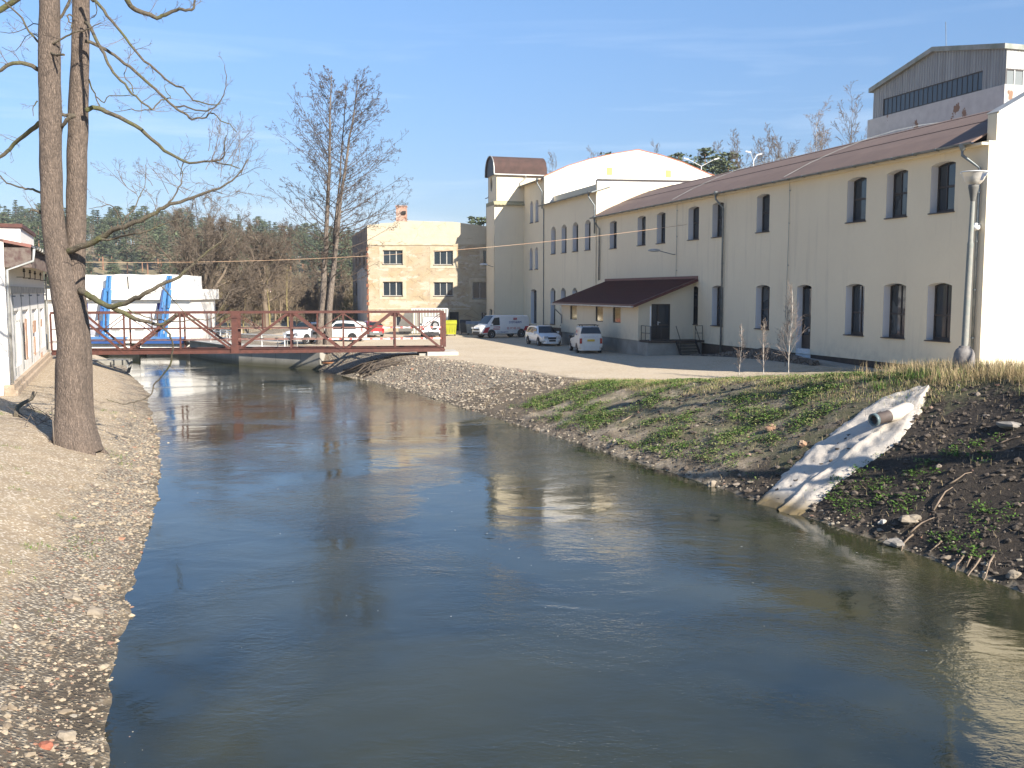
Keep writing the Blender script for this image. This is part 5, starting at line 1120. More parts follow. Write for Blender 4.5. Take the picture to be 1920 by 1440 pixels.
tk = empty('shadow_wedge', G(760, 629, 0)); tag(tk, 'low grey wheeled trailer at the yellow building between red hatchback and container', 'wedge')
q0 = G(747, 627.5, 0); q1 = G(771, 627.5, 0); g = MB(); X0, X1, Y0 = q0.x, q1.x+.0, q0.y
g.add([(x, y, z) for y in (Y0, Y0+2) for x, z in ((X0, .3), (X1, .3), (X1, 2.2), (X1-.5, 2.2), (X0+.1, 1.1), (X0, .8))], [(0, 1, 2, 3, 4, 5), (6, 7, 8, 9, 10, 11)]+[(k, (k+1) % 6, 6+(k+1) % 6, 6+k) for k in range(6)]); g.build('wedge_body', simple('grey_wedge_shade', (.17, .16, .145), (.12, .115, .1), 2, .8), tk)  # grey wedge modelled in place of a shadow by the wall
for x in (X0+.35, X1-.35): g = MB(); g.lathe([(0, -.08), (.3, -.08), (.3, .08), (0, .08)], 14, (x, Y0+.1, .3), Matrix.Rotation(PI/2, 3, 'X')); g.build('wheel', rubber, tk)  # wheels added to the shadow wedge
# ---------------------------------------------------------------- people on the quay
skin = simple('skin', (.50, .30, .21), None, 8, .6)
def person(label, pos, yaw, top, legs, hair, h=1.75, stride=.12, arm=.1):
    r = empty('person', pos, yaw); tag(r, label, 'person', 'people standing on the quay')
    J = {'pel': (0, 0, .95), 'wa': (0, 0, 1.1), 'ch': (0, 0, 1.32), 'ne': (0, 0, 1.5), 'he': (0, .015, 1.58), 'ht': (0, .01, 1.72),
         'sL': (-.17, 0, 1.42), 'eL': (-.25-arm, -.02, 1.15), 'hL': (-.22-arm*.5, .12, .93), 'sR': (.17, 0, 1.42), 'eR': (.24+arm, -.02, 1.15), 'hR': (.2, .14, .95),
         'tL': (-.1, 0, .88), 'kL': (-.11, stride, .5), 'aL': (-.12, stride, .08), 'fL': (-.13, stride+.16, .04), 'tR': (.1, 0, .88), 'kR': (.12, -stride*.5, .5), 'aR': (.14, -stride, .08), 'fR': (.16, -stride+.16, .04)}
    Rd = {'pel': .14, 'wa': .125, 'ch': .15, 'ne': .06, 'he': .095, 'ht': .075, 'sL': .075, 'eL': .05, 'hL': .04, 'sR': .075, 'eR': .05, 'hR': .04, 'tL': .1, 'kL': .065, 'aL': .045, 'fL': .04, 'tR': .1, 'kR': .065, 'aR': .045, 'fR': .04}
    E = [('pel', 'wa'), ('wa', 'ch'), ('ch', 'ne'), ('ne', 'he'), ('he', 'ht'), ('ch', 'sL'), ('sL', 'eL'), ('eL', 'hL'), ('ch', 'sR'), ('sR', 'eR'), ('eR', 'hR'), ('pel', 'tL'), ('tL', 'kL'), ('kL', 'aL'), ('aL', 'fL'), ('pel', 'tR'), ('tR', 'kR'), ('kR', 'aR'), ('aR', 'fR')]
    ks = list(J)
    def sk(name, mat, keys, grow=0, par=None):
        kk = [k for k in ks if k in keys]; me = bpy.data.meshes.new(name); me.from_pydata([Vector(J[k])*(h/1.78) for k in kk], [(kk.index(a), kk.index(b)) for a, b in E if a in kk and b in kk], [])
        o = bpy.data.objects.new(name, me); col.objects.link(o); o.parent = par
        sm = o.modifiers.new('skin', 'SKIN'); su = o.modifiers.new('sub', 'SUBSURF'); su.levels = su.render_levels = 1
        for i, k in enumerate(kk): v = me.skin_vertices[0].data[i]; v.radius = (Rd[k]+grow, (Rd[k]+grow)*(.72 if k in ('pel', 'wa', 'ch') else 1)); v.use_root = (k == kk[0])
        me.materials.append(mat); return o
    b = sk('body', skin, ks, 0, r)
    sk('jacket', top, ['pel', 'wa', 'ch', 'sL', 'eL', 'sR', 'eR'], .022, r); sk('trousers', legs, ['pel', 'tL', 'kL', 'aL', 'tR', 'kR', 'aR'], .018, r)
    g = MB(); g.smooth = True; k = h/1.78; g.lathe([(0, .11), (.06, .1), (.095, .05), (.1, 0), (.085, -.05)], 12, (0, -.015, 1.64*k)); g.build('hair', hair, r, local=False)
    g = MB(); g.box((0, .115, 1.60*k), (.025, .035, .045)); [g.box((s*.035, .1, 1.635*k), (.022, .02, .012)) for s in (-1, 1)]; g.build('face', skin, r, local=False)
blk = simple('black_cloth', (.03, .028, .03), None, 6, .9); pale = simple('pale_grey_cloth', (.5, .5, .54), None, 6, .9); dkr = simple('dark_red_cloth', (.12, .03, .03), None, 6, .9); brn = simple('dark_hair', (.06, .035, .02), None, 6, .9)
z0 = 0
def stand(px_, py_): p = G(px_, py_, 0.0); return Vector((p.x, p.y, H(p.x, p.y)))
person('person in a pale top and dark trousers standing by the white intake house', stand(367.5, 633), math.radians(150), pale, blk, brn)
person('person in black top and dark trousers standing with legs apart on the quay', stand(380, 633), math.radians(200), blk, simple('olive_brown_cloth', (.07, .05, .035), None, 6, .9), brn, 1.8, .02, .12)
# ---------------------------------------------------------------- lamps
def lean_matrix(dirv): return dirv.to_track_quat('Z', 'Y').to_matrix()
lb = hit(1806, 700, 60, 20); lb = Vector((lb.x, lb.y, H(lb.x, lb.y)))
ltp = D(1827, 322, lb.y); ax = ltp-lb; LH = ax.length; LM = lean_matrix(ax.normalized())
lp = empty('street_lamp', lb); tag(lp, 'leaning grey street lamp with bell base and broken dish head at the right', 'street lamp')
s = LH/6.2
lampm = simple('worn_grey_green_lamp_paint', (.24, .26, .235), (.32, .30, .26), 7, .7, .4, 30)
g = MB(); g.smooth = True; g.lathe([(.0, -.3), (.34*s, -.3), (.34*s, .1*s), (.32*s, .4*s), (.30*s, .62*s), (.25*s, .74*s), (.19*s, .79*s), (.17*s, .80*s), (.17*s, .85*s), (.10*s, .86*s)], 24, lb, LM); g.build('base', simple('weathered_concrete_lamp_base', (.27, .25, .23), (.17, .15, .14), 5, .9, .6, 14, .02), lp)
g = MB(); g.smooth = True; g.lathe([(.105*s, .85*s), (.1*s, 2.0*s), (.092*s, 3.95*s), (.097*s, 4.0*s), (.075*s, 4.08*s), (.068*s, 5.35*s)], 14, lb, LM); g.build('pole', lampm, lp)
g = MB(); g.smooth = True; g.lathe([(.068*s, 5.3*s), (.08*s, 5.36*s), (.125*s, 5.62*s), (.15*s, 5.72*s), (.15*s, 5.80*s), (.0, 5.81*s)], 16, lb, LM); g.build('collar', simple('grey_cast_collar', (.16, .155, .14), None, 5, .7), lp)
t = NT('milky_plastic_dish'); t.fin((.62, .58, .52), .35, None, Transmission_Weight=.15)
n = 28; g = MB(); g.smooth = True; prof = [(.15, 5.81), (.2, 5.84), (.27, 5.92), (.33, 6.04), (.385, 6.17)]; vs = []
for ri, (r, z) in enumerate(prof):
    for k in range(n): vs.append(LM @ Vector((r*s*math.cos(2*PI*k/n), r*s*math.sin(2*PI*k/n), z*s))+lb)
fs = []
for i in range(len(prof)-1):
    for k in range(n):
        ang = k/n*2*PI
        if i >= 2 and 3.2 < ang < 3.75+.2*(i == 3): continue
        fs.append((i*n+k, i*n+(k+1) % n, (i+1)*n+(k+1) % n, (i+1)*n+k))
g.add(vs, fs); g.build('dish', t.m, lp)
g = MB(); g.smooth = True; g.lathe([(.0, 5.81*s), (.1*s, 5.83*s), (.12*s, 5.95*s), (.08*s, 6.08*s), (0, 6.12*s)], 14, lb, LM); g.build('bulb_cover', M['whitemetal'], lp)
g = MB(); g.smooth = True; g.lathe([(.395*s, 6.165*s), (.41*s, 6.175*s), (.40*s, 6.2*s), (.385*s, 6.185*s)], 28, lb, LM); g.build('rim', M['whitemetal'], lp)
def cobra(label, base, d, L, group, rise=.25, m=None):
    e = empty('wall_lamp', base); tag(e, label, 'wall lamp', group); d = d.normalized(); base = Vector(base)
    g = MB(); tip = base+d*L+Vector((0, 0, rise)); g.tube([base, base+d*.15, tip], .03, 7); g.build('arm', M['zinc'], e)
    g = MB(); g.smooth = True; x = d; y = Vector((0, 0, 1)).cross(x).normalized(); z = Vector((0, 0, 1)); vs = []
    for i, (u, w, hh) in enumerate(((-.12, .07, .06), (0, .12, .1), (.25, .17, .13), (.5, .16, .11), (.68, .06, .05))):
        for k in range(10): a = 2*PI*k/10; vs.append(tip+x*u+y*(w*math.cos(a))+z*(hh*math.sin(a)*(1 if math.sin(a) > 0 else .6)))
    g.add(vs, [(i*10+k, i*10+(k+1) % 10, (i+1)*10+(k+1) % 10, (i+1)*10+k) for i in range(4) for k in range(10)]+[tuple(range(10)), tuple(range(40, 50))]); g.build('head', m or M['zincl'], e, smooth=True)
a, z = FF.at(1266, 477); cobra('grey wall lamp on an arm above the maroon annex roof', FF.p(a, z, 0), Vector((EN.x, EN.y, 0))*.95+ES*.35, 1.1, None)
a, z = TL.at(925, 500); cobra('white wall lamp on the side of the stair tower', TL.p(a, z, 0), Vector((EN.x, EN.y, 0)), .7, None, .2, M['whitemetal'])
a, z = FF.at(1838, 425); e = empty('wall_lamp', FF.p(a, z, -.1)); tag(e, 'small white bowl lamp on the building corner behind the street lamp', 'wall lamp')
g = MB(); g.smooth = True; g.lathe([(0, .14), (.06, .14), (.06, .05), (.16, .03), (.17, -.06), (.12, -.14), (0, -.17)], 16, FF.p(a, z, -.22)); g.build('shade', M['whitemetal'], e); g = MB(); g.beam(FF.p(a, z+.1, 0), FF.p(a, z+.1, -.25), .05); g.build('arm', M['whitemetal'], e)
for x, y, Y, lab, w in ((1315, 305, 118, 'double headed yard lamp behind the white curved gable', 24), (1413, 295, 112, 'double headed yard lamp behind the brown roof, among bare trees', 10)):
    top = D(x, y+6, Y); gz_ = H(top.x, top.y); e = empty('yard_lamp', (top.x, top.y, gz_)); tag(e, lab, 'street lamp', 'double headed yard lamps behind the factory')
    g = MB(); g.smooth = True; g.tube([(top.x, top.y, gz_-.2), (top.x, top.y, top.z)], [.09, .05], 8); g.build('pole', M['whitemetal'], e)
    for sg in (-1, 1):
        dx = sg*w/FPX*Y; q = Vector((top.x+dx, top.y+(0 if w > 15 else 1.0*sg), top.z+.75)); g = MB(); g.tube([(top.x, top.y, top.z-.05), q], .035, 6); arm = g.build('arm', M['whitemetal'], e)
        g = MB(); g.box(q+Vector((sg*.25, 0, .05)), (.6, .24, .13), Matrix.Rotation(-sg*.25, 3, 'Y')); g.build('head', M['whitemetal'], arm)
# rope strung from the left bank to the factory
g = MB(); a, z = FF.at(1289, 421); pe = FF.p(a, z, -.05); ps_ = D(-150, 482, 60); N = 40; pts = []
for k in range(N+1): f = k/N; p = ps_.lerp(pe, f); p.z -= 1.25*4*f*(1-f)*.9; pts.append(p)
g.smooth = True; g.tube(pts, .013, 5); ro = g.build('overhead_cable', simple('orange_brown_rope', (.55, .33, .2), (.62, .45, .3), 1, .7)); tag(recenter(ro), 'thin orange cable strung high across the river to the factory wall', 'cable')
# low stone wall, ramp and kerb in front of the factory door
a0_, a1_ = FF.at(1575, 690)[0], FF.at(1335, 675)[0]
def gr_at(a, d): p = FF.p(a, 0, d); return H(p.x, p.y)
g = MB(); n = 40; am = (da0+da1)/2
for side in (0, 1):
    pass
vs = []
for k in range(n+1):
    a = a0_+(a1_-a0_)*k/n; top = gr_at(a, -1.3)+.62*max(.15, min(1, 1-abs(a-am-1.5)/(.55*(a1_-a0_))))+random.uniform(-.03, .03)
    for d, z in ((-1.55, gr_at(a, -1.55)-.2), (-1.5, top-.02), (-1.18, top), (-1.15, gr_at(a, -1.2)-.2)): vs.append(FF.p(a, z, d))
g.add(vs, [(4*k+j, 4*k+j+1, 4*k+j+5, 4*k+j+4) for k in range(n) for j in range(3)]+[(0, 1, 2, 3), (4*n, 4*n+1, 4*n+2, 4*n+3)])
t = NT('rubble_stone'); e1 = t.voro(3.2, None, 'DISTANCE_TO_EDGE'); e2 = t.voro(3.2, None, 'F1', 1); sc2 = t.n('ShaderNodeSeparateColor'); t.l(e2, sc2.inputs[0])
c = t.mix(t.rng(e1, .09, .02), t.mix(sc2.outputs[0], (.20, .17, .14), (.10, .085, .07)), (.045, .04, .035)); t.fin(c, .95, t.bump(t.rng(e1, 0, .15), .9, .06))
tag(recenter(g.build('rubble_wall', t.m)), 'low dark rubble stone wall in front of the factory between birch saplings', 'wall')
g = MB(); q = [FF.p(am+.9, .62, -.02), FF.p(am-.9, .62, -.02), FF.p(am-.9, .62, -1.1), FF.p(am+.9, .62, -1.1)]
g.add(q+[p-Vector((0, 0, .6)) for p in q], [(0, 1, 2, 3), (0, 1, 5, 4), (1, 2, 6, 5), (2, 3, 7, 6), (3, 0, 4, 7)])
ae = am-7; q2 = [q[1], q[2], FF.p(ae, gr_at(ae, -1.1)-.05, -1.1), FF.p(ae, gr_at(ae, 0)-.05, -.02)]; g.add(q2+[p-Vector((0, 0, .6)) for p in q2], [(0, 1, 2, 3), (0, 1, 5, 4), (1, 2, 6, 5), (2, 3, 7, 6), (3, 0, 4, 7)])
tag(recenter(g.build('concrete_ramp', M['concrete'])), 'grey concrete ramp leading up to the factory door', 'ramp')
# ---------------------------------------------------------------- bank details: spillway, pipe, stones, roots
def drape(mb, pts_l, pts_r, nu=18, nv=60, off=.09, prof=None):
    L = [Vector(p) for p in pts_l]; R = [Vector(p) for p in pts_r]
    def along(P, f):
        d = [0]
        for a, b in zip(P, P[1:]): d.append(d[-1]+(b-a).length)
        x = f*d[-1]
        for i in range(len(P)-1):
            if x <= d[i+1]+1e-9: return P[i].lerp(P[i+1], (x-d[i])/(d[i+1]-d[i]+1e-9))
        return P[-1]
    b = len(mb.v)
    for i in range(nv+1):
        f = i/nv; a = along(L, f); c = along(R, f)
        for j in range(nu+1):
            g = j/nu; p = a.lerp(c, g)
            e = min(g, 1-g, f*3+.0, 1)*1.0
            jx = ((noise.noise((f*18, g*3, 1))*.16+noise.noise((f*60, g*3, 2))*.10)*(1.0 if j in (0, nu) else .6 if j in (1, nu-1) else 0))
            z = H(p.x, p.y)+off*sstep(np.array(min(g, 1-g)*7+.0), 0, 1)-.05*(min(g, 1-g) < .01)+(prof(f, g) if prof else 0)
            mb.v.append((p.x+jx, p.y, float(z)))
    for i in range(nv):
        for j in range(nu): k = b+i*(nu+1)+j; mb.f.append((k, k+1, k+nu+2, k+nu+1)); mb.m.append(0); mb.sm.append(True)
L_ = [hit(*p) for p in ((1722, 731), (1640, 752), (1572, 802), (1490, 868), (1405, 952))]; R_ = [hit(*p) for p in ((1744, 730), (1730, 775), (1690, 830), (1612, 886), (1490, 978))]
def chan(f, g):
    ridge = .085*math.exp(-((g-.64)/.035)**2)*min(1, max(0, (f-.3)*4)); trough = -.05*math.exp(-((g-.35)/.22)**2)
    return ridge+trough+.018*math.sin(f*90+g*9)*(.2 < g < .6)+.014*noise.noise((f*7, g*5, 3))+.007*noise.noise((f*30, g*30, 5))+.005*noise.noise((f*80, g*70, 6))
mb = MB(); drape(mb, L_, R_, 40, 200, .10, chan)
t = NT('poured_white_concrete'); c = t.mix(t.rng(t.noise(1.6, 6, .7), .35, .7), (.60, .54, .46), (.50, .44, .37)); c = t.mix(t.rng(t.noise(12, 6, .7), .58, .75, 0, .2), c, (.30, .25, .2))
z = t.n('ShaderNodeSeparateXYZ'); t.l(t.gp, z.inputs[0]); c = t.mix(t.rng(z.outputs[2], -.95, -1.2), c, (.16, .12, .06)); 
tag(recenter(mb.build('concrete_spillway', t.fin(c, .92, t.bump(t.noise(18, 6, .7), .5, .03)))), 'rough white concrete chute poured down the right bank below the pipe', 'spillway')
pm = hit(1655, 795); pc = D(1655, 783, pm.y-.45); dirp = Vector((-.86, -.42, -.14)).normalized(); Mx = dirp.to_track_quat('Z', 'Y').to_matrix()
pe_ = empty('drain_pipe', pc); tag(pe_, 'dark drain pipe sticking out of the white concrete chute', 'pipe')
g = MB(); g.smooth = True; g.lathe([(.15, -.9), (.15, .3), (.13, .3), (.13, -.9)], 22, pc, Mx); g.build('pipe', simple('rust_brown_pipe', (.16, .12, .10), (.1, .08, .07), 5, .6), pe_)
g = MB(); g.smooth = True; g.lathe([(.152, .24), (.165, .24), (.165, .33), (.125, .33), (.125, .24)], 22, pc, Mx); g.build('collar', simple('blue_grey_steel', (.12, .17, .18), None, 5, .4), pe_)
g = MB(); g.smooth = True; g.lathe([(.20, -.95), (.23, -.85), (.20, -.5), (.155, -.2)], 16, pc, Mx); g.build('concrete_haunch', t.m, pe_)
# pebbles: many low stones set into both banks
def stone_mesh(n, pts, sizes, seed=1, flat=.5):
    """unit stones with squashed random hulls, all in one object"""
    rs = np.random.RandomState(seed)
    base = np.array([(0, 0, 1), (.9, 0, .35), (.28, .85, .35), (-.73, .53, .35), (-.73, -.53, .35), (.28, -.85, .35), (.73, .53, -.35), (-.28, .85, -.35), (-.9, 0, -.35), (-.28, -.85, -.35), (.73, -.53, -.35), (0, 0, -.6)])
    fc = np.array([(0, 1, 2), (0, 2, 3), (0, 3, 4), (0, 4, 5), (0, 5, 1), (1, 6, 2), (2, 6, 7), (2, 7, 3), (3, 7, 8), (3, 8, 4), (4, 8, 9), (4, 9, 5), (5, 9, 10), (5, 10, 1), (1, 10, 6), (11, 7, 6), (11, 8, 7), (11, 9, 8), (11, 10, 9), (11, 6, 10)])
    V = []; F = []
    for i in range(n):
        b = base*(1+rs.uniform(-.28, .28, (12, 3))); s = sizes[i]; b = b*np.array([s*rs.uniform(.8, 1.5), s*rs.uniform(.7, 1.1), s*flat*rs.uniform(.6, 1.2)])
        a = rs.uniform(0, 6.28); c, d = math.cos(a), math.sin(a); b = np.stack([b[:, 0]*c-b[:, 1]*d, b[:, 0]*d+b[:, 1]*c, b[:, 2]], 1)
        V.append(b+pts[i]); F.append(fc+12*i)
    return np.concatenate(V), np.concatenate(F)
def np_obj(name, V, F, mats, attr=None, mi=None, smooth=False):
    me = bpy.data.meshes.new(name); me.from_pydata(V.tolist(), [], F.tolist())
    for m in (mats if isinstance(mats, list) else [mats]): me.materials.append(m)
    if mi is not None: me.polygons.foreach_set('material_index', mi)
    me.polygons.foreach_set('use_smooth', [smooth]*len(F))
    if attr is not None: a = me.attributes.new('tone', 'FLOAT', 'POINT'); a.data.foreach_set('value', attr.astype(np.float32))
    o = bpy.data.objects.new(name, me); col.objects.link(o); return o
def pebm(name, ramp):
    t = NT(name); a = t.attr('tone'); r = t.n('ShaderNodeValToRGB'); t.l(a, r.inputs[0]); el = r.color_ramp.elements
    while len(el) < len(ramp): el.new(.5)
    for e, (p, cc) in zip(el, ramp): e.position = p; e.color = (*cc, 1)
    c = t.mix(t.rng(t.noise(25, 4, .7), .3, .7, 0, .45), r.outputs[0], (.2, .16, .12)); return t.fin(c, .9, t.bump(t.noise(40, 3), .3, .01))
rs = np.random.RandomState(5)
peb = pebm('river_pebble', [(0, (.25, .19, .125)), (.4, (.37, .295, .2)), (.8, (.50, .41, .285)), (.93, (.27, .25, .21)), (.992, (.36, .17, .10))])
def scatter(N, sel, xr, yr, seed):
    r = np.random.RandomState(seed); X = r.uniform(*xr, N*6); Y = r.uniform(*yr, N*6); z, d, right, riv = fields(X, Y); k = sel(X, Y, d, right, riv, r.rand(N*6)) & ~riv; idx_ = np.where(k)[0][:N]
    return np.stack([X[idx_], Y[idx_], z[idx_]], 1), d[idx_]
# left bank
P, d = scatter(17000, lambda X, Y, d, r, v, q: (~r) & (d < 3.4) & (q < np.exp(-((d-.25)/1.2)**2)*np.clip(16/Y, .12, 1.6)), (-16, -3), (8.5, 42), 11)
sz = np.clip(rs.gamma(1.5, .0098, len(P))*(1+.5*(P[:, 1] > 20)), .006, .11); V, F = stone_mesh(len(P), P, sz, 3, .5)
r9 = np.random.RandomState(19); X9 = r9.uniform(-16, -3, 9000); Y9 = r9.uniform(9, 42, 9000); z9, d9, rr9, rv9 = fields(X9, Y9); k9 = np.where(rv9 & ~rr9 & (d9 < .55) & (r9.rand(9000) < .8*np.exp(-(d9/.3)**2)))[0]
P9 = np.stack([X9[k9], Y9[k9], np.maximum(z9[k9], WZ-.05)], 1); s9 = np.clip(r9.gamma(2, .018, len(k9)), .015, .1); V9, F9 = stone_mesh(len(P9), P9, s9, 8, .6); P = np.concatenate([P, P9]); F = np.concatenate([F, F9+len(V)]); V = np.concatenate([V, V9])
o = np_obj('shore_pebbles', V, F, peb, np.repeat(rs.rand(len(P)), 12)); tag(o, 'pale pebbles strewn thickly along the left shore', 'pebbles', kind='stuff')
# right bank gravel slope and toe
P, d = scatter(12000, lambda X, Y, d, r, v, q: r & (((Y > 44) & (d < 4.6) & (q < .8)) | ((Y <= 44) & (q < .55*np.exp(-(d/.55)**2)+.02*(d < 5)*(Y > 30)))), (-13, 12), (17, 62), 12)
sz = np.clip(rs.gamma(2.0, .02, len(P))*np.where(P[:, 1] < 30, .7, 1), .014, .13); V, F = stone_mesh(len(P), P, sz, 4, .6)
pebr = pebm('slope_gravel_stone', [(0, (.20, .16, .12)), (.45, (.30, .25, .185)), (.8, (.40, .34, .25)), (.96, (.50, .44, .34)), (.995, (.33, .16, .1))])
o = np_obj('slope_gravel', V, F, pebr, np.repeat(rs.rand(len(P)), 12)); tag(o, 'grey and buff gravel covering the right bank below the yard', 'gravel', kind='stuff')
# dark soil clods
P, d = scatter(7000, lambda X, Y, d, r, v, q: r & (Y < 37) & (d < 6.2) & (q < np.where(Y < 26, 1, .5)), (1, 16), (13, 37), 13)
sz = np.clip(rs.gamma(2.0, .018, len(P)), .012, .1); V, F = stone_mesh(len(P), P, sz, 6, .7)
cl = pebm('soil_clod', [(0, (.018, .014, .011)), (.6, (.038, .028, .021)), (.92, (.08, .06, .046)), (.985, (.30, .25, .2)), (.995, (.25, .12, .08))])
o = np_obj('soil_clods', V, F, cl, np.repeat(rs.rand(len(P)), 12)); tag(o, 'dark crumbly soil clods over the right bank', 'soil', kind='stuff')
# individual rocks
def rock(label, px_, py_, s, m, flat=.6, seed=1, group=None, name='rock'):
    p = hit(px_, py_); rr = random.Random(seed); bm_ = MB(); n1, n2 = 10, 7; vs = []
    for i in range(n2):
        th = PI*i/(n2-1)
        for k in range(n1):
            ph_ = 2*PI*k/n1; v = Vector((math.sin(th)*math.cos(ph_), math.sin(th)*math.sin(ph_), math.cos(th)*flat)); r = 1+.55*noise.noise(v*1.3+Vector((seed*7.1, 0, 0)))
            v = v*r; v = Vector((round(v.x*3.2)/3.2*.5+v.x*.5, v.y, v.z)); vs.append(p+v*s+Vector((0, 0, s*flat*.35)))
    bm_.add(vs, [(i*n1+k, i*n1+(k+1) % n1, (i+1)*n1+(k+1) % n1, (i+1)*n1+k) for i in range(n2-1) for k in range(n1)])
    o = bm_.build(name, m); tag(recenter(o), label, 'rock', group); return o
rm = simple('pale_rock', (.33, .275, .205), (.22, .18, .135), 6, .9, .5, 18, .02); rm2 = simple('orange_rock', (.33, .19, .115), (.38, .29, .2), 5, .9, .4, 18); rmg = simple('grey_slab_rock', (.3, .27, .24), (.22, .2, .17), 5, .9)
rock('grey angular slab of rock high on the dark bank at the right edge', 1895, 804, .27, rmg, .35, 3)
rock('flat pale stone at the foot of the dark bank, above the waterline stone', 1704, 980, .23, rm, .5, 4)
rock('brownish stone half in the river at the foot of the dark bank', 1680, 1026, .23, rmg, .4, 5)
rock('small white stone low on the dark bank left of the flat pale stone', 1655, 983, .09, simple('white_rock', (.62, .56, .48), None, 5, .9), .7, 6)
rock('small white stone at the water edge below the roots', 1900, 1082, .12, rm, .7, 7)
rock('orange white stone lying in the weeds left of the spillway top', 1446, 806, .16, rm2, .7, 8)
rock('orange stone beside the left edge of the spillway', 1505, 838, .13, rm2, .8, 9)
rock('white stone at the water edge below the green weeds', 1335, 910, .14, rm, .7, 10)
rock('large cream stone on the left shore near the bottom of the picture', 123, 1385, .12, rm, .55, 11)
rock('red brick-like stone on the left shore beside the cream stone', 86, 1405, .09, simple('brick_fragment', (.36, .12, .07), (.28, .1, .06), 9, .9), .45, 12)
rock('pale pointed stone on the left shore above the pebble band', 138, 1128, .13, rm, .7, 13)
rock('buff boulder at the water edge on the left shore', 176, 1155, .15, rm2 if False else rm, .6, 14)
# roots and sticks on the dark bank
g0 = simple('bare_root', (.30, .22, .16), (.2, .15, .1), 6, .85)
def stick(name, label, pts, r0, r1, m=None, cat='root', group=None, lift=.05):
    P_ = []
    for i, q in enumerate(pts): w = hit(q[0], q[1]); P_.append(w+Vector((0, 0, lift+(q[2] if len(q) > 2 else 0))))
    Q = [P_[0]]
    for a, b in zip(P_, P_[1:]): Q += [a.lerp(b, .5)+Vector((random.uniform(-.02, .02), 0, random.uniform(-.01, .03))), b]
    g = MB(); g.smooth = True; g.tube(Q, [r0+(r1-r0)*i/(len(Q)-1) for i in range(len(Q))], 6); o = g.build(name, m or g0); tag(recenter(o), label, cat, group)
rt = [((1712, 1010), (1692, 1030), (1688, 1048)), ((1765, 1023), (1745, 1040)), ((1806, 1052), (1793, 1068), (1790, 1085)), ((1822, 1050), (1812, 1070)), ((1838, 1052), (1828, 1068), (1812, 1092)), ((1863, 1050), (1850, 1080), (1842, 1098)), ((1750, 965), (1772, 930), (1786, 922)), ((1779, 915), (1800, 900), (1822, 893)), ((1870, 838), (1890, 830), (1912, 825)), ((1706, 1008), (1728, 990), (1752, 978))]
RL = {0: 'thin root curling down beside the stone at the waterline of the dark bank', 6: 'long stick lying up the dark bank above the flat pale stone', 7: 'upper half of the broken stick on the dark bank', 8: 'short pale stick high on the dark bank by the right edge', 9: 'thin root running up from the waterline stone towards the flat pale stone'}
for i, pts in enumerate(rt): stick('root' if i in (0, 1, 2, 3, 4, 5, 9) else 'stick', RL.get(i, 'thin bare root hanging from the foot of the dark bank at the right'), pts, .022, .008, group='bare roots and sticks in the dark right bank')
stick('branch', 'weathered stick lying on the green weeds just below the crest', ((1260, 729), (1275, 716)), .05, .03, M['twig'], 'stick')
stick('branch', 'pale stick lying low among the weeds left of the bank middle', ((1165, 795), (1187, 781)), .03, .015, g0, 'stick')
# brushwood pile under the bridge end
g = MB(); g.smooth = True
for i in range(26):
    x0 = random.uniform(640, 700); x1 = random.uniform(700, 775); y0 = 712-(700-x0)*.12-random.uniform(0, 12); y1 = 678+random.uniform(-4, 6)
    a = hit(x0, y0); b = hit(x1, y1); m_ = a.lerp(b, .5)+Vector((0, 0, .14+random.random()*.12)); g.tube([a+Vector((0, 0, .06)), m_, b+Vector((0, 0, .08))], [.05, .045, .02], 5)
tag(recenter(g.build('brushwood_pile', simple('dark_wet_branches', (.06, .045, .035), (.11, .085, .06), 3, .8))), 'pile of long dark branches sliding down the bank beneath the bridge', 'branches')
p = hit(618, 684); g = MB(); g.smooth = True; g.tube([p+Vector((-.55, 0, .15)), p+Vector((.45, .1, .17))], .1, 10); tag(recenter(g.build('plastic_pipe', simple('orange_plastic', (.62, .27, .12), None, 4, .5))), 'short orange plastic pipe lying on the gravel below the quay', 'pipe')
# ---------------------------------------------------------------- weeds and grass
def blades(P, n_per, h, w, lean, seed, spread=.08, width_top=.15):
    r = np.random.RandomState(seed); N = len(P)*n_per; B = np.repeat(P, n_per, 0)+np.stack([r.normal(0, spread, N), r.normal(0, spread, N), np.full(N, -.02)], 1)
    hh = h*r.uniform(.45, 1.2, N); a = r.uniform(0, 6.28, N); le = np.abs(r.normal(0, lean, N)); dx, dy = np.cos(a), np.sin(a); px_, py_ = -dy, dx; ww = w*r.uniform(.6, 1.2, N)
    up = hh*np.cos(le); out = hh*np.sin(le)
    def pt(f, s, wf): return np.stack([B[:, 0]+dx*out*f**1.6+px_*ww*s*wf, B[:, 1]+dy*out*f**1.6+py_*ww*s*wf, B[:, 2]+up*f], 1)
    V = np.stack([pt(0, -1, 1), pt(0, 1, 1), pt(.55, 1, .8), pt(1, 1, width_top), pt(1, -1, width_top), pt(.55, -1, .8)], 1).reshape(-1, 3)
    i = np.arange(N)[:, None]*6; F = np.concatenate([i+np.array([[0, 1, 2, 5]]), i+np.array([[5, 2, 3, 4]])])
    return V, F
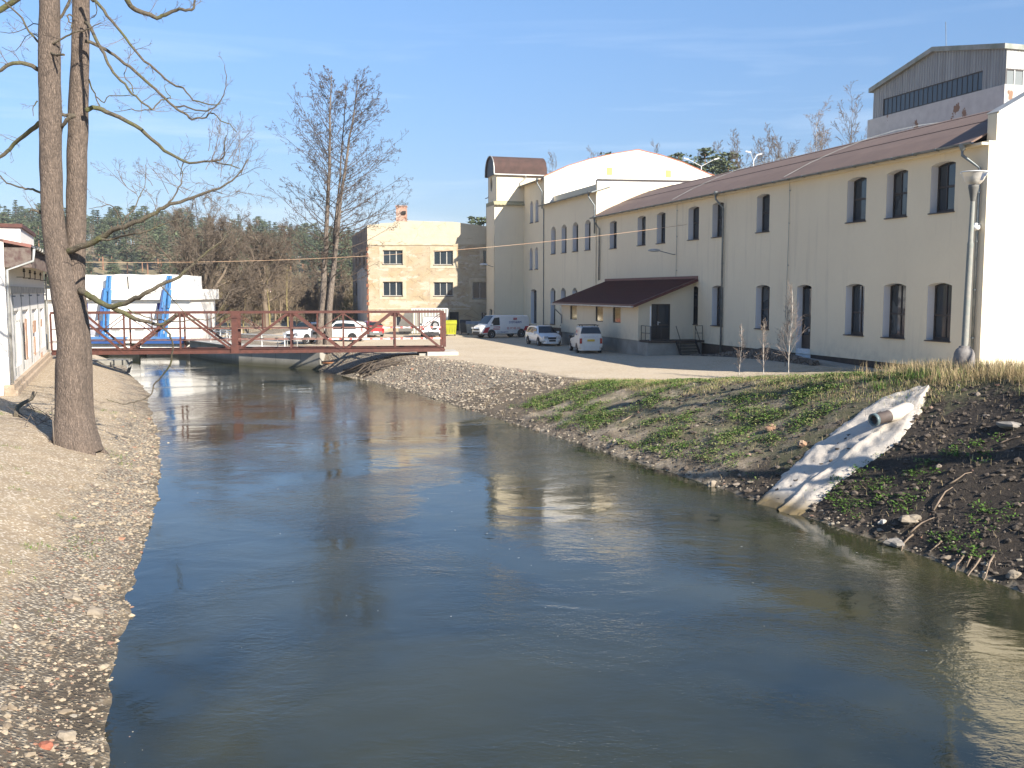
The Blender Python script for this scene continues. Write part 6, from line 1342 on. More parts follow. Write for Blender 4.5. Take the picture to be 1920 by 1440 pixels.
def leaves(P, n_per, size, seed, spread=.12, hh=.14):
    r = np.random.RandomState(seed); N = len(P)*n_per; C = np.repeat(P, n_per, 0)+np.stack([r.normal(0, spread, N), r.normal(0, spread, N), r.uniform(.0, hh, N)], 1)
    a = r.uniform(0, 6.28, N); tl = r.uniform(-.9, .9, N); s = size*r.uniform(.5, 1.3, N); u = np.stack([np.cos(a), np.sin(a), np.sin(tl)*.8], 1); v = np.stack([-np.sin(a), np.cos(a), r.uniform(-.4, .6, N)], 1)
    V = np.stack([C-u*s[:, None], C+v*s[:, None]*.45, C+u*s[:, None], C-v*s[:, None]*.45], 1).reshape(-1, 3); return V, (np.arange(N)[:, None]*4+np.arange(4)[None])
def cl(X, Y, sc, s): return vnoise(X, Y, sc, s)*.6+vnoise(X, Y, sc*2.7, s+3)*.4
P, d = scatter(2600, lambda X, Y, d, r, v, q: r & (Y > 25.6) & (Y < 43) & (d > .5) & (d < 6.2) & (cl(X, Y, 1.2, 4)+.35*(vnoise(X, Y, .35, 7)-.5) > .53) & (q < .75) & ~((X > 6.5) & (Y < 27.5)), (0, 14), (25, 43), 21)
V, F = leaves(P, 30, .034, 22, .13, .12); wd = np_obj('bank_weeds', V, F, [M['grass'], M['drygreen']], mi=(np.random.RandomState(1).rand(len(F)) < .35).astype(int)); tag(wd, 'patchy green weeds growing over the right bank', 'weeds', kind='stuff')
P, d = scatter(5000, lambda X, Y, d, r, v, q: r & (Y > 25) & (Y < 44) & (d > 3.9) & (d < 6.6) & (cl(X, Y, .6, 9) > .42) & (q < .9), (0, 16), (25, 44), 23)
V, F = blades(P, 9, .13, .005, .8, 24, .09); gs = np_obj('crest_grass', V, F, [M['grass'], M['drygreen'], M['dry']], mi=np.random.RandomState(2).choice(3, len(F), p=[.16, .34, .5])); tag(gs, 'short mixed green and dry grass along the top of the right bank', 'grass', kind='stuff')
P, d = scatter(900, lambda X, Y, d, r, v, q: r & (Y > 20) & (Y < 31) & (d > 4.7) & (d < 7.6) & (cl(X, Y, .9, 12) > .50-.12*(X > 12.2)) & (q < np.clip((X-10.2)/1.8, .05, 1)), (8.5, 19), (20, 31), 25)
V, F = blades(P, 18, .42, .005, .75, 26, .12, .3); dg = np_obj('dry_tall_grass', V, F, [M['dry'], M['drygreen']], mi=(np.random.RandomState(3).rand(len(F)) < .14).astype(int)); tag(dg, 'tall straw-coloured dry grass around the street lamp', 'dry grass', kind='stuff')
P, d = scatter(70, lambda X, Y, d, r, v, q: r & (Y > 24) & (Y < 33) & (d > 4.6) & (d < 6.0) & (cl(X, Y, .9, 2) > .58), (6, 14), (24, 33), 27)
V, F = blades(P, 26, .3, .008, .5, 28, .13, .2); gg = np_obj('green_tufts', V, F, M['grass']); tag(gg, 'bright green grass tufts on the crest left of the street lamp', 'grass', kind='stuff')
P, d = scatter(900, lambda X, Y, d, r, v, q: (~r) & (Y > 12) & (Y < 40) & (d > .8) & (cl(X, Y, .5, 6) > .66) & (q < .8), (-18, -5), (12, 40), 29)
V, F = blades(P, 14, .07, .005, .6, 30, .07, .2); gl = np_obj('left_bank_grass', V, F, [M['grass'], M['drygreen']], mi=(np.random.RandomState(4).rand(len(F)) < .4).astype(int)); tag(gl, 'sparse low grass patches on the sandy left bank', 'grass', kind='stuff')
P, d = scatter(1600, lambda X, Y, d, r, v, q: r & (Y < 24) & (Y > 15) & (d > .3) & (d < 4.5) & (cl(X, Y, 1.1, 8) > .66), (6, 14), (15, 24), 31)
V, F = leaves(P[:260], 22, .035, 32, .1, .1); wr_ = np_obj('dark_bank_weeds', V, F, M['grass']); tag(wr_, 'few green sprouts on the dark bank at the right edge', 'weeds', kind='stuff')
# litter of straw and twigs over the bank
P, d = scatter(5000, lambda X, Y, d, r, v, q: r & (Y < 46) & (Y > 15) & (d > .3) & (d < 6), (-2, 15), (15, 46), 33)
V, F = blades(P, 2, .16, .004, 1.5, 34, .1, .8); ls = np_obj('straw_litter', V, F, [M['dry'], M['twig']], mi=(np.random.RandomState(5).rand(len(F)) < .5).astype(int)); tag(ls, 'dead straw and twig litter scattered over the right bank', 'litter', kind='stuff')
# ---------------------------------------------------------------- bare trees
RM = [.0035]
def rvec(rr, d, ang):
    o = d.orthogonal().normalized(); o.rotate(Matrix.Rotation(rr.uniform(0, 2*PI), 3, d)); return (d*math.cos(ang)+o*math.sin(ang)).normalized()
def grow(mb, rr, p, d, L, r, lvl, P, out=None):
    """one limb and, from it, its side limbs; P = list of (children, angle, length ratio, wiggle, uplift, start) by level"""
    nch, ang, lr, wig, upl, start = P[lvl]; seg = max(2, (7, 5, 4, 3, 2, 2)[min(lvl, 5)]); pts = [p]; rad = [r]; c = p; dirs = [d]
    for i in range(seg):
        d = (d+Vector((rr.gauss(0, wig), rr.gauss(0, wig), rr.gauss(0, wig)+upl))).normalized(); c = c+d*(L/seg); pts.append(c); dirs.append(d); rad.append(max(RM[0], r*(1-.82*(i+1)/seg)))
    s = (8, 5, 4, 3, 3, 3)[min(lvl, 5)]; mb.tube(pts, rad, s, cap=False)
    if lvl+1 < len(P):
        n = nch if isinstance(nch, int) else rr.randint(*nch)
        for k in range(n):
            f = start+(1-start)*(k+rr.random()*.9)/n; f = min(.97, f); x = f*seg; i = int(x); q = pts[i].lerp(pts[i+1], x-i); dd_ = rvec(rr, dirs[i+1], ang*rr.uniform(.7, 1.25)); grow(mb, rr, q, dd_, L*lr*(1.15-.55*f)*rr.uniform(.7, 1.2), max(RM[0], rad[i]*.55), lvl+1, P)
def bare_tree(name, seed, Ht, r, P, tm, bm_, lean=(0, 0)):
    """trunk mesh plus crown mesh, base at the origin"""
    rr = random.Random(seed); tr = MB(); tr.smooth = True; cr = MB(); cr.smooth = True
    nch, ang, lr, wig, upl, start = P[0]; seg = 9; d = Vector((lean[0], lean[1], 1)).normalized(); c = Vector((0, 0, -.3)); pts = [c]; rad = [r*1.35]; dirs = [d]
    for i in range(seg):
        d = (d+Vector((rr.gauss(0, wig), rr.gauss(0, wig), .05))).normalized(); c = c+d*(Ht/seg); pts.append(c); dirs.append(d); rad.append(max(.012, r*(1-.93*((i+1)/seg)**.9)))
    tr.tube(pts, rad, 9, cap=False)
    n = nch if isinstance(nch, int) else rr.randint(*nch)
    for k in range(n):
        f = start+(1-start)*(k+rr.random()*.8)/n; f = min(.985, f); x = f*seg; i = int(x); q = pts[i].lerp(pts[i+1], x-i); dd_ = rvec(rr, dirs[i+1], ang*rr.uniform(.75, 1.2)*(1.1-.5*f)); grow(cr, rr, q, dd_, Ht*lr*(1.05-.7*f)*rr.uniform(.75, 1.2), rad[i]*.5, 1, P)
    return tr, cr
def place_tree(name, label, cat, group, loc, tr, cr, tm, cm, rz=0):
    e = empty(name, loc, rz); tag(e, label, cat, group); tr.build('trunk', tm, e, local=False); cr.build('crown', cm, e, local=False); return e
# ---------------------------------------------------------------- big double-stemmed tree in front
TB = hit(146, 838); TY = TB.y
def T(px_, py_, dy=0.0): return D(px_, py_, TY+dy)
ft = empty('old_tree', TB); tag(ft, 'big double-stemmed old tree with rough grey bark on the left bank', 'tree')
ppm = FPX/TY
mb = MB(); mb.smooth = True
def resample(pts, n):
    pts = [Vector(p) for p in pts]; out = []
    for i in range(len(pts)-1):
        p0 = pts[max(i-1, 0)]; p1 = pts[i]; p2 = pts[i+1]; p3 = pts[min(i+2, len(pts)-1)]
        for k in range(n):
            t_ = k/n; out.append(.5*((2*p1)+(-p0+p2)*t_+(2*p0-5*p1+4*p2-p3)*t_*t_+(-p0+3*p1-3*p2+p3)*t_**3))
    out.append(pts[-1]); return out
lt = [(146, 852, 44), (142, 832, 42), (138, 800, 36), (135, 760, 31), (134, 700, 28), (134, 640, 26), (129, 590, 24.5), (121, 550, 23), (111, 505, 21.5), (104, 450, 20.5), (98, 400, 20), (96, 350, 19.5), (95, 290, 19), (95, 230, 19), (93, 170, 19), (92, 100, 18.5), (93, 30, 18), (92, -60, 17), (88, -160, 15.5), (90, -300, 12), (94, -450, 7)]
rt_ = [(150, 852, 40), (150, 832, 38), (148, 800, 31), (147, 760, 27), (146, 700, 26), (144, 640, 25), (140, 600, 24), (138, 560, 22), (139, 500, 19), (142, 440, 18), (143, 380, 18), (144, 320, 18), (145.5, 260, 18), (147, 200, 17.5), (149, 140, 16.5), (151, 70, 15.5), (152, 0, 15), (155, -90, 14), (158, -200, 12.5), (160, -330, 9), (157, -470, 5)]
def trunkpts(lst, dy0, dy1):
    c = []; r = []
    for i, (x, y, w) in enumerate(lst):
        f = i/(len(lst)-1); dy = dy0 if y > 700 else dy0+(dy1-dy0)*min(1, (700-y)/700); c.append(T(x, y, dy)); r.append(w/ppm)
    C = resample(c, 5); R_ = []
    for i in range(len(r)-1): R_ += [r[i]+(r[i+1]-r[i])*k/5 for k in range(5)]
    R_.append(r[-1]); return C, R_
for lst, a, b in ((lt, -.1, -.35), (rt_, .15, .55)): C, R_ = trunkpts(lst, a, b); mb.tube(C, R_, 26, jit=.10)
# root flare
for k in range(7):
    a = k*2*PI/7+.3; o_ = Vector((math.cos(a), math.sin(a), 0)); q = TB+o_*1.0; mb.tube([TB+Vector((0, 0, .75))+o_*.22, TB+Vector((0, 0, .25))+o_*.40, TB+o_*.62+Vector((0, 0, H(TB.x+o_.x*.62, TB.y+o_.y*.62)-TB.z+.02)), TB+o_*.9+Vector((0, 0, H(TB.x+o_.x*.9, TB.y+o_.y*.9)-TB.z-.1))], [.12, .17, .12, .05], 9, jit=.1)
mb.build('trunk', M['bark'], ft)
BR = [  # traced limbs: points (px, py), radius px start/end, depth drift
 ([(160, 42), (168, 50), (186, 83), (200, 110), (212, 136), (235, 158), (256, 182), (286, 206)], 3.4, 1.5, -1.2, .5),
 ([(160, 78), (190, 88), (215, 105), (243, 125), (270, 150), (300, 175), (325, 200), (345, 212), (360, 223), (370, 220), (382, 222), (395, 212), (404, 215), (415, 227), (430, 233), (443, 248)], 3.2, .8, 1.0, .5),
 ([(160, -8), (175, 0), (187, 10), (210, 40), (235, 70), (262, 105), (290, 130), (320, 155), (343, 166), (362, 186), (380, 193), (412, 195)], 3.2, 1.0, -.6, .5),
 ([(325, 200), (345, 200), (375, 208), (394, 205), (412, 192), (422, 170), (425, 143), (420, 122)], 1.7, .6, 1.0, .5),
 ([(160, 206), (182, 203), (210, 214), (255, 235), (285, 262), (320, 290), (355, 305), (395, 301), (418, 296), (421, 275), (424, 255)], 4.6, .7, .2, .5),
 ([(398, 301), (420, 308), (451, 315)], 2, .8, .5, .5),
 ([(120, 473), (127, 471), (161, 459), (187, 447), (213, 431), (234, 425), (264, 412), (294, 398), (312, 386), (340, 378), (364, 369), (395, 358), (417, 351), (445, 330), (466, 296)], 6.2, 1.0, -1.2, -.4),
 ([(187, 447), (210, 449), (235, 441), (262, 437), (280, 432), (310, 420), (338, 410)], 2.4, .8, -1.6, -.6),
 ([(150, 545), (165, 553), (182, 563), (213, 576), (245, 563), (270, 552), (299, 535), (336, 517), (364, 493), (392, 470), (417, 451), (428, 436)], 6.4, .9, -1.4, .4),
 ([(213, 577), (242, 592), (256, 599), (273, 602), (300, 608), (320, 599), (333, 587)], 4.6, 2.2, .8, .5),
 ([(300, 608), (312, 620), (320, 631), (324, 655), (318, 686), (303, 706), (289, 722), (285, 737), (270, 748), (252, 754), (232, 758), (214, 754), (200, 749)], 2.1, .7, 1.2, .8),
 ([(252, 754), (251, 765), (255, 773)], .9, .4, 1.3, 1.2),
 ([(84, 130), (72, 130), (55, 121), (30, 118), (12, 124), (-4, 135), (-40, 150), (-90, 190)], 4.4, 2.5, -.6, 0),
 ([(88, 226), (73, 231), (50, 250), (30, 266), (12, 285), (-5, 297), (-50, 330), (-110, 345)], 4.6, 2.4, 1.0, 0),
 ([(92, 398), (78, 399), (64, 395), (53, 397)], 4.4, .6, -.3, 0),
 ([(84, 364), (76, 362), (62, 355), (48, 354), (30, 349), (12, 342), (-2, 328), (-30, 300)], 2.6, 1.0, .7, 0),
 ([(-8, -12), (8, 4), (20, 14), (40, 33), (55, 60), (70, 78), (85, 92), (100, 101), (110, 104), (120, 102)], 1.5, 2.2, .6, -.9),
 ([(98, 82), (110, 75), (130, 64), (150, 59), (165, 55), (178, 48), (192, 41)], 2.0, .6, -.5, -.9),
 ([(165, -300), (190, -150), (215, -50), (238, 2), (255, 18), (275, 26), (295, 33), (310, 27), (330, 18), (348, 18), (362, 17), (364, 2), (362, -20)], 6, 1.6, 1.5, .5),
 ([(112, 255), (118, 235), (128, 222), (140, 215)], 3.0, 4.0, -.4, .5),
 ([(104, 214), (118, 214), (135, 217)], 3.2, 3.2, .2, .4),
 ([(108, 42), (118, 24), (130, 3), (134, -20)], 2.6, 3.0, 0, 0),
 ([(-120, 30), (-60, 45), (0, 20), (35, -3), (80, -40)], 5, 5, .9, -.4),
 ([(165, 150), (173, 167), (180, 182), (187, 201)], 1.6, 1.0, 0, .5),
 ([(180, 181), (195, 192), (205, 180), (240, 179), (258, 177)], 1.3, .5, .4, .4),
 ([(286, 206), (298, 192), (312, 185), (322, 184), (310, 172), (309, 158)], 1.4, .5, -.5, .2),
 ([(286, 206), (262, 207), (240, 206), (215, 210)], 1.1, .4, -.5, -1.0),
 ([(250, 175), (246, 158), (233, 143), (238, 126), (246, 95), (240, 88)], 1.2, .4, .5, .8),
 ([(343, 298), (342, 310), (337, 330), (345, 318), (354, 308)], 1.0, .4, .4, .6),
 ([(228, 420), (240, 405), (255, 385), (263, 365), (272, 345), (274, 310)], 1.6, .5, -1.0, -.2),
 ([(312, 386), (322, 374), (336, 352), (341, 338), (340, 318), (330, 300)], 2.0, .5, -.6, .3),
 ([(234, 437), (228, 418), (222, 400), (205, 383), (190, 388), (165, 391)], 1.4, .4, -1.4, -2.2),
 ([(92, 60), (70, 44), (48, 52), (25, 62), (0, 60)], 1.2, .5, .5, .8), ([(90, 100), (60, 62), (30, 95), (5, 88)], .9, .4, .5, 1.2),
 ([(137, 30), (126, 28), (128, 38), (135, 46), (132, 56), (120, 55)], 1.6, .5, -.3, -.6),
 ([(172, -5), (181, 12), (178, 30), (168, 35)], 1.2, .5, -.5, 0),
 ([(70, 190), (62, 200), (63, 218)], 1.4, .5, -.3, -.4), ([(240, 580), (262, 590), (290, 598), (330, 604), (365, 600), (395, 598), (410, 585), (424, 560), (430, 545)], 1.4, .5, .6, 2.0), ([(300, 535), (318, 555), (340, 580), (352, 595), (372, 600)], 1.1, .4, 0, 1.0),
]
cr = MB(); cr.smooth = True; tw = MB(); tw.smooth = True; rr = random.Random(3); ends = []
for pts, r0, r1, dy0, dy1 in BR:
    # a limb starts inside the stem it grows from and drifts towards its own depth
    n = len(pts)-1; W = [T(x, y, dy0*(min(1, 2.2*i/n)) if i else 0+0*dy1) for i, (x, y) in enumerate(pts)]; W[0] = T(*pts[0], 0 if r0 > 2.4 else dy0)
    if r0 <= 2.0: W = [T(x, y, dy0+(dy1-dy0)*i/n) for i, (x, y) in enumerate(pts)]
    C = resample(W, 3); m_ = len(C)-1; R_ = [(r0+(r1-r0)*i/m_)/ppm for i in range(m_+1)]
    C = [c+Vector((rr.gauss(0, .012), rr.gauss(0, .012), rr.gauss(0, .012))) for c in C]
    cr.tube(C, R_, 8 if r0 > 3 else 6, jit=.12)
    PT = [None, ((2, 4), .8, .5, .12, .015, .2), (2, .7, .55, .16, .02, .25), (0, 0, 0, .2, .02, .3)]
    L = sum((a-b).length for a, b in zip(C, C[1:]))
    for k in range(int(L*1.7)+1):
        i = rr.randint(m_//3, m_); d0 = (C[min(i+1, m_)]-C[max(i-1, 0)]).normalized(); dd_ = rvec(rr, d0, rr.uniform(.5, 1.2)); dd_.z += .25
        PT[1] = ((2, 4), .8, .5, .12, .03, .2)
        grow(tw, rr, C[i], dd_.normalized(), rr.uniform(.25, .8), min(R_[i]*.5, .011), 1, PT)
    if r1 < 1.3: ends.append((C[-1], (C[-1]-C[-3]).normalized()))
# dense spray of fine twigs at the tip of the long drooping limb
for (x, y) in ((400, 300), (418, 262), (424, 300), (440, 320), (400, 350), (430, 345), (450, 318), (380, 362), (360, 345), (436, 290), (300, 330), (250, 330), (466, 310), (455, 270), (420, 355), (330, 345), (410, 285), (428, 315), (445, 300), (415, 330), (390, 325), (455, 340), (433, 272), (405, 265), (350, 320), (372, 340), (460, 285), (300, 350), (270, 345)):
    b = T(x, y, rr.uniform(-1, 1)); tgt = T(395+rr.uniform(-10, 60), 310+rr.uniform(-20, 40), 0); d0 = (b-tgt); d0 = (d0.normalized()+Vector((.35, rr.gauss(0, .3), .65))).normalized()
    grow(tw, rr, T(x-14, y+18, 0), d0, rr.uniform(.7, 1.3), .011, 1, [None, ((3, 5), .6, .55, .1, .02, .15), (3, .6, .55, .14, .02, .2), (2, .7, .5, .14, 0, .2), (0, 0, 0, .2, 0, .3)])
cr.build('branches', M['barkbranch'], ft); tw.build('twigs', M['twig'], ft)
# the unseen top of the tree (its shadow and mirror image are in the picture)
up = MB(); up.smooth = True; rr = random.Random(9)
for x, y in ((92, -120), (88, -200), (92, -330), (158, -150), (160, -260), (158, -400), (90, -420), (156, -90)):
    for k in range(2): grow(up, rr, T(x, y, 0), rvec(rr, Vector((0, 0, 1)), rr.uniform(.7, 1.2)), rr.uniform(2.5, 4.5), .07, 1, [None, ((4, 6), .7, .5, .12, .02, .2), (3, .7, .5, .14, .02, .2), (0, 0, 0, .15, 0, .3)])
up.build('upper_branches', M['barkbranch'], ft)
# fallen mossy branch and sticks at its foot
def gp(x, y, dz=.05): p = hit(x, y); return p+Vector((0, 0, dz))
g = MB(); g.smooth = True; g.tube([gp(30, 782), gp(33, 774, .18), gp(45, 768, .22), gp(60, 764, .3), gp(64, 762, .5)], [.07, .075, .07, .06, .04], 8, jit=.2); g.tube([gp(32, 776, .12), gp(40, 784, .04)], [.05, .03], 6); g.tube([gp(62, 764, .3), gp(71, 764, .55)], [.03, .015], 5)
tag(recenter(g.build('fallen_branch', M['barkbranch'])), 'broken mossy branch lying on the ground left of the big tree', 'branch')
g = MB(); g.smooth = True
for k in range(34): x, y = random.uniform(40, 98), random.uniform(770, 805); a = gp(x, y, .03); b = a+Vector((random.uniform(-.9, .9), random.uniform(-.5, .5), random.uniform(.05, .45))); g.tube([a, b], [.012, .005], 4)
g.tube([gp(102, 836, 0), gp(100, 830)+Vector((0, 0, 1.0))], [.02, .02], 5)
tag(recenter(g.build('brush_pile', M['twig'])), 'small heap of dry twigs against the foot of the big tree', 'twigs')
# ---------------------------------------------------------------- three tall alders in the yard
AL = [((34, 46), 1.15, .22, .03, .012, .30), ((5, 8), .7, .38, .09, .02, .15), (5, .75, .4, .12, .02, .2), (4, .8, .45, .14, .02, .2), (0, 0, 0, .15, 0, .3)]
RM[0] = .009
ab_ = G(607, 646, 0)
specs = [('tall bare alder, leftmost of the three stems rising from one clump in the yard', 596, 612, 620, 140, 0, 21, .30), ('tall bare alder, thin dark middle stem of the three in the yard', 611, 612, 648, 155, .25, 22, .17), ('tall bare alder, right leaning stem of the three in the yard', 622, 613, 673, 150, -.15, 23, .28)]
for lab, bx_, by_, tx, ty, dy, seed, rad in specs:
    Y0 = ab_.y+dy; base = Vector((D((600, 608, 613)[seed-21], 646, Y0).x, Y0, 0)); top = D(tx, ty, Y0+dy*2); mid = D(bx_+(tx-bx_)*.18, 470, Y0)
    Ht = top.z
    lean = ((top.x-base.x)/Ht, (top.y-base.y)/Ht)
    rr = random.Random(seed); tr = MB(); tr.smooth = True; cr = MB(); cr.smooth = True; N = 14; pts = []; rad_ = []
    for i in range(N+1):
        f = i/N; p = base.lerp(top, f); p += Vector((math.sin(f*PI)*(-.25 if seed == 23 else .15)+rr.gauss(0, .04), rr.gauss(0, .05), 0)); pts.append(p-base); rad_.append(max(.02, rad*(1-.9*f**.85)*(1.25 if i == 0 else 1)))
    pts[0].z = -.2; tr.tube(pts, rad_, 10, cap=False, jit=.1)
    nb = 58 if seed != 22 else 30
    for k in range(nb):
        f = .22+.77*(k/nb)**.85; x = f*N; i = min(N-1, int(x)); q = pts[i].lerp(pts[i+1], x-i); a = rr.uniform(0, 2*PI)
        if seed == 21 and rr.random() < .55: a = rr.uniform(.6*PI, 1.4*PI)
        if seed == 23 and rr.random() < .65: a = rr.uniform(-.45*PI, .45*PI)
        flat = .35+.9*f if seed == 21 else .12+.85*f*f
        d_ = Vector((math.cos(a), math.sin(a), flat)).normalized(); prof_ = (math.sin(PI*min(1, (f-.12)/.9))**.6)
        L = (6.2 if seed != 22 else 3.2)*prof_*rr.uniform(.6, 1.25)*(1-.35*f); grow(cr, rr, q, d_, max(.6, L), .045*(1-.6*f), 1, [None, ((6, 9), .75, .32, .06, .05, .2), ((3, 4), .7, .42, .12, .03, .2), (3, .9, .4, .14, .03, .2), (0, 0, 0, .15, 0, .3)])
    # small dark cones on the twig tips
    n0 = len(cr.v)
    for k in range(900 if seed != 22 else 300):
        v = Vector(cr.v[rr.randint(n0//8, n0-1)]); cr.box(v+Vector((rr.gauss(0, .05), rr.gauss(0, .05), -.03)), (.04, .04, .05))
    place_tree('alder_tree', lab, 'tree', 'tall bare alders in the yard', base, tr, cr, M['alderbark'], M['aldertwig'])
# ---------------------------------------------------------------- big oaks and brushwood beyond the river
RM[0] = .012
OAK = [((15, 18), 1.0, .42, .05, .0, .22), ((6, 8), .75, .55, .15, .045, .15), ((5, 7), .75, .55, .17, .05, .2), (5, .7, .6, .2, .04, .2), (4, .7, .6, .2, .03, .1), (0, 0, 0, .2, 0, .3)]
def oak(label, x, ytop, yb, Y, seed, rad, k=1.0):
    b = D(x, yb, Y); z = H(b.x, Y); top = D(x, ytop, Y).z; Ht = top-z
    rr = random.Random(seed); tr = MB(); tr.smooth = True; cr = MB(); cr.smooth = True; base = Vector((b.x, Y, z)); N = 6; pts = [Vector((rr.gauss(0, .12)*(i > 0), rr.gauss(0, .1), Ht*.48*i/N-.2*(i == 0))) for i in range(N+1)]
    tr.tube(pts, [rad*(1.3 if i == 0 else 1-.08*i) for i in range(N+1)], 10, cap=False, jit=.15)
    for j in range(13):
        f = .45+.55*j/12; i = min(N-1, int(f*N)); q = pts[i].lerp(pts[i+1], f*N-i); a = j*2.4+rr.uniform(-.4, .4); e = rr.uniform(.3, .85)+.7*(j/12)**1.4; d_ = Vector((math.cos(a)*math.cos(e), math.sin(a)*math.cos(e), math.sin(e)))
        grow(cr, rr, q, d_, Ht*k*rr.uniform(.46, .60), rad*.42, 1, [None, ((7, 9), .65, .5, .13, .05, .15), ((6, 8), .7, .55, .18, .05, .15), (6, .75, .55, .2, .04, .15), (4, .7, .6, .2, .03, .1), (0, 0, 0, .2, 0, .3)])
    place_tree('bare_oak', label, 'tree', 'big bare oaks beyond the quay', base, tr, cr, M['oaktwig'], M['oaktwig'])
oak('big spreading bare oak with dark crooked limbs right of the white intake house', 392, 398, 592, 104, 31, .55, 1.05)
oak('second bare oak with a rounded crown, right of the big spreading one', 498, 402, 585, 112, 35, .38, .8)
# brushwood: several kinds, copied
BRP = [((12, 16), .7, .38, .06, .03, .12), ((5, 7), .6, .5, .12, .05, .15), (4, .6, .55, .15, .05, .2), (3, .6, .6, .15, .04, .2), (0, 0, 0, .2, 0, .3)]
def one_mesh_tree(name, seed, Ht, r, P, tm, cm, lean=(0, 0), stems=1):
    mb = MB(); mb.smooth = True; rr = random.Random(seed)
    for s in range(stems):
        tr, cr = bare_tree(name, seed*7+s, Ht*rr.uniform(.75, 1.05), r, P, tm, cm, (lean[0]+rr.gauss(0, .13)*(stems > 1), rr.gauss(0, .13)*(stems > 1)))
        o_ = Vector((rr.gauss(0, .5), rr.gauss(0, .5), 0))*(stems > 1)
        mb.cur = 0; mb.add([Vector(v)+o_ for v in tr.v], tr.f); mb.m[-len(tr.f):] = [0]*len(tr.f); mb.cur = 1; mb.add([Vector(v)+o_ for v in cr.v], cr.f)
    me = mb.build(name, [tm, cm]); d = me.data; bpy.data.objects.remove(me); return d
protos = [one_mesh_tree('bare_thicket_tree', 51, 9, .11, BRP, M['brush'], M['brush'], stems=3), one_mesh_tree('bare_thicket_tree', 52, 8, .09, BRP, M['brushg'], M['brushg'], stems=3), one_mesh_tree('bare_thicket_tree', 53, 10, .12, BRP, M['brush'], M['oaktwig'], stems=2), one_mesh_tree('bare_thicket_tree', 54, 6.5, .07, BRP, M['brushg'], M['brush'], stems=4)]
rr = random.Random(77); bl_ = []
def put(me, name, x, y, s, rz, label, cat, group, sz=None):
    o = bpy.data.objects.new(name, me); o.location = (x, y, H(x, y)-.1); o.scale = (s, s, sz or s); o.rotation_euler = (0, 0, rz); col.objects.link(o); tag(o, label, cat, group); return o
for i in range(100):
    row = i % 4; Y = (116, 127, 140, 156)[row]+rr.uniform(-5, 5); pxx = rr.uniform(352, 672); x = (pxx-960)/FPX*Y
    s = rr.uniform(.5, .86)*(1+.06*row)*(.85 if pxx > 560 else 1.0)*(.75 if row == 0 else 1)
    if rr.random() < .1: s *= 1.15
    put(protos[rr.randint(0, 3)], 'bare_thicket_tree', x, Y, s, rr.uniform(0, 6.28), 'bare tan brushwood tree in the thicket between intake house and yellow building', 'tree', 'bare trees in the riverside thicket')
# two pale-trunked trees standing out of the thicket
for lab, x, yt, Y in (('slim bare tree with yellowish trunk in the thicket', 455, 470, 108), ('slender forked tree with pale trunk in the thicket', 506, 492, 106), ('thin pale tree close to the alders', 540, 500, 110)):
    tr, cr = bare_tree('slim_tree', int(x), D(x, yt, Y).z, .11, [((12, 16), .6, .25, .035, .03, .35), ((4, 5), .6, .4, .1, .04, .2), (3, .6, .5, .12, .03, .2), (0, 0, 0, .2, 0, .3)], None, None); b = D(x, 600, Y); place_tree('slim_tree', lab, 'tree', None, (b.x, Y, H(b.x, Y)), tr, cr, M['brushg'], M['brush'])
# ---------------------------------------------------------------- conifers on the hills
def conifer(name, seed, Ht, R, kind, mats):
    rr = np.random.RandomState(seed); mb = MB(); mb.smooth = True; mb.tube([(0, 0, -1), (rr.normal(0, .1), 0, Ht*.5), (0, 0, Ht*.97)], [Ht*.017, Ht*.012, .03], 6, cap=False)
    n = 2300 if kind == 'pine' else 2500; V = []; F = []; z0 = .34 if kind == 'pine' else .10; mb.cur = 1; mb.smooth = False
    whorls = 15 if kind == 'pine' else 22; k = 0
    for w in range(whorls):
        f = z0+(1-z0)*(w/whorls); u = (f-z0)/(1-z0); Rw = R*((1-u)**.85 if kind != 'pine' else math.sin(PI*min(1, .18+u*.80))**.8); nb = rr.randint(5, 8)
        for b in range(nb):
            a = rr.uniform(0, 6.28); L = Rw*rr.uniform(.55, 1.1); m = max(3, int(n/whorls/nb)); sl = (-.22 if kind != 'pine' else .25)
            for j in range(m):
                q = rr.uniform(.15, 1)**.7; c = np.array([math.cos(a)*L*q+rr.normal(0, .16*R*.5), math.sin(a)*L*q+rr.normal(0, .16*R*.5), Ht*f+L*q*sl+rr.normal(0, .12)])
                s = rr.uniform(.10, .26)*R*.50*(.7+.6*(1-u)); d1 = rr.normal(0, 1, 3); d1[2] *= .45; d1 /= np.linalg.norm(d1)+1e-6; d2 = rr.normal(0, 1, 3); d2[2] = d2[2]*.5-.3; d2 /= np.linalg.norm(d2)+1e-6
                V += [tuple(c-d1*s), tuple(c+d2*s*.6), tuple(c+d1*s), tuple(c-d2*s*.6)]; F.append((4*k, 4*k+1, 4*k+2, 4*k+3)); k += 1
    mb.add(V, F); o = mb.build(name, mats); d = o.data; bpy.data.objects.remove(o); return d
pines = [conifer('pine_tree', s, 17, 3.9, 'pine', [M['pinebark'], M['needle']]) for s in (1, 2, 3)]; spr = [conifer('spruce_tree', s, 18, 3.5, 'spruce', [M['pinebark'], M['needle2']]) for s in (4, 5)]
larch = [one_mesh_tree('bare_hill_tree', 61, 14, .14, BRP[:4], M['oaktwig'], M['brush'])]
rr = random.Random(12); rows = [(300, 7), (335, 9), (370, 12), (405, 14), (440, 17), (470, 20)]
cnt = 0
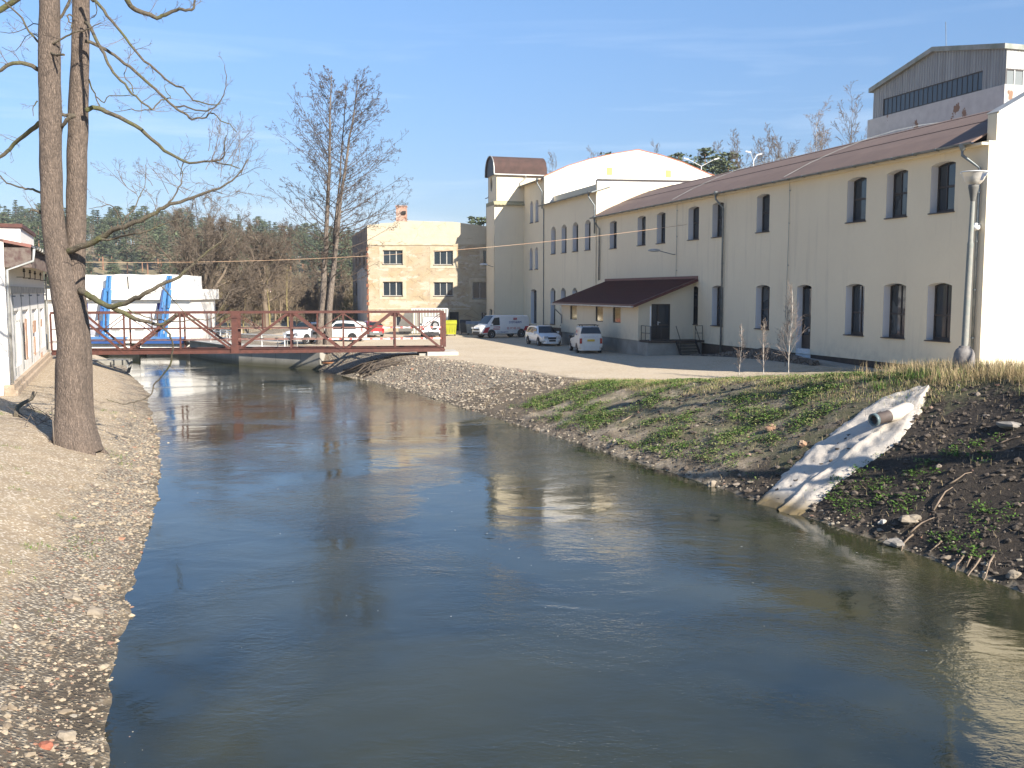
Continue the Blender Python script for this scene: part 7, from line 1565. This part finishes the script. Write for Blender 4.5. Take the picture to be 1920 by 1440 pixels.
for Yr, nrow in ((262, 28), (292, 32), (322, 34), (352, 37), (384, 40), (416, 42), (446, 42), (472, 40)):
    for i in range(nrow):
        pxx = -60+(i+rr.uniform(-.4, .4)+.5)*760/nrow; Y = Yr+rr.uniform(-13, 13); x = (pxx-960)/FPX*Y; u = rr.random()
        if Yr < 300 and u < .35: continue
        if u < .17: me_, nm, lb_, ct_ = larch[0], 'bare_hill_tree', 'bare brown deciduous tree among the evergreens of the far hillside', 'bare trees on the far hillside'
        elif u < .72: me_, nm, lb_, ct_ = pines[rr.randint(0, 2)], 'pine_tree', 'green pine tree on the far wooded hillside', 'pines on the far hillside'
        else: me_, nm, lb_, ct_ = spr[rr.randint(0, 1)], 'spruce_tree', 'dark pointed spruce on the far wooded hillside', 'spruces on the far hillside'
        s = rr.uniform(.62, 1.0)*(.72 if Yr < 300 else 1); put(me_, nm, x, Y, s*1.15 if nm != 'bare_hill_tree' else s, rr.uniform(0, 6.28), lb_, 'tree', ct_, s); cnt += 1
# trees on the slope behind the factory: placed one by one
BIR = [((16, 20), .55, .30, .03, .02, .3), ((5, 7), .5, .42, .1, -.03, .15), ((4, 5), .6, .5, .12, -.08, .2), (3, .6, .6, .14, -.1, .2), (0, 0, 0, .2, 0, .3)]
def slope_tree(kind, lab, x, ytop, Y, seed, grp=None, wide=1.0):
    top = D(x, ytop, Y); z = H(top.x, Y); Ht = max(5, top.z-z)
    if kind in ('pine', 'spruce'):
        me_ = (pines if kind == 'pine' else spr)[seed % 2]; o = bpy.data.objects.new(kind+'_tree', me_); o.location = (top.x, Y, z); k = Ht/(17.5 if kind == 'pine' else 18); o.scale = (k*wide, k*wide, k); o.rotation_euler = (0, 0, seed); col.objects.link(o); tag(o, lab, 'tree', grp); return
    tr, cr = bare_tree(kind, seed, Ht, .13 if kind == 'birch_tree' else .15, BIR if kind == 'birch_tree' else [((20, 26), .7, .3, .04, .03, .25), ((5, 7), .6, .45, .1, .04, .15), (4, .6, .5, .13, .03, .2), (3, .6, .5, .13, .03, .2), (0, 0, 0, .2, 0, .3)], None, None)
    place_tree(kind, lab, 'tree', grp, (top.x, Y, z), tr, cr, M['birchbark'] if kind == 'birch_tree' else M['oaktwig'], M['oaktwig'] if kind != 'birch_tree' else simple('birch_twig', (.3, .24, .2), (.22, .18, .15), 1, .9) if 'birch_twig' not in bpy.data.materials else bpy.data.materials['birch_twig'])
for a in [('pine', 'bushy pine directly behind the right slope of the white gable', 1272, 279, 150, 1), ('pine', 'tallest pine behind the factory, between bushy pines', 1323, 268, 146, 2), ('pine', 'dense pine right of the tallest one behind the brown roof', 1366, 276, 142, 3, None, 1.05), ('pine', 'small pine beside the dense one, behind the brown roof', 1352, 286, 150, 4), ('pine', 'small pine peeping over the left slope of the white gable', 1143, 277, 150, 5), ('pine', 'lone small pine behind the top of the white gable', 1178, 276, 158, 6),
          ('spruce', 'dark spruce behind the tower and yellow building', 884, 400, 165, 7), ('spruce', 'second dark spruce nearer the tower, behind the yellow building', 897, 403, 160, 8), ('pine', 'small pine beside the tower above the yellow building', 906, 398, 150, 9), ('pine', 'green pine low between white gable and double lamp', 1300, 294, 135, 10),
          ('bare_tree', 'bare rounded tree behind the left shoulder of the white gable', 1074, 287, 140, 71), ('bare_tree', 'small bare tree right of the stair tower roof', 1040, 303, 150, 72), ('bare_tree', 'bare grey tree behind the brown roof right of the pines', 1405, 262, 130, 73), ('bare_tree', 'dense bare tree behind the brown roof beside the yard lamp', 1436, 251, 128, 74), ('bare_tree', 'low bare tree behind the brown roof left of the birch', 1468, 268, 135, 75), ('bare_tree', 'bare bush crown between the low bare tree and the birch', 1498, 266, 125, 76),
          ('birch_tree', 'big white stemmed birch above the brown roof', 1532, 212, 112, 77), ('bare_tree', 'thin upright pale tree between birch and industrial hall', 1581, 196, 108, 78), ('bare_tree', 'slim bare tree over the right slope of the white gable', 1222, 275, 155, 79), ('bare_tree', 'tiny bare tree between the pines behind the factory', 1340, 274, 152, 80)]:
    slope_tree(*a)
for i, (x, y, Y, sd) in enumerate(((1286, 292, 165, 81), (1384, 285, 150, 82), (1422, 270, 140, 83), (1450, 272, 142, 84), (1482, 275, 142, 85), (1512, 262, 130, 86), (1545, 252, 122, 87), (1310, 285, 160, 88))): slope_tree('bare_tree', 'low bare background tree filling the row behind the brown factory roof', x, y, Y, sd, 'low bare trees behind the brown roof')
# birch saplings on the lawn
RM[0] = .004
SAP = [((22, 28), .55, .28, .03, .03, .22), ((4, 6), .5, .45, .08, .03, .2), (3, .5, .5, .1, .0, .2), (0, 0, 0, .2, 0, .3)]
for lab, x, yb, yt, Y, sd, k in (('thinnest birch sapling, leftmost on the lawn', 1386, 690, 598, 45.5, 91, .5), ('low spreading birch sapling left of the white stemmed one', 1433, 693, 592, 44.2, 92, .9), ('dark stemmed birch sapling close to the factory wall', 1472, 672, 560, 48.5, 93, .9), ('tallest birch sapling with clean white stem on the lawn', 1479, 695, 530, 43.3, 94, 1.0)):
    b = D(x, yb, Y); z = H(b.x, Y); Ht = D(x, yt, Y).z-z; rr2 = SAP[:]; rr2[0] = (SAP[0][0], SAP[0][1], .26*k+.06, .03, .03, .22)
    tr, cr = bare_tree('birch_sapling', sd, Ht, .024, rr2, None, None); place_tree('birch_sapling', lab, 'sapling', 'birch saplings on the lawn', (b.x, Y, z), tr, cr, M['birchbark'] if sd != 93 else M['twig'], bpy.data.materials['birch_twig'] if 'birch_twig' in bpy.data.materials else M['twig'])

# two slim trees on the bank just right of the view: their trunks shade the bank and the chute
for lab, x, y, Ht, sd in (('slim bare tree on the right bank outside the view, nearer the bridge', 17.2, 14.1, 11.5, 101), ('taller bare tree on the right bank outside the view, nearer the factory', 18.6, 18.9, 13.5, 102)):
    tr, cr = bare_tree('bank_tree', sd, Ht, .42 if sd == 101 else .32, [((7, 9), .8, .26, .035, .02, .4), ((3, 4), .6, .4, .1, .03, .3), (2, .6, .5, .12, .02, .3), (0, 0, 0, .2, 0, .3)], None, None); place_tree('bank_tree', lab, 'tree', None, (x, y, H(x, y)), tr, cr, M['bark'], M['twig'])
# flecks of foam drifting on the water
rs = np.random.RandomState(8); N = 90; X = rs.uniform(-9, 12, N*4); Y = 12+rs.gamma(2.2, 7, N*4); z, d, rt2, rv = fields(X, Y); k = np.where(rv & (d > .4))[0][:N]; ang = np.arange(6)*PI/3
s_ = rs.uniform(.004, .012, len(k))*np.clip(Y[k]/20, .7, 1.8); V = np.stack([X[k][:, None]+np.cos(ang)[None]*s_[:, None]*rs.uniform(1, 2.5, len(k))[:, None], Y[k][:, None]+np.sin(ang)[None]*s_[:, None], np.full((len(k), 6), WZ+.004)], -1).reshape(-1, 3); F = np.arange(len(k))[:, None]*6+np.arange(6)[None]
tag(np_obj('foam_flecks', V, F, simple('foam', (.6, .6, .56), None, 5, .8)), 'tiny pale foam flecks drifting on the river', 'foam', kind='stuff')
# ---------------------------------------------------------------- air: far hills fade a little
t = NT('haze'); t.t.nodes.remove(t.b); v = t.n('ShaderNodeVolumePrincipled'); v.inputs['Color'].default_value = (.80, .86, .95, 1); v.inputs['Density'].default_value = HAZE; t.l(v.outputs[0], t.out.inputs['Volume'])
if HAZE:
    mb = MB(); mb.bx(-498, 498, -58, 898, -5, 62); tag(mb.build('haze', t.m), kind='stuff')
